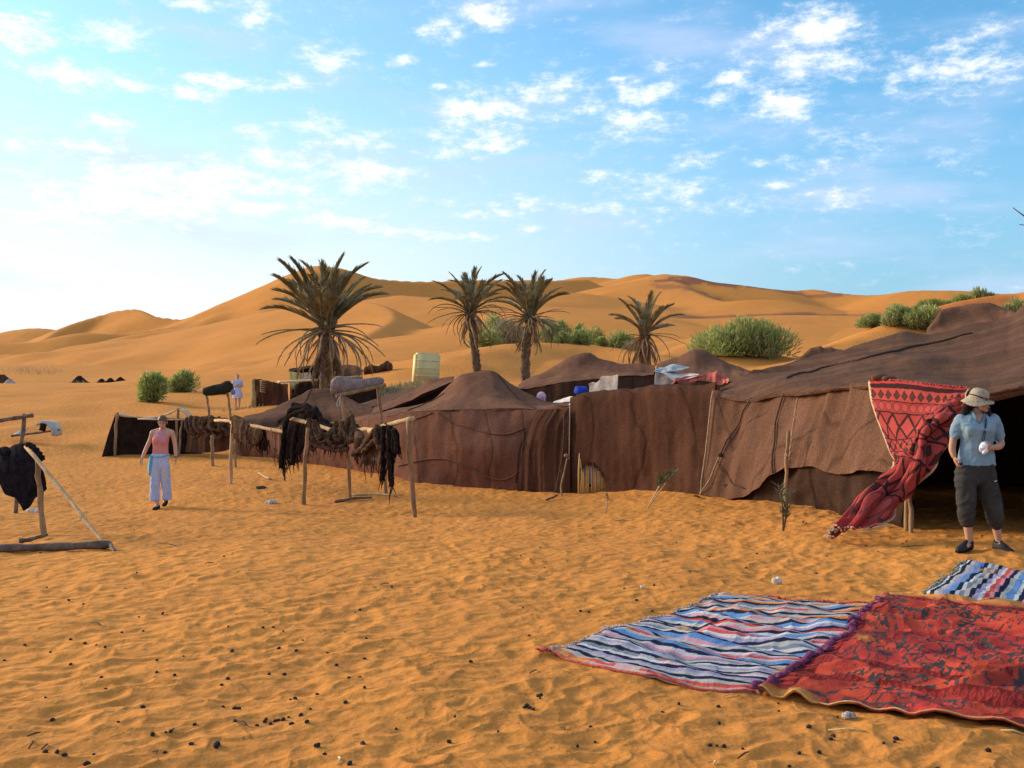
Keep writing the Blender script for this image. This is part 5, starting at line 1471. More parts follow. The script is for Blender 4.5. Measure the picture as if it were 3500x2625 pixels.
# ------------------------------------------------------------------ desert shrubs
M_SHRUB = noise_mat('shrub_green', (0.31, 0.365, 0.10), (0.44, 0.47, 0.16), 1.2, bump=0, grain=.35, gscale=7, rough=.8, transl=.55, big=((.20, .19, .09), .9, .5))
M_SHRUB_DARK = noise_mat('shrub_dark', (0.27, 0.33, 0.09), (0.40, 0.44, 0.14), 1.2, bump=0, grain=.35, gscale=7, rough=.8, transl=.55, big=((.13, .13, .06), .9, .4))
M_SHRUB_DRY = noise_mat('shrub_dry', (0.25, 0.225, 0.13), (0.38, 0.33, 0.20), 1.2, bump=0, grain=.35, gscale=7, rough=.9, transl=.15)
M_TWIG = noise_mat('shrub_twig', (0.10, 0.065, 0.04), (0.17, 0.115, 0.075), 8)


def shrub(label, px, py_base, py_top, w_px, d, mat, seed, n=2600, lobes=6, dens=1.0, dry=0.15, leaf=None, skew=0.0):
    rr = np.random.RandomState(seed)
    if px > 2950: w_px, n = w_px * 1.35, int(n * 1.2)
    b = P(px, py_base, d)
    g = gz(b.x, b.y)
    b = Vector((b.x, b.y, g - .05))
    H, Wd = (py_base - py_top) / F * d, w_px / F * d / 2
    H = max(H, P(px, py_top, d).z - b.z)
    t = thing('desert_shrub', label, 'shrub', b, 'green shrubs on the sand')
    lobes = lobes + 5
    lc = np.stack([rr.uniform(-.78, .78, lobes) * Wd, rr.uniform(-.6, .6, lobes) * Wd * .8, rr.uniform(.22, .70, lobes) * H], 1)
    lc[:, 2] *= 1 - .45 * np.abs(lc[:, 0] / Wd)
    lc[:, 2] *= 1 + skew * lc[:, 0] / Wd
    lc[0] = (.3 * Wd * (skew > 0), 0, .6 * H)
    lr = rr.uniform(.20, .44, lobes)
    k = rr.randint(0, lobes, n)
    v = rr.normal(size=(n, 3))
    v /= np.linalg.norm(v, axis=1, keepdims=True)
    rad_ = np.where(rr.uniform(size=n) < .8, rr.uniform(.80, 1.12, n), rr.uniform(.3, .8, n))
    p = lc[k] + v * rad_[:, None] * np.stack([lr[k] * Wd * 1.15, lr[k] * Wd * 1.0, lr[k] * H * 1.05], 1)
    p[:, 2] = np.abs(p[:, 2])
    # strands lean outwards and up
    L = (leaf or .065 * H + .15) * rr.uniform(.6, 1.4, n)
    dv = v * .7 + np.array([0, 0, .9]) + rr.normal(size=(n, 3)) * .35
    dv /= np.linalg.norm(dv, axis=1, keepdims=True)
    sv = np.cross(dv, v + rr.normal(size=(n, 3)) * .35)
    sv /= np.linalg.norm(sv, axis=1, keepdims=True) + 1e-9
    sv *= (L * .13)[:, None]
    tip = p + dv * L[:, None]
    tip[:, 2] = np.minimum(tip[:, 2], H * (1.04 + .12 * rr.uniform(size=n)))
    V = np.stack([p - sv, p + sv, tip + sv * .3, tip - sv * .3], 1).reshape(-1, 3) + np.array(b)
    Fc = np.arange(4 * n).reshape(-1, 4)
    nd = int(n * (1 - dry))
    tag(mesh('foliage', V[:nd * 4], Fc[:nd], mat, t, smooth=False), kind='stuff')
    if dry > 0:
        tag(mesh('dry_foliage', V[nd * 4:], Fc[:n - nd], M_SHRUB_DRY, t, smooth=False), kind='stuff')
    m = MB()
    for i in range(12):
        a = rr.uniform(0, 6.28)
        e = lc[i % lobes] * rr.uniform(.7, 1.1)
        m.tube([b, b + Vector((e[0] * .4, e[1] * .4, e[2] * .5)), b + Vector(e)], [.05, .03, .012], 5)
    m.make('stem', M_TWIG, t)


G_, K_, Y_ = M_SHRUB, M_SHRUB_DARK, M_SHRUB_DRY
for a in [
    ('rounded grey-green shrub, left of two on the slope behind the black windbreak', 532, 1368, 1280, 112, 50, K_, 1),
    ('wide green shrub, right of two on the slope behind the black windbreak', 634, 1318, 1262, 112, 60, K_, 2),
    ('largest shrub, broad and pale green, between the humped tents and the long roof', 2550, 1240, 1102, 335, 66, G_, 3, 9000, 12, 1, .15, None, .35),
    ('bright green leafy shrub at the top of the bank, between the two close palms', 1690, 1150, 1076, 110, 92, G_, 4, 3000),
    ('grey dry shrub spreading below the two close palms', 1740, 1176, 1098, 150, 86, Y_, 5, 3400, 8),
    ('low yellow-green shrub at the left foot of the bank behind the left slender palm', 1665, 1190, 1128, 110, 82, G_, 6, 2600),
    ('dull green shrub on the bank right behind the straight tall palm', 1880, 1158, 1096, 110, 92, G_, 7, 2800, 6, 1, .5),
    ('small round dark green shrub on the bank, highest of its row', 1922, 1128, 1092, 70, 104, K_, 8, 1500),
    ('small bright shrub standing just right of the highest one on the bank', 1984, 1128, 1106, 30, 104, G_, 9, 800),
    ('broad green shrub in the middle of the bank', 1984, 1184, 1124, 100, 88, K_, 10, 2800),
    ('bright yellow-green pointed shrub in front of the middle of the bank', 1922, 1192, 1148, 50, 84, G_, 11, 1500),
    ('little oval shrub on the bank behind the broad green one', 2034, 1150, 1118, 56, 98, K_, 12, 1300),
    ('pale small shrub in front of the right end of the bank', 2056, 1192, 1158, 40, 84, G_, 13, 1200),
    ('wide dark green shrub at the right end of the bank, left of the smallest palm', 2118, 1188, 1132, 104, 86, K_, 14, 2800),
    ('grey-brown shrub half hidden behind the smallest palm', 2170, 1204, 1164, 76, 84, Y_, 15, 1600),
    ('dark green shrub, lowest and leftmost on the right-hand slope', 2990, 1146, 1100, 84, 72, K_, 16, 2400),
    ('pale feathery shrub in front, second from the left on the right-hand slope', 3072, 1152, 1080, 90, 69, G_, 17, 2600, 6, 1, .35),
    ('light green feathery shrub touching the flat-topped tent peak', 3165, 1150, 1070, 110, 68, G_, 18, 3200, 7, 1, .3),
    ('dull shrub above the pale feathery ones on the right-hand slope', 3092, 1092, 1056, 46, 76, K_, 19, 1400),
    ('small shrub right above the light green feathery one', 3132, 1082, 1052, 36, 77, K_, 20, 1000),
    ('dark round shrub halfway up the right-hand slope', 3184, 1070, 1032, 60, 79, K_, 21, 1800),
    ('flat shrub right of the dark round one halfway up the slope', 3234, 1054, 1030, 50, 80, K_, 22, 1200),
    ('sparse shrub near the top of the right-hand slope', 3290, 1044, 1008, 60, 82, K_, 23, 1600),
    ('upright twiggy shrub breaking the skyline on the right-hand slope', 3345, 1034, 984, 40, 84, K_, 24, 1100, 5, 1, .4),
    ('low shrub on the skyline right of the twiggy upright one', 3384, 1026, 1000, 44, 84, K_, 25, 1000),
    ('grey-green shrub at the right edge beside the rising tent roof', 3470, 1080, 1024, 90, 66, G_, 26, 2400, 6, 1, .35)]:
    shrub(*a)


def scrub(label, spots, seed):
    """thin grass and scrub that nobody could count"""
    rr = np.random.RandomState(seed)
    V = []
    for px, d, wx, wd, n, h in spots:
        x = (px - 1750) / F * d + rr.normal(size=n) * wx
        y = d + rr.normal(size=n) * wd
        z = gz(x, y) - .02
        for i in range(n):
            a = rr.uniform(0, 6.28)
            hh = h * rr.uniform(.5, 1.3)
            w = Vector((math.cos(a), math.sin(a), 0)) * .03
            le = Vector((rr.normal() * .4, rr.normal() * .4, 1)) * hh
            p = Vector((x[i], y[i], z[i]))
            V += [p - w, p + w, p + le + w * .2, p + le - w * .2]
    V = np.array(V)
    o = mesh('scrub', V, np.arange(len(V)).reshape(-1, 4), M_SHRUB_DRY, None, smooth=False)
    return tag(o, label, 'scrub', None, 'stuff')


scrub('thin grey-green scrub on the slope below the pale tank', [(1360, 45.5, 1.0, 1.0, 500, .28), (1310, 46, .9, .8, 300, .24), (1440, 47, .9, .6, 220, .25), (1530, 48, .8, .6, 120, .2)], 5)
scrub('sparse dry tufts far out on the plain', [(75, 130, 1.2, 2, 60, .5), (120, 128, 1, 2, 60, .5), (160, 126, 1, 2, 60, .4), (250, 100, 1.5, 2, 60, .35), (830, 46, .5, .5, 90, .15)], 6)

# bare branches reaching in from a tree beyond the right edge
t = thing('bare_tree', 'bare dark twigs poking into the sky at the right edge', 'tree', PG(3900, 15))
b = PG(3900, 15)
top = P(3760, 900, 15)
pole('trunk', [b, b.lerp(top, .5) + Vector((.1, 0, 0)), top], .11, .05, M_WOOD_DARK, t, 3)
MB().tube([top, P(3600, 810, 14.9), P(3500, 738, 14.8), P(3462, 710, 14.8)], [.03, .018, .010, .006], 6).make('branch', M_WOOD_DARK, t)
MB().tube([P(3640, 828, 14.9), P(3560, 778, 14.8), P(3484, 767, 14.8)], [.018, .012, .006], 6).make('branch', M_WOOD_DARK, t)

# ------------------------------------------------------------------ young oleanders by the tents
M_OLE = noise_mat('oleander_leaf', (0.10, 0.11, 0.05), (0.19, 0.19, 0.10), 8, bump=0, grain=.2, rough=.6, transl=.15)


def seedling(label, base, tips, leafL, n, seed, bare=.5):
    rr = random.Random(seed)
    t = thing('oleander_seedling', label, 'young plant', base, 'young plants set in the sand')
    for tip in tips:
        q = [Vector(p) for p in spline(np.array([tuple(base), tuple(base.lerp(tip, .5) + Vector((.02, 0, .03))), tuple(tip)]), 8)]
        MB().tube(q, [.012, .012, .011, .01, .009, .008, .007, .005], 6).make('stem', M_WOOD_PALE if bare > .3 else M_TWIG, t)
        m = MB()
        for i in range(n):
            s = bare + (1 - bare) * rr.random() ** .7
            k = min(s * 7, 6.99)
            p = q[int(k)].lerp(q[int(k) + 1], k - int(k))
            a = rr.uniform(0, 6.28)
            ax = (q[-1] - q[-2]).normalized()
            o = Vector((math.cos(a), math.sin(a), 0))
            o = (o + ax * rr.uniform(.3, 1.3)).normalized()
            L = leafL * rr.uniform(.6, 1.1)
            w = o.cross(Vector((0, 0, 1))).normalized() * L * .09
            b = len(m.v)
            m.v += [p, p + o * L * .45 + w, p + o * L, p + o * L * .45 - w]
            m.f += [(b, b + 1, b + 2, b + 3)]
        m.make('leaf_spray', M_OLE, t, smooth=False)


b = PG(2212, 15.9)
seedling('leaning seedling with a bare pale stalk and a bushy top, before the dark wall', b, [P(2275, 1622, 15.9), P(2300, 1618, 15.8), P(2262, 1640, 15.95)], .17, 46, 1, .62)
b = PG(2070, 15.6)
seedling('tiny green seedling in the sand in front of the cane screen', b, [P(2073, 1694, 15.6)], .10, 22, 2, .35)
b = PG(2677, 12.4)
seedling('tallest sapling with sparse grey-green leaves beside the tent pole', b, [P(2660, 1658, 12.4), P(2692, 1690, 12.35), P(2684, 1745, 12.4)], .15, 34, 3, .3)
b = PG(1905, 19.2)
tag(pole('ground_stick', [PG(1866, 18.6, .02), PG(1890, 18.9, .05), PG(1906, 19.2, .06)], .02, .016, M_WOOD_DARK, None, 31), 'dark stick at the foot of the corner ropes', 'stick')

# ------------------------------------------------------------------ people
def melt(name, build, voxel, mat, parent, smooth=4):
    """closed shapes grown together into one continuous surface"""
    m = MB()
    build(m)
    me = D.meshes.new(name)
    me.from_pydata([tuple(v) for v in m.v], [], m.f)
    o = link(D.objects.new(name, me))
    r = o.modifiers.new('r', 'REMESH')
    r.mode = 'VOXEL'
    r.voxel_size = voxel
    s = o.modifiers.new('s', 'SMOOTH')
    s.factor = .5
    s.iterations = smooth
    dg = bpy.context.evaluated_depsgraph_get()
    me2 = D.meshes.new_from_object(o.evaluated_get(dg))
    me2.name = name
    o.modifiers.clear()
    o.data = me2
    D.meshes.remove(me)
    me2.materials.clear()
    me2.materials.append(mat)
    for p in me2.polygons: p.use_smooth = True
    o.parent = parent
    return o


def crease(o, amp, fx, fz, seed, slope=.6):
    n = len(o.data.vertices)
    co = np.empty(n * 3)
    no = np.empty(n * 3)
    o.data.vertices.foreach_get('co', co)
    o.data.vertices.foreach_get('normal', no)
    co, no = co.reshape(-1, 3), no.reshape(-1, 3)
    a = np.arctan2(co[:, 1], co[:, 0] - co[:, 0].mean()) * .15 + co[:, 0]
    h = pnoise(a * fx + co[:, 2] * slope * fx, co[:, 2] * fz - a * 2, seed) + .5 * pnoise(a * fx * 2.1 - co[:, 2] * fx, co[:, 2] * fz * 1.7, seed + 1)
    o.data.vertices.foreach_set('co', (co + no * (amp * (1 - np.abs(h) * 1.6))[:, None]).ravel())
    o.data.update()


def limb(m, pts, rads, n=14, flat=1.0):
    q = spline(np.array([tuple(p) for p in pts]), 6 * (len(pts) - 1) + 1)
    r = np.interp(np.linspace(0, len(pts) - 1, len(q)), range(len(pts)), rads)
    m.tube([Vector(p) for p in q], list(r), n, flat=flat)
    m.ell(pts[0], (rads[0],) * 3, None, 10, 7)
    m.ell(pts[-1], (rads[-1],) * 3, None, 10, 7)


def ring(c, rx, ry, n=22, tilt=0.0):
    return [Vector((c[0] + rx * math.cos(2 * math.pi * k / n), c[1] + ry * math.sin(2 * math.pi * k / n), c[2] + tilt * math.cos(2 * math.pi * k / n))) for k in range(n)]


def hand(m, wrist, d, side, palm_n, curl=.6, s=1.0):
    """a palm, four bent fingers of different length and a thumb; d = pointing direction, side = towards the thumb"""
    d, side = Vector(d).normalized(), Vector(side).normalized()
    nrm = Vector(palm_n).normalized()
    c = Vector(wrist) + d * .045 * s
    R = Matrix((side, d, nrm)).transposed()
    m.ell(c, (.040 * s, .050 * s, .017 * s), R, 10, 8)
    for i, L in enumerate((.068, .078, .072, .056)):
        o = c + d * .034 * s + side * (.028 - .0187 * i) * s
        a = o + (d * math.cos(curl * .5) + nrm * math.sin(curl * .5)) * L * .5 * s
        b = a + (d * math.cos(curl * 1.6) + nrm * math.sin(curl * 1.6)) * L * .5 * s
        limb(m, [o, a, b], [.0098 * s, .0090 * s, .0074 * s], 8)
    o = c - d * .015 * s + side * .034 * s
    a = o + (d * .55 + side * .6 + nrm * .3).normalized() * .036 * s
    limb(m, [o, a, a + (d * .85 + side * .1 + nrm * .5).normalized() * .028 * s], [.0125 * s, .0108 * s, .0085 * s], 8)


def head(m, c, yaw, pitch, s=1.0, neck=None):
    R = Matrix.Rotation(yaw, 3, 'Z') @ Matrix.Rotation(pitch, 3, 'X')
    f = lambda x, y, z: Vector(c) + R @ Vector((x * s, y * s, z * s))
    m.ell(f(0, .008, .018), (.074 * s, .092 * s, .098 * s), R, 16, 12)         # skull
    m.ell(f(0, -.034, -.045), (.054 * s, .052 * s, .066 * s), R, 14, 10)       # face and jaw
    m.ell(f(0, -.060, -.098), (.024 * s, .020 * s, .018 * s), R, 10, 8)        # chin
    m.tube([f(0, -.086, .012), f(0, -.112, -.034), f(0, -.088, -.044)], [.009 * s, .0145 * s, .008 * s], 8)     # nose
    for sd in (-1, 1):
        m.ell(f(sd * .076, .012, -.012), (.012 * s, .020 * s, .030 * s), R, 8, 6)   # ears
        m.ell(f(sd * .036, -.060, -.036), (.022 * s, .020 * s, .020 * s), R, 8, 6)  # cheeks
        m.ell(f(sd * .030, -.080, .026), (.024 * s, .010 * s, .008 * s), R, 8, 6)   # brow
    m.ell(f(0, -.088, -.070), (.020 * s, .009 * s, .0075 * s), R, 8, 6)        # lips
    return f, R


def face_parts(f, R, par, skin_dark, lip, s=1.0):
    for sd in (-1, 1):
        MB().ell(f(sd * .031, -.079, .004), (.013 * s, .008 * s, .0055 * s), R, 8, 6).make('eye', skin_dark, par)
        MB().tube([f(sd * .014, -.089, .026), f(sd * .032, -.088, .032), f(sd * .050, -.076, .024)], .0042 * s, 5).make('eyebrow', skin_dark, par)
    MB().tube([f(-.021, -.088, -.069), f(-.007, -.0985, -.067), f(.007, -.0985, -.067), f(.021, -.088, -.069)], [.003 * s, .0058 * s, .0058 * s, .003 * s], 6).make('mouth', lip, par)


def skin(name, c1, c2):
    m = noise_mat(name, c1, c2, 6, rough=.55, bump=.1, bscale=80, bdist=.002, grain=.06, spec=.3)
    return m


SKIN1 = skin('skin_tanned', (.40, .205, .125), (.47, .25, .155))
SKIN2 = skin('skin_light', (.50, .27, .175), (.57, .325, .215))
SKIN3 = skin('skin_brown', (.16, .085, .05), (.21, .115, .07))
EYE = noise_mat('dark_eye', (.03, .018, .012), (.05, .03, .02), 20, bump=0, rough=.4)
LIP = noise_mat('lips', (.34, .115, .095), (.40, .15, .12), 20, bump=0, rough=.5)
HAIR_D = noise_mat('dark_hair', (.012, .009, .010), (.030, .019, .015), 40, stretch=(1, 1, .2), bump=.6, bscale=60, bdist=.006, rough=.85, spec=.08)
HAIR_B = noise_mat('fair_brown_hair', (.085, .042, .018), (.16, .085, .04), 40, stretch=(1, 1, .2), bump=.5, bscale=60, bdist=.005, rough=.5, spec=.3)

# ---- woman in the sun hat (right)
base = P(3350, 1893, 10.55)
base.z = gz(base.x, base.y)
wm = thing('person', 'woman standing in a patterned sun hat, pale blue polo shirt and dark cropped trousers', 'person', base, 'people in the camp')
S = .001165
X = lambda zx: (zx - 400) * S
Z = lambda zy: (1562 - zy) * S
V = lambda zx, y, zy: base + Vector((X(zx), y, Z(zy)))


def b1(m):
    f, R = head(m, V(392, -.015, 205), .62, -.05, 1.02)
    limb(m, [V(360, .015, 345), V(372, .005, 300), V(385, .0, 262)], [.062, .052, .055])
    # trunk under the shirt
    m.loft([ring(V(360, .0, 860), .155, .10), ring(V(366, 0, 760), .16, .105), ring(V(366, 0, 600), .125, .085), ring(V(366, -.005, 470), .14, .10), ring(V(366, .005, 380), .155, .085), ring(V(366, .01, 340), .09, .06)])
    limb(m, [V(214, .02, 378), V(186, .035, 480), V(166, .03, 562)], [.052, .043, .037])
    limb(m, [V(166, .03, 562), V(146, .0, 640), V(150, -.03, 702)], [.037, .037, .026])
    hand(m, V(150, -.03, 700), (.32, -.12, -1), (-.1, -1, .1), (1, .05, .3), .7)
    limb(m, [V(548, .02, 378), V(578, .04, 490), V(602, .03, 592)], [.052, .045, .040])
    limb(m, [V(602, .03, 592), V(520, -.12, 608), V(430, -.195, 618)], [.040, .037, .027])
    hand(m, V(432, -.195, 618), (-1, -.10, -.05), (0, -.35, 1), (0, 1, .25), 1.1)
    # legs
    limb(m, [V(285, .0, 880), V(268, -.03, 1160), V(288, .005, 1300), V(300, .0, 1468)], [.085, .055, .052, .034])
    limb(m, [V(440, .0, 880), V(508, -.035, 1160), V(545, .01, 1300), V(567, .0, 1468)], [.085, .055, .052, .034])
    limb(m, [V(302, .01, 1490), V(250, -.06, 1515), V(190, -.10, 1532)], [.034, .028, .020])
    limb(m, [V(568, .01, 1490), V(580, -.08, 1512), V(592, -.14, 1540)], [.034, .028, .020])


melt('body', b1, .0065, SKIN1, wm, 3)
tmp = MB()
f, R = head(tmp, V(392, -.015, 205), .62, -.05, 1.02)
face_parts(f, R, wm, EYE, LIP, 1.02)
M_POLO = noise_mat('pale_blue_polo', (.17, .265, .34), (.22, .32, .39), 6, bump=.35, bscale=22, bdist=.012, grain=.08, gscale=120)
M_TROUS = noise_mat('charcoal_trousers', (.034, .032, .030), (.052, .048, .046), 6, bump=.5, bscale=16, bdist=.018, grain=.2, gscale=90)


def b2(m):
    def rg(y, a, b_, ry, yo=0, t=0): return ring(V((a + b_) / 2, yo, y), (b_ - a) / 2 * S, ry, 26, t)
    m.loft([rg(782, 203, 530, .135, -.005), rg(740, 206, 528, .135), rg(650, 216, 516, .118), rg(580, 226, 510, .112), rg(520, 220, 516, .124, -.012), rg(460, 212, 524, .138, -.022), rg(410, 200, 536, .128, -.01), rg(372, 196, 540, .108, .0),
            rg(345, 222, 516, .088, .008), rg(325, 275, 462, .070, .012), rg(308, 318, 424, .058, .014)])
    limb(m, [V(232, .012, 375), V(206, .022, 430), V(186, .03, 508)], [.062, .062, .058])
    limb(m, [V(522, .012, 375), V(556, .028, 440), V(582, .035, 520)], [.064, .064, .060])
    m.ell(V(275, -.095, 470), (.055, .05, .058), None, 10, 8)
    m.ell(V(425, -.095, 470), (.055, .05, .058), None, 10, 8)


crease(melt('shirt', b2, .0075, M_POLO, wm, 4), .008, 9, 8, 501)
m = MB()
m.tube([V(312, -.040, 302), V(318, -.098, 345), V(336, -.128, 402)], [.016, .017, .007], 6, flat=.5)
m.tube([V(422, -.030, 304), V(388, -.098, 345), V(344, -.130, 402)], [.016, .017, .007], 6, flat=.5)
m.tube([V(318, .0, 300), V(330, .05, 298), V(400, .055, 298), V(420, .0, 300)], .014, 6)
m.make('collar', noise_mat('polo_collar', (.12, .19, .25), (.15, .23, .29), 10), wm)
m = MB()
m.poly([V(326, -.102, 335), V(382, -.102, 335), V(340, -.132, 396)])
m.poly([V(326, -.102, 335), V(330, -.065, 312), V(400, -.065, 312), V(382, -.102, 335)])
m.make('bare_neckline', SKIN1, wm, smooth=False)
MB().tube([V(336, -.118, 400), V(333, -.140, 448)], [.006, .005], 6, flat=.4).make('zip', noise_mat('zip_pale', (.5, .55, .6), (.6, .65, .7), 20), wm)


def b3(m):
    def rg(y, a, b_, ry, yo=0): return ring(V((a + b_) / 2, yo, y), (b_ - a) / 2 * S, ry, 26)
    m.loft([rg(752, 208, 524, .122), rg(800, 192, 532, .130), rg(850, 180, 538, .138, .008), rg(900, 178, 542, .132, .008), rg(935, 190, 530, .11), rg(960, 215, 500, .08)])
    limb(m, [V(268, .0, 900), V(266, -.015, 1040), V(264, -.025, 1180), V(272, -.01, 1250), V(282, .0, 1290)], [.108, .098, .084, .082, .074], 18)
    limb(m, [V(440, .0, 900), V(478, -.015, 1040), V(512, -.03, 1170), V(530, -.01, 1255), V(543, .0, 1305)], [.110, .100, .086, .084, .076], 18)
    m.ell(V(278, .0, 1252), (.090, .088, .045), None, 12, 8)      # gathered cuffs
    m.ell(V(536, .0, 1266), (.090, .088, .045), None, 12, 8)


crease(melt('trousers', b3, .008, M_TROUS, wm, 4), .011, 8, 7, 503)
c = V(486, -.132, 918)
MB().tube([c + Vector((-.014, 0, .002)), c + Vector((-.008, -.003, -.005)), c + Vector((.004, -.004, -.001)), c + Vector((.018, -.002, .009))], [.002, .0042, .0035, .001], 6).make('logo', noise_mat('white_print', (.7, .7, .7), (.8, .8, .8), 20, bump=0), wm)
M_SHOE = noise_mat('dark_shoe', (.018, .017, .022), (.035, .032, .038), 20, rough=.6, bump=.3, bscale=60, bdist=.004)


def shoe(name, heel, toe, par, mat, w=.044, h=.06):
    heel, toe = Vector(heel), Vector(toe)
    d = (toe - heel)
    L = d.length
    d.normalize()
    sd = Vector((-d.y, d.x, 0)).normalized()
    prof = [(-.02, .55, .75), (.03, .85, 1.0), (.16, .9, 1.05), (.36, .82, .95), (.58, .98, .72), (.78, 1.0, .5), (.93, .75, .40), (1.0, .35, .25)]
    rings = []
    for s, ww, hh in prof:
        c_ = heel + d * L * s
        rings.append([c_ + sd * (w * ww * math.cos(a)) + Vector((0, 0, max(-.012, h * hh * math.sin(a) * (1 if math.sin(a) > 0 else .25)))) for a in [2 * math.pi * k / 16 for k in range(16)]])
    sh = MB().loft(rings).make(name, mat, par)
    MB().loft([[heel + d * L * s + sd * (w * ww * 1.04 * cx) + Vector((0, 0, zz)) for cx, zz in ((-1, -.022), (1, -.022), (1, -.004), (-1, -.004))] for s, ww in ((-.02, .6), (.2, .9), (.6, 1), (.9, .8), (1.01, .4))]).make('sole', M_TENT_BLACK, sh)
    return sh


shoe('shoe', V(330, .045, 1528) , V(145, -.135, 1545), wm, M_SHOE, .050, .088)
shoe('shoe', V(560, .055, 1532), V(606, -.20, 1552), wm, M_SHOE, .050, .088)
m = MB()
for px, py, yy in ((300, 1478, .0), (566, 1478, .0)):
    m.tube([V(px, yy, py) + Vector((math.cos(a) * .040, math.sin(a) * .042, .012 * math.sin(a))) for a in [k * .6283 for k in range(11)]], .008, 6)
m.make('ankle_strap', M_SHOE, wm)


def b4(m):
    hf, hR = head(MB(), V(392, -.015, 205), .62, -.05, 1.02)
    m.ell(hf(0, .030, .010), (.086, .088, .100), hR, 14, 10)
    limb(m, [V(300, .02, 250), V(262, .01, 310), V(246, -.03, 388)], [.048, .042, .020])
    limb(m, [V(300, .04, 250), V(275, .045, 320), V(262, .03, 378)], [.048, .044, .022])
    limb(m, [V(458, .03, 255), V(470, .01, 310), V(462, -.04, 348)], [.040, .044, .022])
    limb(m, [V(330, .07, 240), V(360, .085, 320), V(380, .075, 370)], [.055, .055, .03])


melt('hair', b4, .009, HAIR_D, wm, 3)
# hat with a soft, wavy, tilted brim
m, tt, b = new_mat('patterned_hat')
tc = tt.new('ShaderNodeTexCoord')
vo = tt.new('ShaderNodeTexVoronoi')
vo.inputs['Scale'].default_value = 34
tt.put(vo.inputs['Vector'], tc.outputs['Object'])
sp = tt.ramp(tt.math('ADD', vo.outputs['Distance'], tt.math('MULTIPLY', tt.noise(tc.outputs['Object'], 40, 3), .35)), .38, .52, 1, 0)
tt.put(b.inputs['Base Color'], tt.mix(tt.math('MULTIPLY', sp, .85), (.37, .30, .215), (.14, .105, .11)))
b.inputs['Roughness'].default_value = .9
M_HAT = m
hc = V(388, .0, 168)
HR = Matrix.Rotation(rad(14), 3, 'Y') @ Matrix.Rotation(rad(10), 3, 'X')
na = 40
prof = [(.004, .098), (.040, .096), (.074, .082), (.090, .055), (.098, .018), (.102, -.012), (.122, -.028), (.140, -.042), (.156, -.055), (.158, -.059), (.154, -.061), (.134, -.048), (.100, -.024), (.094, .0)]
vv, ff = [], []
for j, (r_, z_) in enumerate(prof):
    for k in range(na):
        a = 2 * math.pi * k / na
        br = max(0, (r_ - .098) / .07)
        # the brim hangs on the left, is turned up on the right and in front
        dz = br * (-.042 * max(0, -math.cos(a - .35)) + .060 * max(0, math.cos(a + .25)) ** 1.5 + .010 * math.sin(4 * a + 1))
        vv.append(hc + HR @ Vector((r_ * math.cos(a) * 1.0, r_ * math.sin(a) * 1.04, z_ + dz)))
o = mesh('hat', vv, gridfaces(len(prof), na, True), M_HAT, wm)
m = MB()
m.tube([hc + HR @ Vector((math.cos(a) * .101, math.sin(a) * .105, .010 + .006 * math.sin(a * 2))) for a in [k * 2 * math.pi / 24 for k in range(25)]], .008, 6, flat=.5)
m.make('hat_band', noise_mat('purple_band', (.05, .03, .06), (.08, .05, .09), 20), o)
m = MB()
m.tube(spline(np.array([V(330, -.06, 262), V(380, -.125, 296), V(420, -.13, 292), V(455, -.07, 250)]), 12), .004, 5)
m.tube(spline(np.array([V(405, -.13, 296), V(392, -.135, 360), V(382, -.155, 430), V(364, -.165, 500), V(352, -.16, 545), V(366, -.165, 548), V(378, -.165, 500), V(392, -.152, 430), V(402, -.135, 350)]), 30), .0045, 5)
m.make('chin_cord', noise_mat('navy_cord', (.02, .03, .07), (.04, .05, .11), 20), o)
# what she holds
tp = thing('crumpled_tissue', 'crumpled white tissue held in the hand of the woman in the sun hat', 'tissue', V(350, -.225, 612))


def b5(m):
    rr = random.Random(4)
    for k in range(9):
        m.ell(V(338 + rr.uniform(-26, 30), -.232 + rr.uniform(-.02, .015), 610 + rr.uniform(-46, 52)), (.022, .014, .030), Euler((rr.uniform(-1, 1), rr.uniform(-1, 1), 0)).to_matrix(), 8, 6)
    m.ell(V(340, -.22, 612), (.045, .02, .060), Euler((0, .3, 0)).to_matrix(), 10, 8)


melt('tissue', b5, .005, noise_mat('white_tissue', (.72, .70, .74), (.80, .79, .82), 12, bump=.5, bscale=40, bdist=.006), tp, 1)
for o in tp.children: o.location = -tp.location
for o in wm.children:
    if o.name.split('.')[0] in ('body', 'shirt', 'trousers', 'hair'): o.location = -wm.location

# ---- woman walking towards the camera (left)
base2 = P(553, 1742, 18.4)
base2.z = gz(base2.x, base2.y)
w2 = thing('person', 'woman walking forward in a pink sleeveless top and pale blue wide trousers', 'person', base2, 'people in the camp')
S2 = .001307
V2 = lambda zx, y, zy: base2 + Vector(((zx - 450) * S2, y, (1432 - zy) * S2))


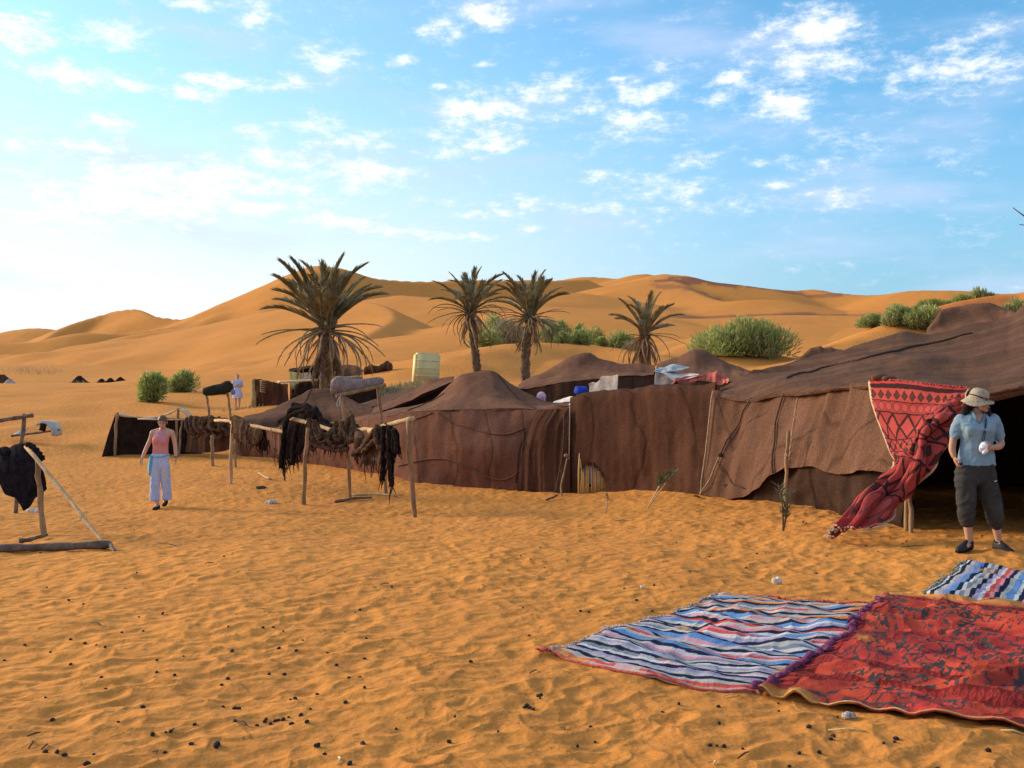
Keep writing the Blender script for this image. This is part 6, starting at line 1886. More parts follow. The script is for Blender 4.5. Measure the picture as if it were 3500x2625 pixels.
def c1(m):
    head(m, V2(468, -.03, 218), .12, .30, 1.0)
    limb(m, [V2(455, .01, 345), V2(460, .0, 300), V2(466, -.01, 262)], [.058, .048, .052])
    m.loft([ring(V2(430, 0, 720), .13, .085), ring(V2(430, 0, 660), .132, .092), ring(V2(432, 0, 560), .122, .085), ring(V2(438, 0, 460), .138, .095), ring(V2(450, .0, 390), .165, .085), ring(V2(452, .005, 345), .15, .06), ring(V2(455, .008, 325), .07, .05)])
    limb(m, [V2(450, .02, 322), V2(385, .022, 340), V2(322, .015, 362)], [.046, .046, .048])
    limb(m, [V2(462, .02, 322), V2(525, .022, 340), V2(588, .015, 362)], [.046, .046, .048])
    limb(m, [V2(318, .01, 366), V2(285, .03, 455), V2(240, .01, 560)], [.050, .042, .036])
    limb(m, [V2(240, .01, 560), V2(215, -.03, 640), V2(192, -.06, 716)], [.036, .034, .025])
    hand(m, V2(192, -.06, 714), (-.25, -.15, -1), (-.3, -1, .1), (1, -.1, 0), .6)
    limb(m, [V2(590, .01, 366), V2(611, .04, 455), V2(632, .04, 560)], [.050, .042, .036])
    limb(m, [V2(632, .04, 560), V2(642, .02, 640), V2(654, -.01, 716)], [.036, .034, .025])
    hand(m, V2(654, -.01, 714), (.02, -.12, -1), (.3, -1, .1), (-1, -.1, 0), .6)
    limb(m, [V2(375, 0, 760), V2(372, -.04, 1050), V2(400, -.05, 1370)], [.070, .050, .036])
    limb(m, [V2(490, 0, 760), V2(492, .03, 1050), V2(462, .14, 1320)], [.070, .050, .036])
    limb(m, [V2(400, -.05, 1385), V2(400, -.14, 1405)], [.036, .03])
    limb(m, [V2(462, .14, 1330), V2(470, .06, 1372)], [.036, .03])


melt('body', c1, .0075, SKIN2, w2, 3)
f, R = head(MB(), V2(468, -.03, 218), .12, .30, 1.0)
face_parts(f, R, w2, EYE, LIP, 1.0)


def c2(m):
    hf, hR = head(MB(), V2(468, -.03, 218), .12, .30, 1.0)
    m.ell(hf(0, .018, .046), (.086, .098, .086), hR, 14, 10)
    m.ell(hf(0, .095, -.01), (.045, .05, .05), hR, 10, 8)
    m.ell(hf(-.062, .01, .0), (.020, .05, .045), hR, 10, 8)
    m.ell(hf(.062, .01, .0), (.020, .05, .045), hR, 10, 8)


melt('hair', c2, .008, HAIR_B, w2, 3)
mP, tt, b = new_mat('pink_top')
tc = tt.new('ShaderNodeTexCoord')
nn_ = tt.ramp(tt.noise(tc.outputs['Object'], 16, 3), .50, .60)
sz = tt.new('ShaderNodeSeparateXYZ')
tt.put(sz.inputs[0], tc.outputs['Object'])
up = tt.ramp(sz.outputs[2], base2.z + 1.20, base2.z + 1.30)
tt.put(b.inputs['Base Color'], tt.mix(tt.math('MULTIPLY', nn_, tt.math('MULTIPLY', up, .85)), (.60, .235, .195), (.40, .22, .58)))
b.inputs['Roughness'].default_value = .9


def c3(m):
    def rg(y, a, b_, ry, yo=0): return ring(V2((a + b_) / 2, yo, y), (b_ - a) / 2 * S2, ry, 24)
    m.loft([rg(678, 320, 540, .105), rg(620, 324, 538, .100), rg(560, 328, 536, .096), rg(500, 326, 545, .112, -.012), rg(460, 326, 550, .118, -.018), rg(420, 332, 556, .108, -.01), rg(380, 352, 552, .090), rg(350, 375, 535, .072), rg(330, 400, 515, .062, .002)])
    m.ell(V2(388, -.095, 478), (.055, .04, .055), None, 10, 8)
    m.ell(V2(484, -.095, 478), (.055, .04, .055), None, 10, 8)


crease(melt('top', c3, .008, mP, w2, 4), .006, 10, 9, 505)
M_PALE = noise_mat('pale_blue_cotton', (.34, .43, .68), (.46, .52, .72), 5, bump=.6, bscale=12, bdist=.03, stretch=(1, 1, .35), grain=.06, big=((.60, .55, .40), 4, .35))


def c4(m):
    def rg(y, a, b_, ry, yo=0): return ring(V2((a + b_) / 2, yo, y), (b_ - a) / 2 * S2, ry, 24)
    m.loft([rg(668, 312, 545, .112), rg(720, 300, 548, .118), rg(790, 296, 552, .125), rg(840, 300, 552, .12), rg(890, 310, 545, .09)])
    for xs, ys in (((372, 368, 366, 362, 358), (0, -.035, -.045, -.045, -.04)), ((484, 490, 496, 500, 503), (0, .02, .045, .065, .08))):
        m.loft([ring(V2(x_, y_, z_), r_, r_ * q_) for x_, y_, z_, r_, q_ in zip(xs, ys, (810, 950, 1090, 1220, 1322), (.102, .088, .085, .086, .088), (1, 1, .95, .9, .85))])


crease(melt('trousers', c4, .0085, M_PALE, w2, 4), .008, 9, 2.5, 507)
M_TURQ = noise_mat('turquoise_cloth', (.10, .36, .58), (.18, .46, .66), 8, bump=.5, bscale=20, bdist=.02)
m = MB()
m.tube([V2(330, -.10, 682), V2(400, -.125, 700), V2(480, -.125, 698), V2(540, -.08, 680)], [.020, .018, .018, .02], 8, flat=.5)
m.tube([V2(540, -.08, 680), V2(548, .03, 680), V2(440, .12, 682), V2(318, .03, 684), V2(330, -.10, 682)], [.02] * 5, 8, flat=.5)
m.make('waistband', M_TURQ, w2)
cl = MB()
cl.loft([[V2(x0, -.07, y), V2((x0 + x1) / 2, -.115, y + 6), V2(x1, -.10, y), V2((x0 + x1) / 2, -.05, y)] for x0, x1, y in ((300, 345, 684), (282, 345, 760), (270, 335, 850), (276, 325, 910), (290, 318, 960))])
cl.make('sash', M_TURQ, w2)
shoe('shoe', V2(405, -.01, 1418), V2(398, -.22, 1424), w2, M_SHOE, .045, .06)
shoe('shoe', V2(462, .19, 1345), V2(478, .0, 1392), w2, M_SHOE, .045, .06)
MB().tube([V2(652, -.005, 706) + Vector((math.cos(a) * .034, math.sin(a) * .030, .004 * math.sin(a))) for a in [k * .5236 for k in range(13)]], .009, 6).make('bracelet', M_SHOE, w2)
for o in w2.children:
    if o.name.split('.')[0] in ('body', 'top', 'trousers', 'hair'): o.location = -w2.location


# ---- distant figures
def simple_person(label, base, H, skin_m, parts, yaw=0.0, legs=True, arms='down'):
    t = thing('person', label, 'person', base, 'people in the camp')
    k = H / 1.7
    f = lambda x, y, z: base + Matrix.Rotation(yaw, 3, 'Z') @ Vector((x * k, y * k, z * k))

    def bb(m):
        head(m, f(0, -.01, 1.57), yaw, .1, k)
        limb(m, [f(0, .01, 1.38), f(0, 0, 1.5)], [.056 * k, .05 * k])
        m.loft([ring(f(0, 0, z), rx * k, ry * k) for z, rx, ry in ((.82, .15, .10), (.95, .16, .11), (1.1, .125, .09), (1.25, .15, .11), (1.36, .16, .08), (1.42, .07, .05))])
        for s in (-1, 1):
            if arms == 'front':
                limb(m, [f(s * .17, 0, 1.36), f(s * .22, .03, 1.10)], [.05 * k, .038 * k])
                limb(m, [f(s * .22, .03, 1.10), f(s * .08, -.17, 1.16)], [.037 * k, .027 * k])
                hand(m, f(s * .08, -.17, 1.16), (-s, -.2, .1), (0, 0, 1), (0, 1, 0), .8, k)
            else:
                limb(m, [f(s * .17, 0, 1.36), f(s * .22, .02, 1.10), f(s * .22, -.03, .86)], [.05 * k, .038 * k, .027 * k])
                hand(m, f(s * .22, -.03, .86), (0, -.1, -1), (0, -1, 0), (-s, 0, 0), .5, k)
            limb(m, [f(s * .085, 0, .84), f(s * .085, -.02, .46), f(s * .08, .02, .08)], [.085 * k, .053 * k, .034 * k])
            limb(m, [f(s * .08, .03, .05), f(s * .09, -.13, .03)], [.036 * k, .028 * k])
    o = melt('body', bb, .012, skin_m, t, 2)
    o.location = -t.location
    hf, hR = head(MB(), f(0, -.01, 1.57), yaw, .1, k)
    face_parts(hf, hR, t, EYE, LIP, k)
    for nm, fn, mt in parts:
        oo = melt(nm, lambda m: fn(m, f, k, hf, hR), .012, mt, t, 3)
        oo.location = -t.location
    return t


def dress(m, f, k, hf, hR):
    m.loft([ring(f(0, 0, z), rx * k, ry * k) for z, rx, ry in ((.56, .25, .19), (.70, .23, .17), (.92, .19, .14), (1.08, .145, .11), (1.25, .17, .135), (1.37, .175, .10), (1.44, .08, .06))])
    for s in (-1, 1): limb(m, [f(s * .17, 0, 1.37), f(s * .215, .02, 1.20)], [.065 * k, .06 * k])


def hair_up(m, f, k, hf, hR):
    m.ell(hf(0, .022, .038), (.082 * k, .09 * k, .085 * k), hR, 12, 9)
    m.ell(hf(0, .085, -.03), (.05 * k, .04 * k, .08 * k), hR, 10, 8)


def robe(m, f, k, hf, hR):
    m.loft([ring(f(0, 0, z), rx * k, ry * k) for z, rx, ry in ((.05, .30, .24), (.5, .27, .2), (.92, .23, .17), (1.25, .21, .15), (1.38, .19, .11), (1.45, .08, .06))])
    for s in (-1, 1): limb(m, [f(s * .17, 0, 1.37), f(s * .235, .02, 1.10), f(s * .23, -.02, .92)], [.07 * k, .07 * k, .07 * k])


def turban(m, f, k, hf, hR):
    m.ell(hf(0, .01, .075), (.105 * k, .115 * k, .062 * k), hR, 14, 9)
    for i in range(5):
        c_ = hf(0, .01, .040 + i * .020)
        r_ = (.110 - .010 * abs(i - 1.5)) * k
        m.tube([c_ + hR @ Vector((math.cos(a) * r_, math.sin(a) * r_ * 1.06, .010 * math.sin(a + i))) for a in [j * .5236 for j in range(13)]], .022 * k, 7)
    m.ell(hf(0, .09, -.06), (.06 * k, .04 * k, .09 * k), hR, 10, 8)


def scarf(m, f, k, hf, hR):
    m.ell(hf(0, .012, .022), (.096 * k, .108 * k, .115 * k), hR, 14, 10)
    m.ell(hf(0, .03, -.09), (.085 * k, .085 * k, .07 * k), hR, 12, 8)
    m.ell(hf(0, -.05, -.12), (.06 * k, .04 * k, .03 * k), hR, 10, 8)


M_DRESS = noise_mat('pale_blue_dress', (.42, .47, .70), (.52, .56, .76), 5, bump=.4, bscale=12, bdist=.02)
M_TURB = noise_mat('royal_blue_turban', (.02, .045, .30), (.04, .08, .42), 20, bump=.5, bscale=30, bdist=.01)
M_PINKS = noise_mat('pink_scarf', (.58, .32, .40), (.66, .40, .48), 14, bump=.4)
bb_ = PG(812, 46.0)
simple_person('distant woman in a short pale blue dress standing by the pen', bb_, 1.66, SKIN2, [('dress', dress, M_DRESS), ('hair', hair_up, HAIR_D)], yaw=.2, arms='front')
bb_ = PG(1987, 22.0)
q = P(1987, 1316, 22.0)
simple_person('man in a royal blue turban whose head shows above the dark cloth wall', bb_, (q.z - bb_.z) / 1.735 * 1.7, SKIN3, [('robe', robe, M_DRESS), ('turban', turban, M_TURB)], yaw=-.5)
bb_ = PG(1850, 23.6)
q = P(1850, 1337, 23.6)
simple_person('person in a pink headscarf, only the head visible above the russet tent', bb_, (q.z - bb_.z) / 1.715 * 1.7, SKIN2, [('robe', robe, M_PALE), ('headscarf', scarf, M_PINKS)], yaw=.6)

# ------------------------------------------------------------------ rugs
def col_mat(name, grain=.22, gscale=90, bump=.6, bscale=70, bd=.008):
    m, t, b = new_mat(name)
    at = t.new('ShaderNodeAttribute', attribute_name='Col')
    tc = t.new('ShaderNodeTexCoord')
    g = t.ramp(t.noise(tc.outputs['Object'], gscale, 2, .7), .25, .75, 1 - grain, 1 + grain, smooth=False)
    t.put(b.inputs['Base Color'], t.mix(1.0, at.outputs['Color'], g, 'MULTIPLY'))
    b.inputs['Roughness'].default_value = 1
    b.inputs['Specular IOR Level'].default_value = .05
    bn = t.new('ShaderNodeBump')
    bn.inputs['Strength'].default_value = bump
    bn.inputs['Distance'].default_value = bd
    t.put(bn.inputs['Height'], t.noise(tc.outputs['Object'], bscale, 3, .6))
    t.put(b.inputs['Normal'], bn.outputs[0])
    return m


M_RUG = col_mat('woven_rug')


def lerp_edge(pts, n):
    p = np.array(pts, float)
    L = np.concatenate([[0], np.cumsum(np.linalg.norm(np.diff(p, axis=0), axis=1))])
    s = np.linspace(0, L[-1], n)
    q = np.stack([np.interp(s, L, p[:, i]) for i in range(p.shape[1])], 1)
    return smooth1(q, max(1, n // 40))


def ground_rug(bottom, top, nu, nv, colour, hfun, left=None, right=None):
    """edges given as photo pixels; Coons patch on the ground; colour(u, v) -> rgb; hfun(u, v, x, y) height above sand"""
    def g(e):
        return [tuple(PR(px, py)[:2]) for px, py in e]
    B, T = lerp_edge(g(bottom), nu), lerp_edge(g(top), nu)
    Lf = lerp_edge(g(left) if left else [B[0], T[0]], nv)
    Rt = lerp_edge(g(right) if right else [B[-1], T[-1]], nv)
    u = np.linspace(0, 1, nu)[None, :, None]
    v = np.linspace(0, 1, nv)[:, None, None]
    XY = (1 - v) * B[None] + v * T[None] + (1 - u) * Lf[:, None] + u * Rt[:, None] - ((1 - u) * (1 - v) * B[0] + u * (1 - v) * B[-1] + (1 - u) * v * T[0] + u * v * T[-1])
    x, y = XY[..., 0], XY[..., 1]
    uu, vv_ = np.meshgrid(u[0, :, 0], v[:, 0, 0])
    z = gz(x, y) + hfun(uu, vv_, x, y)
    return np.stack([x, y, z], -1), uu, vv_, colour(uu, vv_, x, y)


def rug_thing(name, label, G, C, thick=.012, cat='rug'):
    c = G.reshape(-1, 3).mean(0)
    t = thing(name, label, cat, c)
    o = mesh('weave', G.reshape(-1, 3), gridfaces(*G.shape[:2]), M_RUG, t, vcol=C.reshape(-1, 3))
    so = o.modifiers.new('thick', 'SOLIDIFY')
    so.thickness = thick
    so.offset = -1
    return t


def fringe(t, edge, mat, L=.06, dens=2, r=.006, name='fringe', seed=1):
    rr = random.Random(seed)
    m = MB()
    for i in range(0, len(edge) - 1):
        for k in range(dens):
            p = Vector(edge[i]).lerp(Vector(edge[i + 1]), rr.random()) + Vector((0, 0, .004))
            d = Vector((rr.uniform(-1, 1), rr.uniform(-1, 1), 0)) * L * rr.uniform(.4, 1)
            m.tube([p, p + d * .5 + Vector((0, 0, .012)), p + d + Vector((0, 0, -.002))], [r, r * .9, r * .5], 4)
    return tag(m.make(name, mat, t), kind='stuff')


LIGHT, WHITE_, NAVY, BLUE, PINK, RED, ORNG, LILAC, GREY = [(.36, .35, .34), (.47, .47, .48), (.016, .019, .042), (.10, .21, .42), (.48, .20, .25), (.48, .07, .06), (.52, .16, .04), (.28, .25, .38), (.17, .19, .24)]
SEQ = [LIGHT, RED, LIGHT, NAVY, LIGHT, LILAC, NAVY, WHITE_, GREY, NAVY, LIGHT, LILAC, WHITE_, NAVY, LIGHT, GREY, PINK, LIGHT, NAVY, BLUE, LIGHT, RED, PINK, WHITE_, NAVY, LIGHT, LILAC, BLUE, NAVY, WHITE_, GREY, LIGHT, NAVY, LILAC, WHITE_, RED, PINK, NAVY, LIGHT, BLUE, WHITE_, NAVY, PINK, LIGHT, RED, NAVY, LILAC,
       WHITE_, BLUE, NAVY, LIGHT, PINK, LIGHT, BLUE, NAVY, ORNG, LIGHT, NAVY, LIGHT, RED, LIGHT, GREY, NAVY, ORNG, LIGHT, NAVY, BLUE, LIGHT, ORNG, LIGHT, NAVY, LIGHT, RED, WHITE_]
WID = [{NAVY: 1.05, RED: .95, ORNG: .95, PINK: .8, BLUE: 1.5, WHITE_: .8}.get(c, 1.0) for c in SEQ]
CUM = np.cumsum([0] + WID)
CUM = CUM / CUM[-1]
SEQA = np.array(SEQ)


def sand_over(c, x, y, u, v, amt, edge):
    n = fbm(x / .35, y / .35, 93, 4)
    e = np.minimum(np.minimum(u, 1 - u), np.minimum(v, 1 - v))
    k = np.clip((n * .6 + amt + np.clip(1 - e / edge, 0, 1) * .55) / .35, 0, 1)[..., None] * .80
    return c * (1 - k) + k * np.array([.53, .235, .056])


def stripes(u, v, x, y, across='v', warp=.004, sandy=-.35, brk=.28):
    s = v if across == 'v' else u
    o = u if across == 'v' else v
    s2 = s + warp * pnoise(o * 9, s * 6, 95)
    i = np.clip(np.searchsorted(CUM, s2, 'right') - 1, 0, len(SEQ) - 1)
    # weft colours change along a stripe, in lengths
    sh = pnoise(o * 4 + i * 3.7, i * 1.3, 97)
    c = SEQA[i].copy()
    alt = SEQA[(i + 9) % len(SEQ)]
    m = ((sh > brk) & (i % 3 != 0))[..., None]
    c = np.where(m & (c.mean(-1, keepdims=True) > .12), .5 * c + .5 * alt + .08, c)
    return sand_over(c, x, y, u, v, sandy, .05)


def waves(a, b, k1, k2, amp, seed):
    def h(u, v, x, y):
        q = x * a + y * b
        w = -x * b + y * a
        n = .5 + .5 * np.sin(q * k1 + 2.2 * pnoise(w * 1.3, q * .9, seed) + 1.2 * pnoise(w * 3, q * 2, seed + 1))
        m = .35 + .65 * np.clip(.5 + pnoise(x * 1.1, y * 1.1, seed + 2), 0, 1)
        e = np.minimum(np.minimum(u, 1 - u), np.minimum(v, 1 - v))
        return .014 - .020 * np.clip(1 - e / .03, 0, 1) * np.clip(.6 + 1.4 * pnoise(x * 3, y * 3, seed + 5), 0, 1) + amp * n * m * (.15 + .85 * np.clip(e / .10, 0, 1)) + .006 * (1 + pnoise(x * k2, y * k2, seed + 3))
    return h


# striped rag rug, middle
G, u, v, C = ground_rug([(1884, 2243), (2000, 2276), (2080, 2296), (2200, 2325), (2390, 2352), (2600, 2372)], [(2470, 2036), (2560, 2040), (2650, 2050), (2700, 2058), (2760, 2064), (2860, 2070), (3008, 2078)], 300, 330,
                        lambda u, v, x, y: stripes(u, v, x, y, 'v', .004), waves(.8, .6, 20, 5, .046, 201),
                        right=[(2600, 2372), (2660, 2325), (2745, 2275), (2830, 2215), (2900, 2185), (2930, 2140), (3008, 2078)])
t = rug_thing('rag_rug', 'white, blue and black striped rag rug spread on the sand, left of the red rug', G, C)
M_PURP = noise_mat('purple_wool', (.11, .025, .07), (.20, .05, .11), 30, bump=.5, bscale=60, bdist=.006)
M_REDW = noise_mat('red_wool_edge', (.36, .06, .05), (.48, .11, .08), 30, bump=.5, bscale=60, bdist=.006)
M_RAG = noise_mat('grey_rag', (.22, .20, .22), (.50, .46, .46), 40, bump=.5, bscale=60, bdist=.006)
fringe(t, G[::4, 0], M_RAG, .05, 2, .006, 'fringe', 1)
MB().tube([Vector(p) + Vector((0, 0, .006)) for p in G[0, ::6]], .009, 6).make('edge_cord', M_REDW, t)
MB().tube([Vector(p) + Vector((0, 0, .006)) for p in G[-1, ::6]], .010, 6).make('edge_cord', M_REDW, t)
fringe(t, G[-1, 90::5], M_REDW, .05, 2, .008, 'tassel', 3)
m = MB()
for k in range(8):
    p = Vector(G[0, 0])
    m.tube([p, p + Vector((-.03 - .01 * k, .015 * math.sin(k), .015)), p + Vector((-.05 - .01 * (k % 3), .03 * math.sin(k * 2), 0))], [.010, .009, .004], 5)
m.make('tassel', M_REDW, t)
# red kilim
REDB, REDD, DARK, ORR = np.array((.44, .045, .038)), np.array((.22, .026, .024)), np.array((.040, .022, .024)), np.array((.47, .066, .034))


def kilim(u, v, x, y):
    b1 = v + .012 * pnoise(u * 7, v * 5, 301)
    a1 = u * 1.75 + .012 * pnoise(u * 6, v * 6, 302)
    c = REDB + (ORR - REDB) * np.clip(.5 + fbm(x * 1.1, y * 1.1, 303, 3), 0, 1)[..., None]
    # field: broken dark figures in rows
    row = np.floor(b1 * 16)
    fr = b1 * 16 - row
    ph = a1 * 15 + (row % 2) * .5 + row * .37
    fc = ph - np.floor(ph)
    hsh = np.sin(np.floor(ph) * 12.99 + row * 78.23) * 43758.5
    hsh = hsh - np.floor(hsh)
    dia = np.abs(fc - .5) + np.abs(fr - .5)
    fig = np.where(hsh < .35, (dia > .22) & (dia < .36), np.where(hsh < .6, (np.abs(fc - .5) < .16) & (np.abs(fr - .5) < .3), np.where(hsh < .85, (np.abs(fr - .5) < .10), False)))
    rag = pnoise(x * 9, y * 9, 305) > -.05
    mar = np.clip((fbm(x * 3.4, y * 3.4, 315, 4) + .10) / .35, 0, 1)[..., None] * .62
    c = c * (1 - mar) + REDD * mar
    c = np.where((fig & rag)[..., None], DARK + .03, c)
    stre = (np.abs(fbm(a1 * 9 + b1 * 5, b1 * 21 - a1 * 4, 307, 3)) < .17) & (pnoise(x * 3.1, y * 3.1, 309) > -.22)
    c = np.where(stre[..., None], DARK + .02, c)
    # borders of small lozenges
    for lo, hi in ((.09, .15), (.21, .26), (.87, .92)):
        inb = (b1 > lo) & (b1 < hi) & (fbm(x * 1.7, y * 1.7, 311, 3) > -.12)
        q = (b1 - lo) / (hi - lo)
        p_ = a1 * 24 + .25 * pnoise(x * 6, y * 6, 313)
        lz = np.abs(p_ - np.floor(p_) - .5) + np.abs(q - .5) * .9
        cc = np.where((lz < .42)[..., None], REDB * .75, REDD * .75)
        cc = np.where((lz < .2)[..., None], REDD, cc)
        c = np.where(inb[..., None], cc, c)
    ed = (u < .10)
    q = b1 * 40
    lz = np.abs(q - np.floor(q) - .5) + np.abs(u / .10 - .5) * .8
    c = np.where((ed & (u > .02))[..., None], np.where((lz < .4)[..., None], REDD * 1.2, REDD * .55), c)
    top = np.clip((v - .93) / .03, 0, 1)[..., None]
    c = c * (1 - top) + top * np.array([.46, .19, .06])
    return sand_over(c, x, y, u, v, -.52, .03)


def h_kilim(u, v, x, y):
    base_ = waves(.75, .66, 15, 6, .050, 211)(u, v, x, y)
    e = np.clip(1 - v / .05, 0, 1)
    lip = e * (.014 + .024 * np.sin(u * 46 + 1.5 * np.sin(u * 11)) * np.clip(1.6 - u * 2.6, 0, 1))
    fold_ = .075 * np.exp(-((v - (.20 + .05 * np.sin(u * 9))) / .022) ** 2) * np.clip((u - .58) / .1, 0, 1)
    return base_ + np.clip(lip, 0, .1) + fold_ + .010


G, u, v, C = ground_rug([(2578, 2374), (2660, 2385), (2760, 2400), (2800, 2402), (2900, 2428), (3000, 2440), (3100, 2462), (3300, 2486), (3500, 2512), (3740, 2548)], [(3010, 2060), (3045, 2026), (3120, 2038), (3250, 2052), (3350, 2066), (3500, 2075), (3740, 2082)], 420, 330,
                        kilim, h_kilim, left=[(2578, 2374), (2680, 2320), (2760, 2268), (2850, 2210), (2915, 2180), (2920, 2150), (2990, 2090), (3010, 2060)])
t = rug_thing('kilim_rug', 'large red rug with dark kilim figures, rumpled on the sand in the lower right corner', G, C, .009)
MB().tube([Vector(p) + Vector((0, -.004, .004)) for p in G[0, ::3]], .0045, 6).make('edge_cord', noise_mat('tan_cord', (.50, .28, .12), (.60, .36, .17), 20), t)
m = MB()
rr = random.Random(9)
for p in G[::6, 0]:
    p = Vector(p)
    m.ell(p + Vector((rr.uniform(-.02, .02), rr.uniform(-.02, .02), .016)), (.026, .026, .018), None, 7, 5)
tag(m.make('tassel', M_PURP, t), kind='stuff')
fringe(t, G[::4, 0], M_PURP, .06, 3, .008, 'fringe', 5)
m = MB()
for p in G[-1, 4:60:3]:
    p = Vector(p)
    m.ell(p + Vector((0, 0, .012)), (.022, .022, .014), None, 7, 5)
tag(m.make('tassel', M_REDW, t), kind='stuff')
# second striped rug, right edge
G, u, v, C = ground_rug([(3158, 2030), (3220, 2042), (3290, 2056), (3400, 2062), (3520, 2070), (3700, 2082)], [(3305, 1924), (3380, 1934), (3450, 1946), (3520, 1955), (3700, 1975)], 260, 160,
                        lambda u, v, x, y: stripes(u * .40 + .3, v, x, y, 'u', .003, -.42, .9), waves(.3, .95, 19, 6, .024, 221))
t = rug_thing('rag_rug', 'striped rag rug at the right edge, behind the red rug and below the feet', G, C)
fringe(t, G[::4, 0], noise_mat('green_grey_rag', (.05, .08, .06), (.30, .30, .28), 40), .06, 3, .009, 'fringe', 7)

# ------------------------------------------------------------------ red rug hung at the tent mouth
def hang_pat(s, q):
    """s across (0..1), q down (0..1)"""
    c = np.tile(np.array((.32, .036, .032)), s.shape + (1,))
    pinkish = np.array((.38, .062, .052))
    dark = np.array((.040, .018, .020))

    def band(lo, hi): return (q >= lo) & (q < hi), (q - lo) / (hi - lo)
    k, f = band(.0, .018); c[k] = (.40, .05, .05)
    k, f = band(.018, .052); c[k] = dark
    for lo, hi, n, kind in ((.055, .155, 13, 'dia'), (.165, .255, 13, 'oct'), (.268, .475, 6.5, 'big'), (.488, .585, 9, 'x'), (.60, .70, 12, 'dia'), (.71, .83, 7, 'big'), (.84, .97, 12, 'oct')):
        k, f = band(lo, hi)
        p = s * n
        fc = np.abs(p - np.floor(p) - .5)
        fr = np.abs(f - .5)
        d = fc * 2 + fr * 2
        if kind == 'dia':
            cc = np.where((d < .62)[..., None], np.array((.085, .035, .030)), pinkish)
            cc = np.where(((d >= .62) & (d < .86))[..., None], dark, cc)
        elif kind == 'oct':
            e = np.sqrt((fc * 2.1) ** 2 + (fr * 2.0) ** 2)
            cc = np.where((e < .74)[..., None], pinkish * 1.05, np.where((e < .92)[..., None], dark * 2.2, np.array((.33, .045, .04))))
        elif kind == 'big':
            cc = np.where((np.abs(d - 1.0) < .17)[..., None], dark, np.where((d < .83)[..., None], pinkish, np.array((.30, .045, .040))))
        else:
            xx = np.abs(fc * 2 - fr * 2)
            cc = np.where((xx < .18)[..., None], dark, np.where((d < .5)[..., None], dark * 1.8, pinkish * .9))
        c = np.where(k[..., None], cc, c)
    for lo, hi in ((.155, .165), (.257, .268), (.476, .487), (.587, .598), (.70, .71), (.83, .84)):
        k, f = band(lo, hi); c[k] = dark
    c = np.where((s < .018)[..., None], np.array((.52, .40, .26)), c)
    c = np.where(((s > .985))[..., None], np.array((.50, .38, .24)), c)
    return c


t = thing('hanging_rug', 'red rug with dark diamond bands hung at the tent mouth, foot on the sand', 'rug', PG(2980, 12.2))
# lines across the rug from top to foot: (left, middle..., right) at increasing way down
HR_ = [
    (.00, [(2970, 1304, 13.25), (3060, 1302, 12.75), (3150, 1312, 12.35), (3240, 1322, 12.05), (3316, 1328, 11.85)]),
    (.10, [(2974, 1345, 13.2), (3060, 1350, 12.7), (3150, 1358, 12.3), (3240, 1366, 12.0), (3302, 1350, 11.8)]),
    (.22, [(2984, 1388, 13.1), (3060, 1395, 12.7), (3150, 1402, 12.3), (3220, 1398, 11.95), (3308, 1366, 11.75)]),
    (.36, [(3002, 1442, 12.95), (3060, 1455, 12.65), (3140, 1460, 12.25), (3190, 1432, 11.85), (3300, 1400, 11.75)]),
    (.50, [(3028, 1506, 12.75), (3075, 1512, 12.5), (3125, 1500, 12.1), (3160, 1466, 11.75), (3268, 1470, 11.8)]),
    (.62, [(3046, 1556, 12.55), (3080, 1556, 12.35), (3110, 1530, 11.95), (3150, 1516, 11.7), (3220, 1544, 11.75)]),
    (.72, [(3064, 1602, 12.3), (3080, 1585, 12.1), (3098, 1572, 11.85), (3130, 1590, 11.65), (3166, 1620, 11.75)]),
    (.80, [(3020, 1652, 12.0), (3030, 1640, 11.85), (3050, 1650, 11.65), (3080, 1680, 11.6), (3120, 1690, 11.75)]),
    (.88, [(2952, 1712, 11.75), (2965, 1694, 11.7), (2985, 1700, 11.5), (3030, 1728, 11.45), (3085, 1740, 11.65)]),
    (.95, [(2896, 1768, 11.55), (2910, 1752, 11.5), (2940, 1748, 11.35), (2990, 1768, 11.35), (3050, 1776, 11.5)]),
    (1.0, [(2822, 1838, 11.25), (2850, 1816, 11.25), (2890, 1808, 11.2), (2945, 1806, 11.25), (2990, 1800, 11.35)])]
nu, nv = 170, 330
rows3 = np.array([[tuple(P(a, b_, d - (.16 if q < .75 else 0))) for a, b_, d in r] for q, r in HR_])
qs = np.array([q for q, _ in HR_])
acr = np.array([spline(r, nu) for r in rows3])
qq = np.linspace(0, 1, nv)
idx = np.interp(qq, qs, np.arange(len(qs)))
flat_ = acr.reshape(len(qs), -1)
dn = spline(flat_, len(qs) * 60)
ii = np.clip((idx / (len(qs) - 1) * (len(dn) - 1)).astype(int), 0, len(dn) - 1)
G = dn[ii].reshape(nv, nu, 3)
s_, q_ = np.meshgrid(np.linspace(0, 1, nu), qq)
du, dv = np.gradient(G, axis=1), np.gradient(G, axis=0)
N = np.cross(du, dv)
N /= np.linalg.norm(N, axis=2, keepdims=True) + 1e-9
N *= np.sign(-N[..., 1:2] + 1e-9)
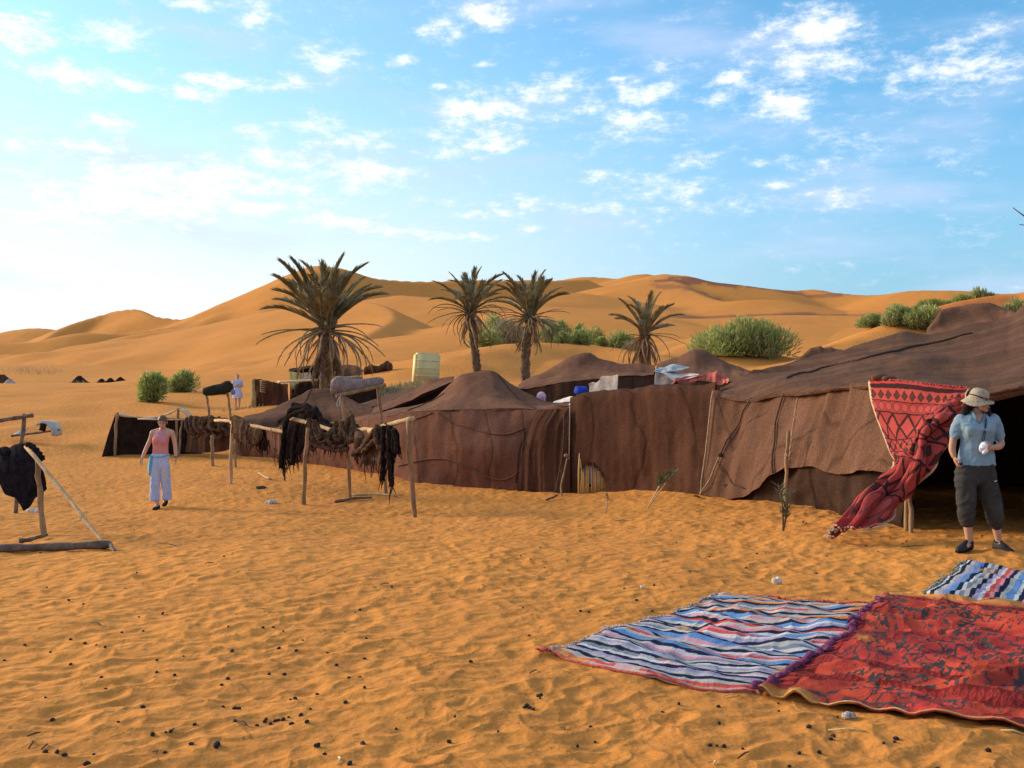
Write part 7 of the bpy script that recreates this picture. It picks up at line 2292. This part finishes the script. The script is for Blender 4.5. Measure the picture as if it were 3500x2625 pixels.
# twisted folds gather towards the free side and the foot
gat = np.clip((s_ - .62) / .2, 0, 1) * np.clip(q_ / .25, 0, 1)
gat = np.maximum(gat, np.clip((q_ - .55) / .2, 0, 1))
fo = .055 * np.sin(s_ * 26 + 3 * pnoise(q_ * 5, s_ * 3, 401)) + .03 * pnoise(s_ * 16, q_ * 9, 402) + .035 * pnoise(s_ * 5, q_ * 16, 405)
G = G + N * (gat * fo + .010 * pnoise(s_ * 6, q_ * 6, 403))[..., None]
gzz = gz(G[..., 0], G[..., 1])
G[..., 2] = np.maximum(G[..., 2], gzz + .025 + .03 * (1 + pnoise(s_ * 9, q_ * 14, 404)))
C = hang_pat(s_ + .004 * pnoise(s_ * 9, q_ * 30, 406), q_ + .004 * pnoise(s_ * 20, q_ * 8, 407))
o = mesh('weave', G.reshape(-1, 3), gridfaces(nv, nu), M_RUG, t, vcol=C.reshape(-1, 3))
so = o.modifiers.new('thick', 'SOLIDIFY')
so.thickness = .014
MB().tube([Vector(p) + Vector((0, -.01, 0)) for p in G[::6, 0]], .011, 6).make('bound_edge', noise_mat('pale_binding', (.46, .34, .22), (.56, .44, .30), 20), t)
fringe(t, G[0, ::2], M_REDW, .05, 2, .010, 'fringe', 11)
fringe(t, G[-1, ::3], M_CREAM, .06, 2, .006, 'fringe', 12)
m = MB()
m.ell(P(3010, 1290, 12.9), (.13, .06, .05), None, 10, 7)
m.ell(P(3040, 1294, 12.75), (.10, .05, .04), None, 10, 7)
m.make('tied_corner', M_TENT_RED, t)
MB().tube(spline(np.array([P(2970, 1800, 11.2), P(3000, 1790, 11.2), P(3040, 1796, 11.2), P(2980, 1806, 11.15), P(2940, 1812, 11.1)]), 16), .006, 5).make('loose_cord', M_GREYCLOTH, t)

# ------------------------------------------------------------------ things lying on the sand
M_DUNG = noise_mat('dung', (.022, .016, .016), (.055, .040, .038), 40, bump=.6, bscale=90, bdist=.004, rough=.8)
pel = []
for k in range(5):
    rr = random.Random(50 + k)
    me = D.meshes.new('dung_pellet')
    m = MB().ell((0, 0, 0), (.017, .013, .011), None, 8, 6)
    vv = [v * (1 + rr.uniform(-.12, .12)) for v in m.v]
    me.from_pydata([tuple(v) for v in vv], [], m.f)
    me.materials.append(M_DUNG)
    for p in me.polygons: p.use_smooth = True
    pel.append(me)
GR_ = 'dark droppings scattered over the sand'
LB_ = 'small dark camel dropping lying loose on the orange sand'
spots = [(361, 2353), (155, 2385), (801, 2403), (808, 2403), (818, 2402), (763, 2403), (758, 2329), (779, 2307), (1181, 2397), (1084, 2356), (993, 2373), (1009, 2372), (1028, 2436), (986, 2440), (996, 2463), (1049, 2465), (905, 2449), (925, 2456), (940, 2448), (952, 2446), (968, 2446), (909, 2443),
         (803, 2462), (665, 2474), (404, 2466), (195, 2578), (155, 2577), (1240, 2546), (1110, 2579), (1195, 2618), (567, 2504), (583, 2500), (1061, 2420), (1230, 2305), (1193, 2303), (1119, 2227), (1246, 2244), (793, 2219), (627, 2244), (536, 2254), (85, 2204), (241, 2185), (290, 2196), (329, 2211), (359, 2223), (416, 2159), (490, 2152), (172, 2229), (15, 2253),
         (953, 2204), (1012, 2213), (1035, 2178), (968, 2156), (780, 2143), (899, 2143), (934, 2139), (1180, 2154), (1252, 2179), (1230, 2071), (1215, 2080), (556, 2096), (235, 2054), (285, 2075), (160, 2012), (1800, 2412), (1812, 2416), (1822, 2420), (1790, 2418), (1840, 2380), (1850, 2378), (1846, 2388), (2034, 2512), (2320, 2397), (2455, 2418), (2458, 2468), (2427, 2552), (2450, 2547), (2475, 2548), (2765, 2490), (2862, 2450), (3020, 2547), (3063, 2527), (3157, 2468), (3378, 2577), (2800, 2564), (3205, 2624), (2660, 2395), (2662, 2428), (2850, 2520), (2840, 2530), (2847, 2512),
         (1984, 2096), (2012, 2098), (2176, 2060), (2230, 2095), (2327, 2016), (2425, 1905), (2587, 1900), (2790, 1955), (2550, 1938), (2150, 1965), (3085, 1862), (3105, 1868), (3060, 1800), (3010, 1834), (3042, 1838), (3098, 1856), (2960, 1866), (2690, 1790), (2745, 1796), (2755, 1798), (2312, 1850), (1780, 1905)]
rp = random.Random(77)
for _ in range(75):
    py = 1790 + 830 * rp.random() ** .8
    px = 20 + 3460 * rp.random() ** .85
    if (px - 1868) / 1900 + (2245 - py) / 420 > .05 and px > 1850 and py > 2020 and py < 2380: continue
    if px > 2600 and 1900 < py < 2530: continue
    spots.append((px, py))
rg = np.array([PR(px, py) for px, py in spots])
for i, p in enumerate(rg):
    o = link(D.objects.new('dung_pellet', pel[i % 5]))
    s = rp.uniform(.5, .95)
    if i == 64: s = 1.2
    o.location = (p[0], p[1], p[2] + .006 * s)
    o.rotation_euler = (rp.uniform(-.4, .4), rp.uniform(-.4, .4), rp.uniform(0, 6.28))
    o.scale = (s, s, s)
    tag(o, LB_, 'dropping', GR_)


def blob(name, label, cat, px, py, r, mat, n=3, seed=1, group=None):
    rr = random.Random(seed)
    q = PR(px, py)
    m = MB()
    for k in range(n):
        m.ell(q + Vector((rr.uniform(-1, 1) * r[0] * .7, rr.uniform(-1, 1) * r[0] * .5, r[2] * .6)), (r[0] * rr.uniform(.5, .8), r[1] * rr.uniform(.5, .8), r[2] * rr.uniform(.7, 1)), Euler((rr.uniform(-.5, .5), rr.uniform(-.5, .5), rr.uniform(0, 3))).to_matrix(), 9, 6)
    o = mesh(name, m.v, m.f, mat, None, at=q)
    return tag(o, label, cat, group)


blob('dung_lump', 'largest dark oval dung lump near the bottom edge, left of centre', 'dropping', 752, 2550, (.028, .02, .016), M_DUNG, 2, 1)
blob('dung_lump', 'half-buried dark dung lump at the lower centre-left', 'dropping', 1078, 2547, (.020, .019, .013), M_DUNG, 2, 2)
blob('dung_lump', 'flat dark lump cut close to the bottom edge at the left', 'dropping', 305, 2611, (.024, .016, .012), M_DUNG, 2, 3)
M_STONE = noise_mat('pale_stone', (.50, .42, .33), (.66, .58, .48), 14, bump=.6, bscale=40, bdist=.01)
M_BONE = noise_mat('speckled_stone', (.20, .17, .16), (.58, .52, .46), 60, bump=.5, bscale=50, bdist=.01)
blob('stone', 'pale cream stone on bare sand above the striped rug', 'stone', 2653, 1994, (.05, .04, .05), M_STONE, 3, 4)
blob('stone', 'tiny whitish stone left of the cream one', 'stone', 2193, 2018, (.026, .02, .016), M_STONE, 2, 5)
blob('stone', 'speckled grey stone beside the lower edge of the red rug', 'stone', 2905, 2448, (.036, .028, .024), M_BONE, 4, 6)
blob('stone', 'pale stone on the sand between the walking woman and the rack', 'stone', 930, 1718, (.12, .07, .05), M_STONE, 3, 7)
blob('stone', 'pale stone under the black cloth at the left edge', 'stone', 122, 1752, (.12, .06, .04), M_STONE, 3, 8)
blob('cloth_scrap', 'dark green scrap of cloth on the sand right of the walking woman', 'cloth scrap', 897, 1671, (.16, .10, .04), noise_mat('green_scrap', (.035, .05, .035), (.07, .085, .06), 12), 3, 9)
M_STRAW = noise_mat('straw', (.50, .36, .16), (.62, .48, .26), 20, bump=.2)
tw = [((535, 1856), (608, 1862), M_TWIG), ((92, 2515), (138, 2502), M_TWIG), ((98, 2562), (106, 2532), M_TWIG), ((142, 2568), (158, 2545), M_TWIG), ((805, 2462), (845, 2472), M_TWIG), ((310, 2138), (345, 2143), M_TWIG), ((522, 2570), (535, 2576), M_TWIG), ((580, 2502), (590, 2494), M_TWIG), ((1157, 2592), (1153, 2618), M_STRAW), ((3080, 1878), (3160, 1866), M_TWIG), ((2468, 2378), (2515, 2370), M_STRAW), ((1915, 2475), (1930, 2484), M_TWIG),
      ((2520, 2585), (2560, 2572), M_TWIG), ((2440, 2612), (2442, 2600), M_STRAW), ((1810, 2305), (1835, 2290), M_TWIG), ((700, 1935), (730, 1930), M_TWIG), ((1300, 2000), (1330, 1996), M_TWIG), ((1480, 1760), (1530, 1752), M_TWIG), ((2100, 1780), (2150, 1776), M_TWIG), ((2600, 1735), (2640, 1745), M_TWIG), ((2830, 2492), (2960, 2505), M_STRAW), ((3420, 2510), (3500, 2520), M_STRAW)]
for i, (a, b, mt) in enumerate(tw):
    p, q = PR(*a), PR(*b)
    mid = (p + q) / 2 + Vector((.01, .01, .012))
    mb = MB().tube([p + Vector((0, 0, .006)), mid, q + Vector((0, 0, .006))], [.004, .005, .003], 6)
    o = mesh('twig', mb.v, mb.f, mt, None, at=p)
    tag(o, 'thin dark twig lying on the sand' if mt is M_TWIG else 'thin straw-coloured stalk lying on the sand', 'twig', 'dark twigs on the sand' if mt is M_TWIG else 'straws on the sand')
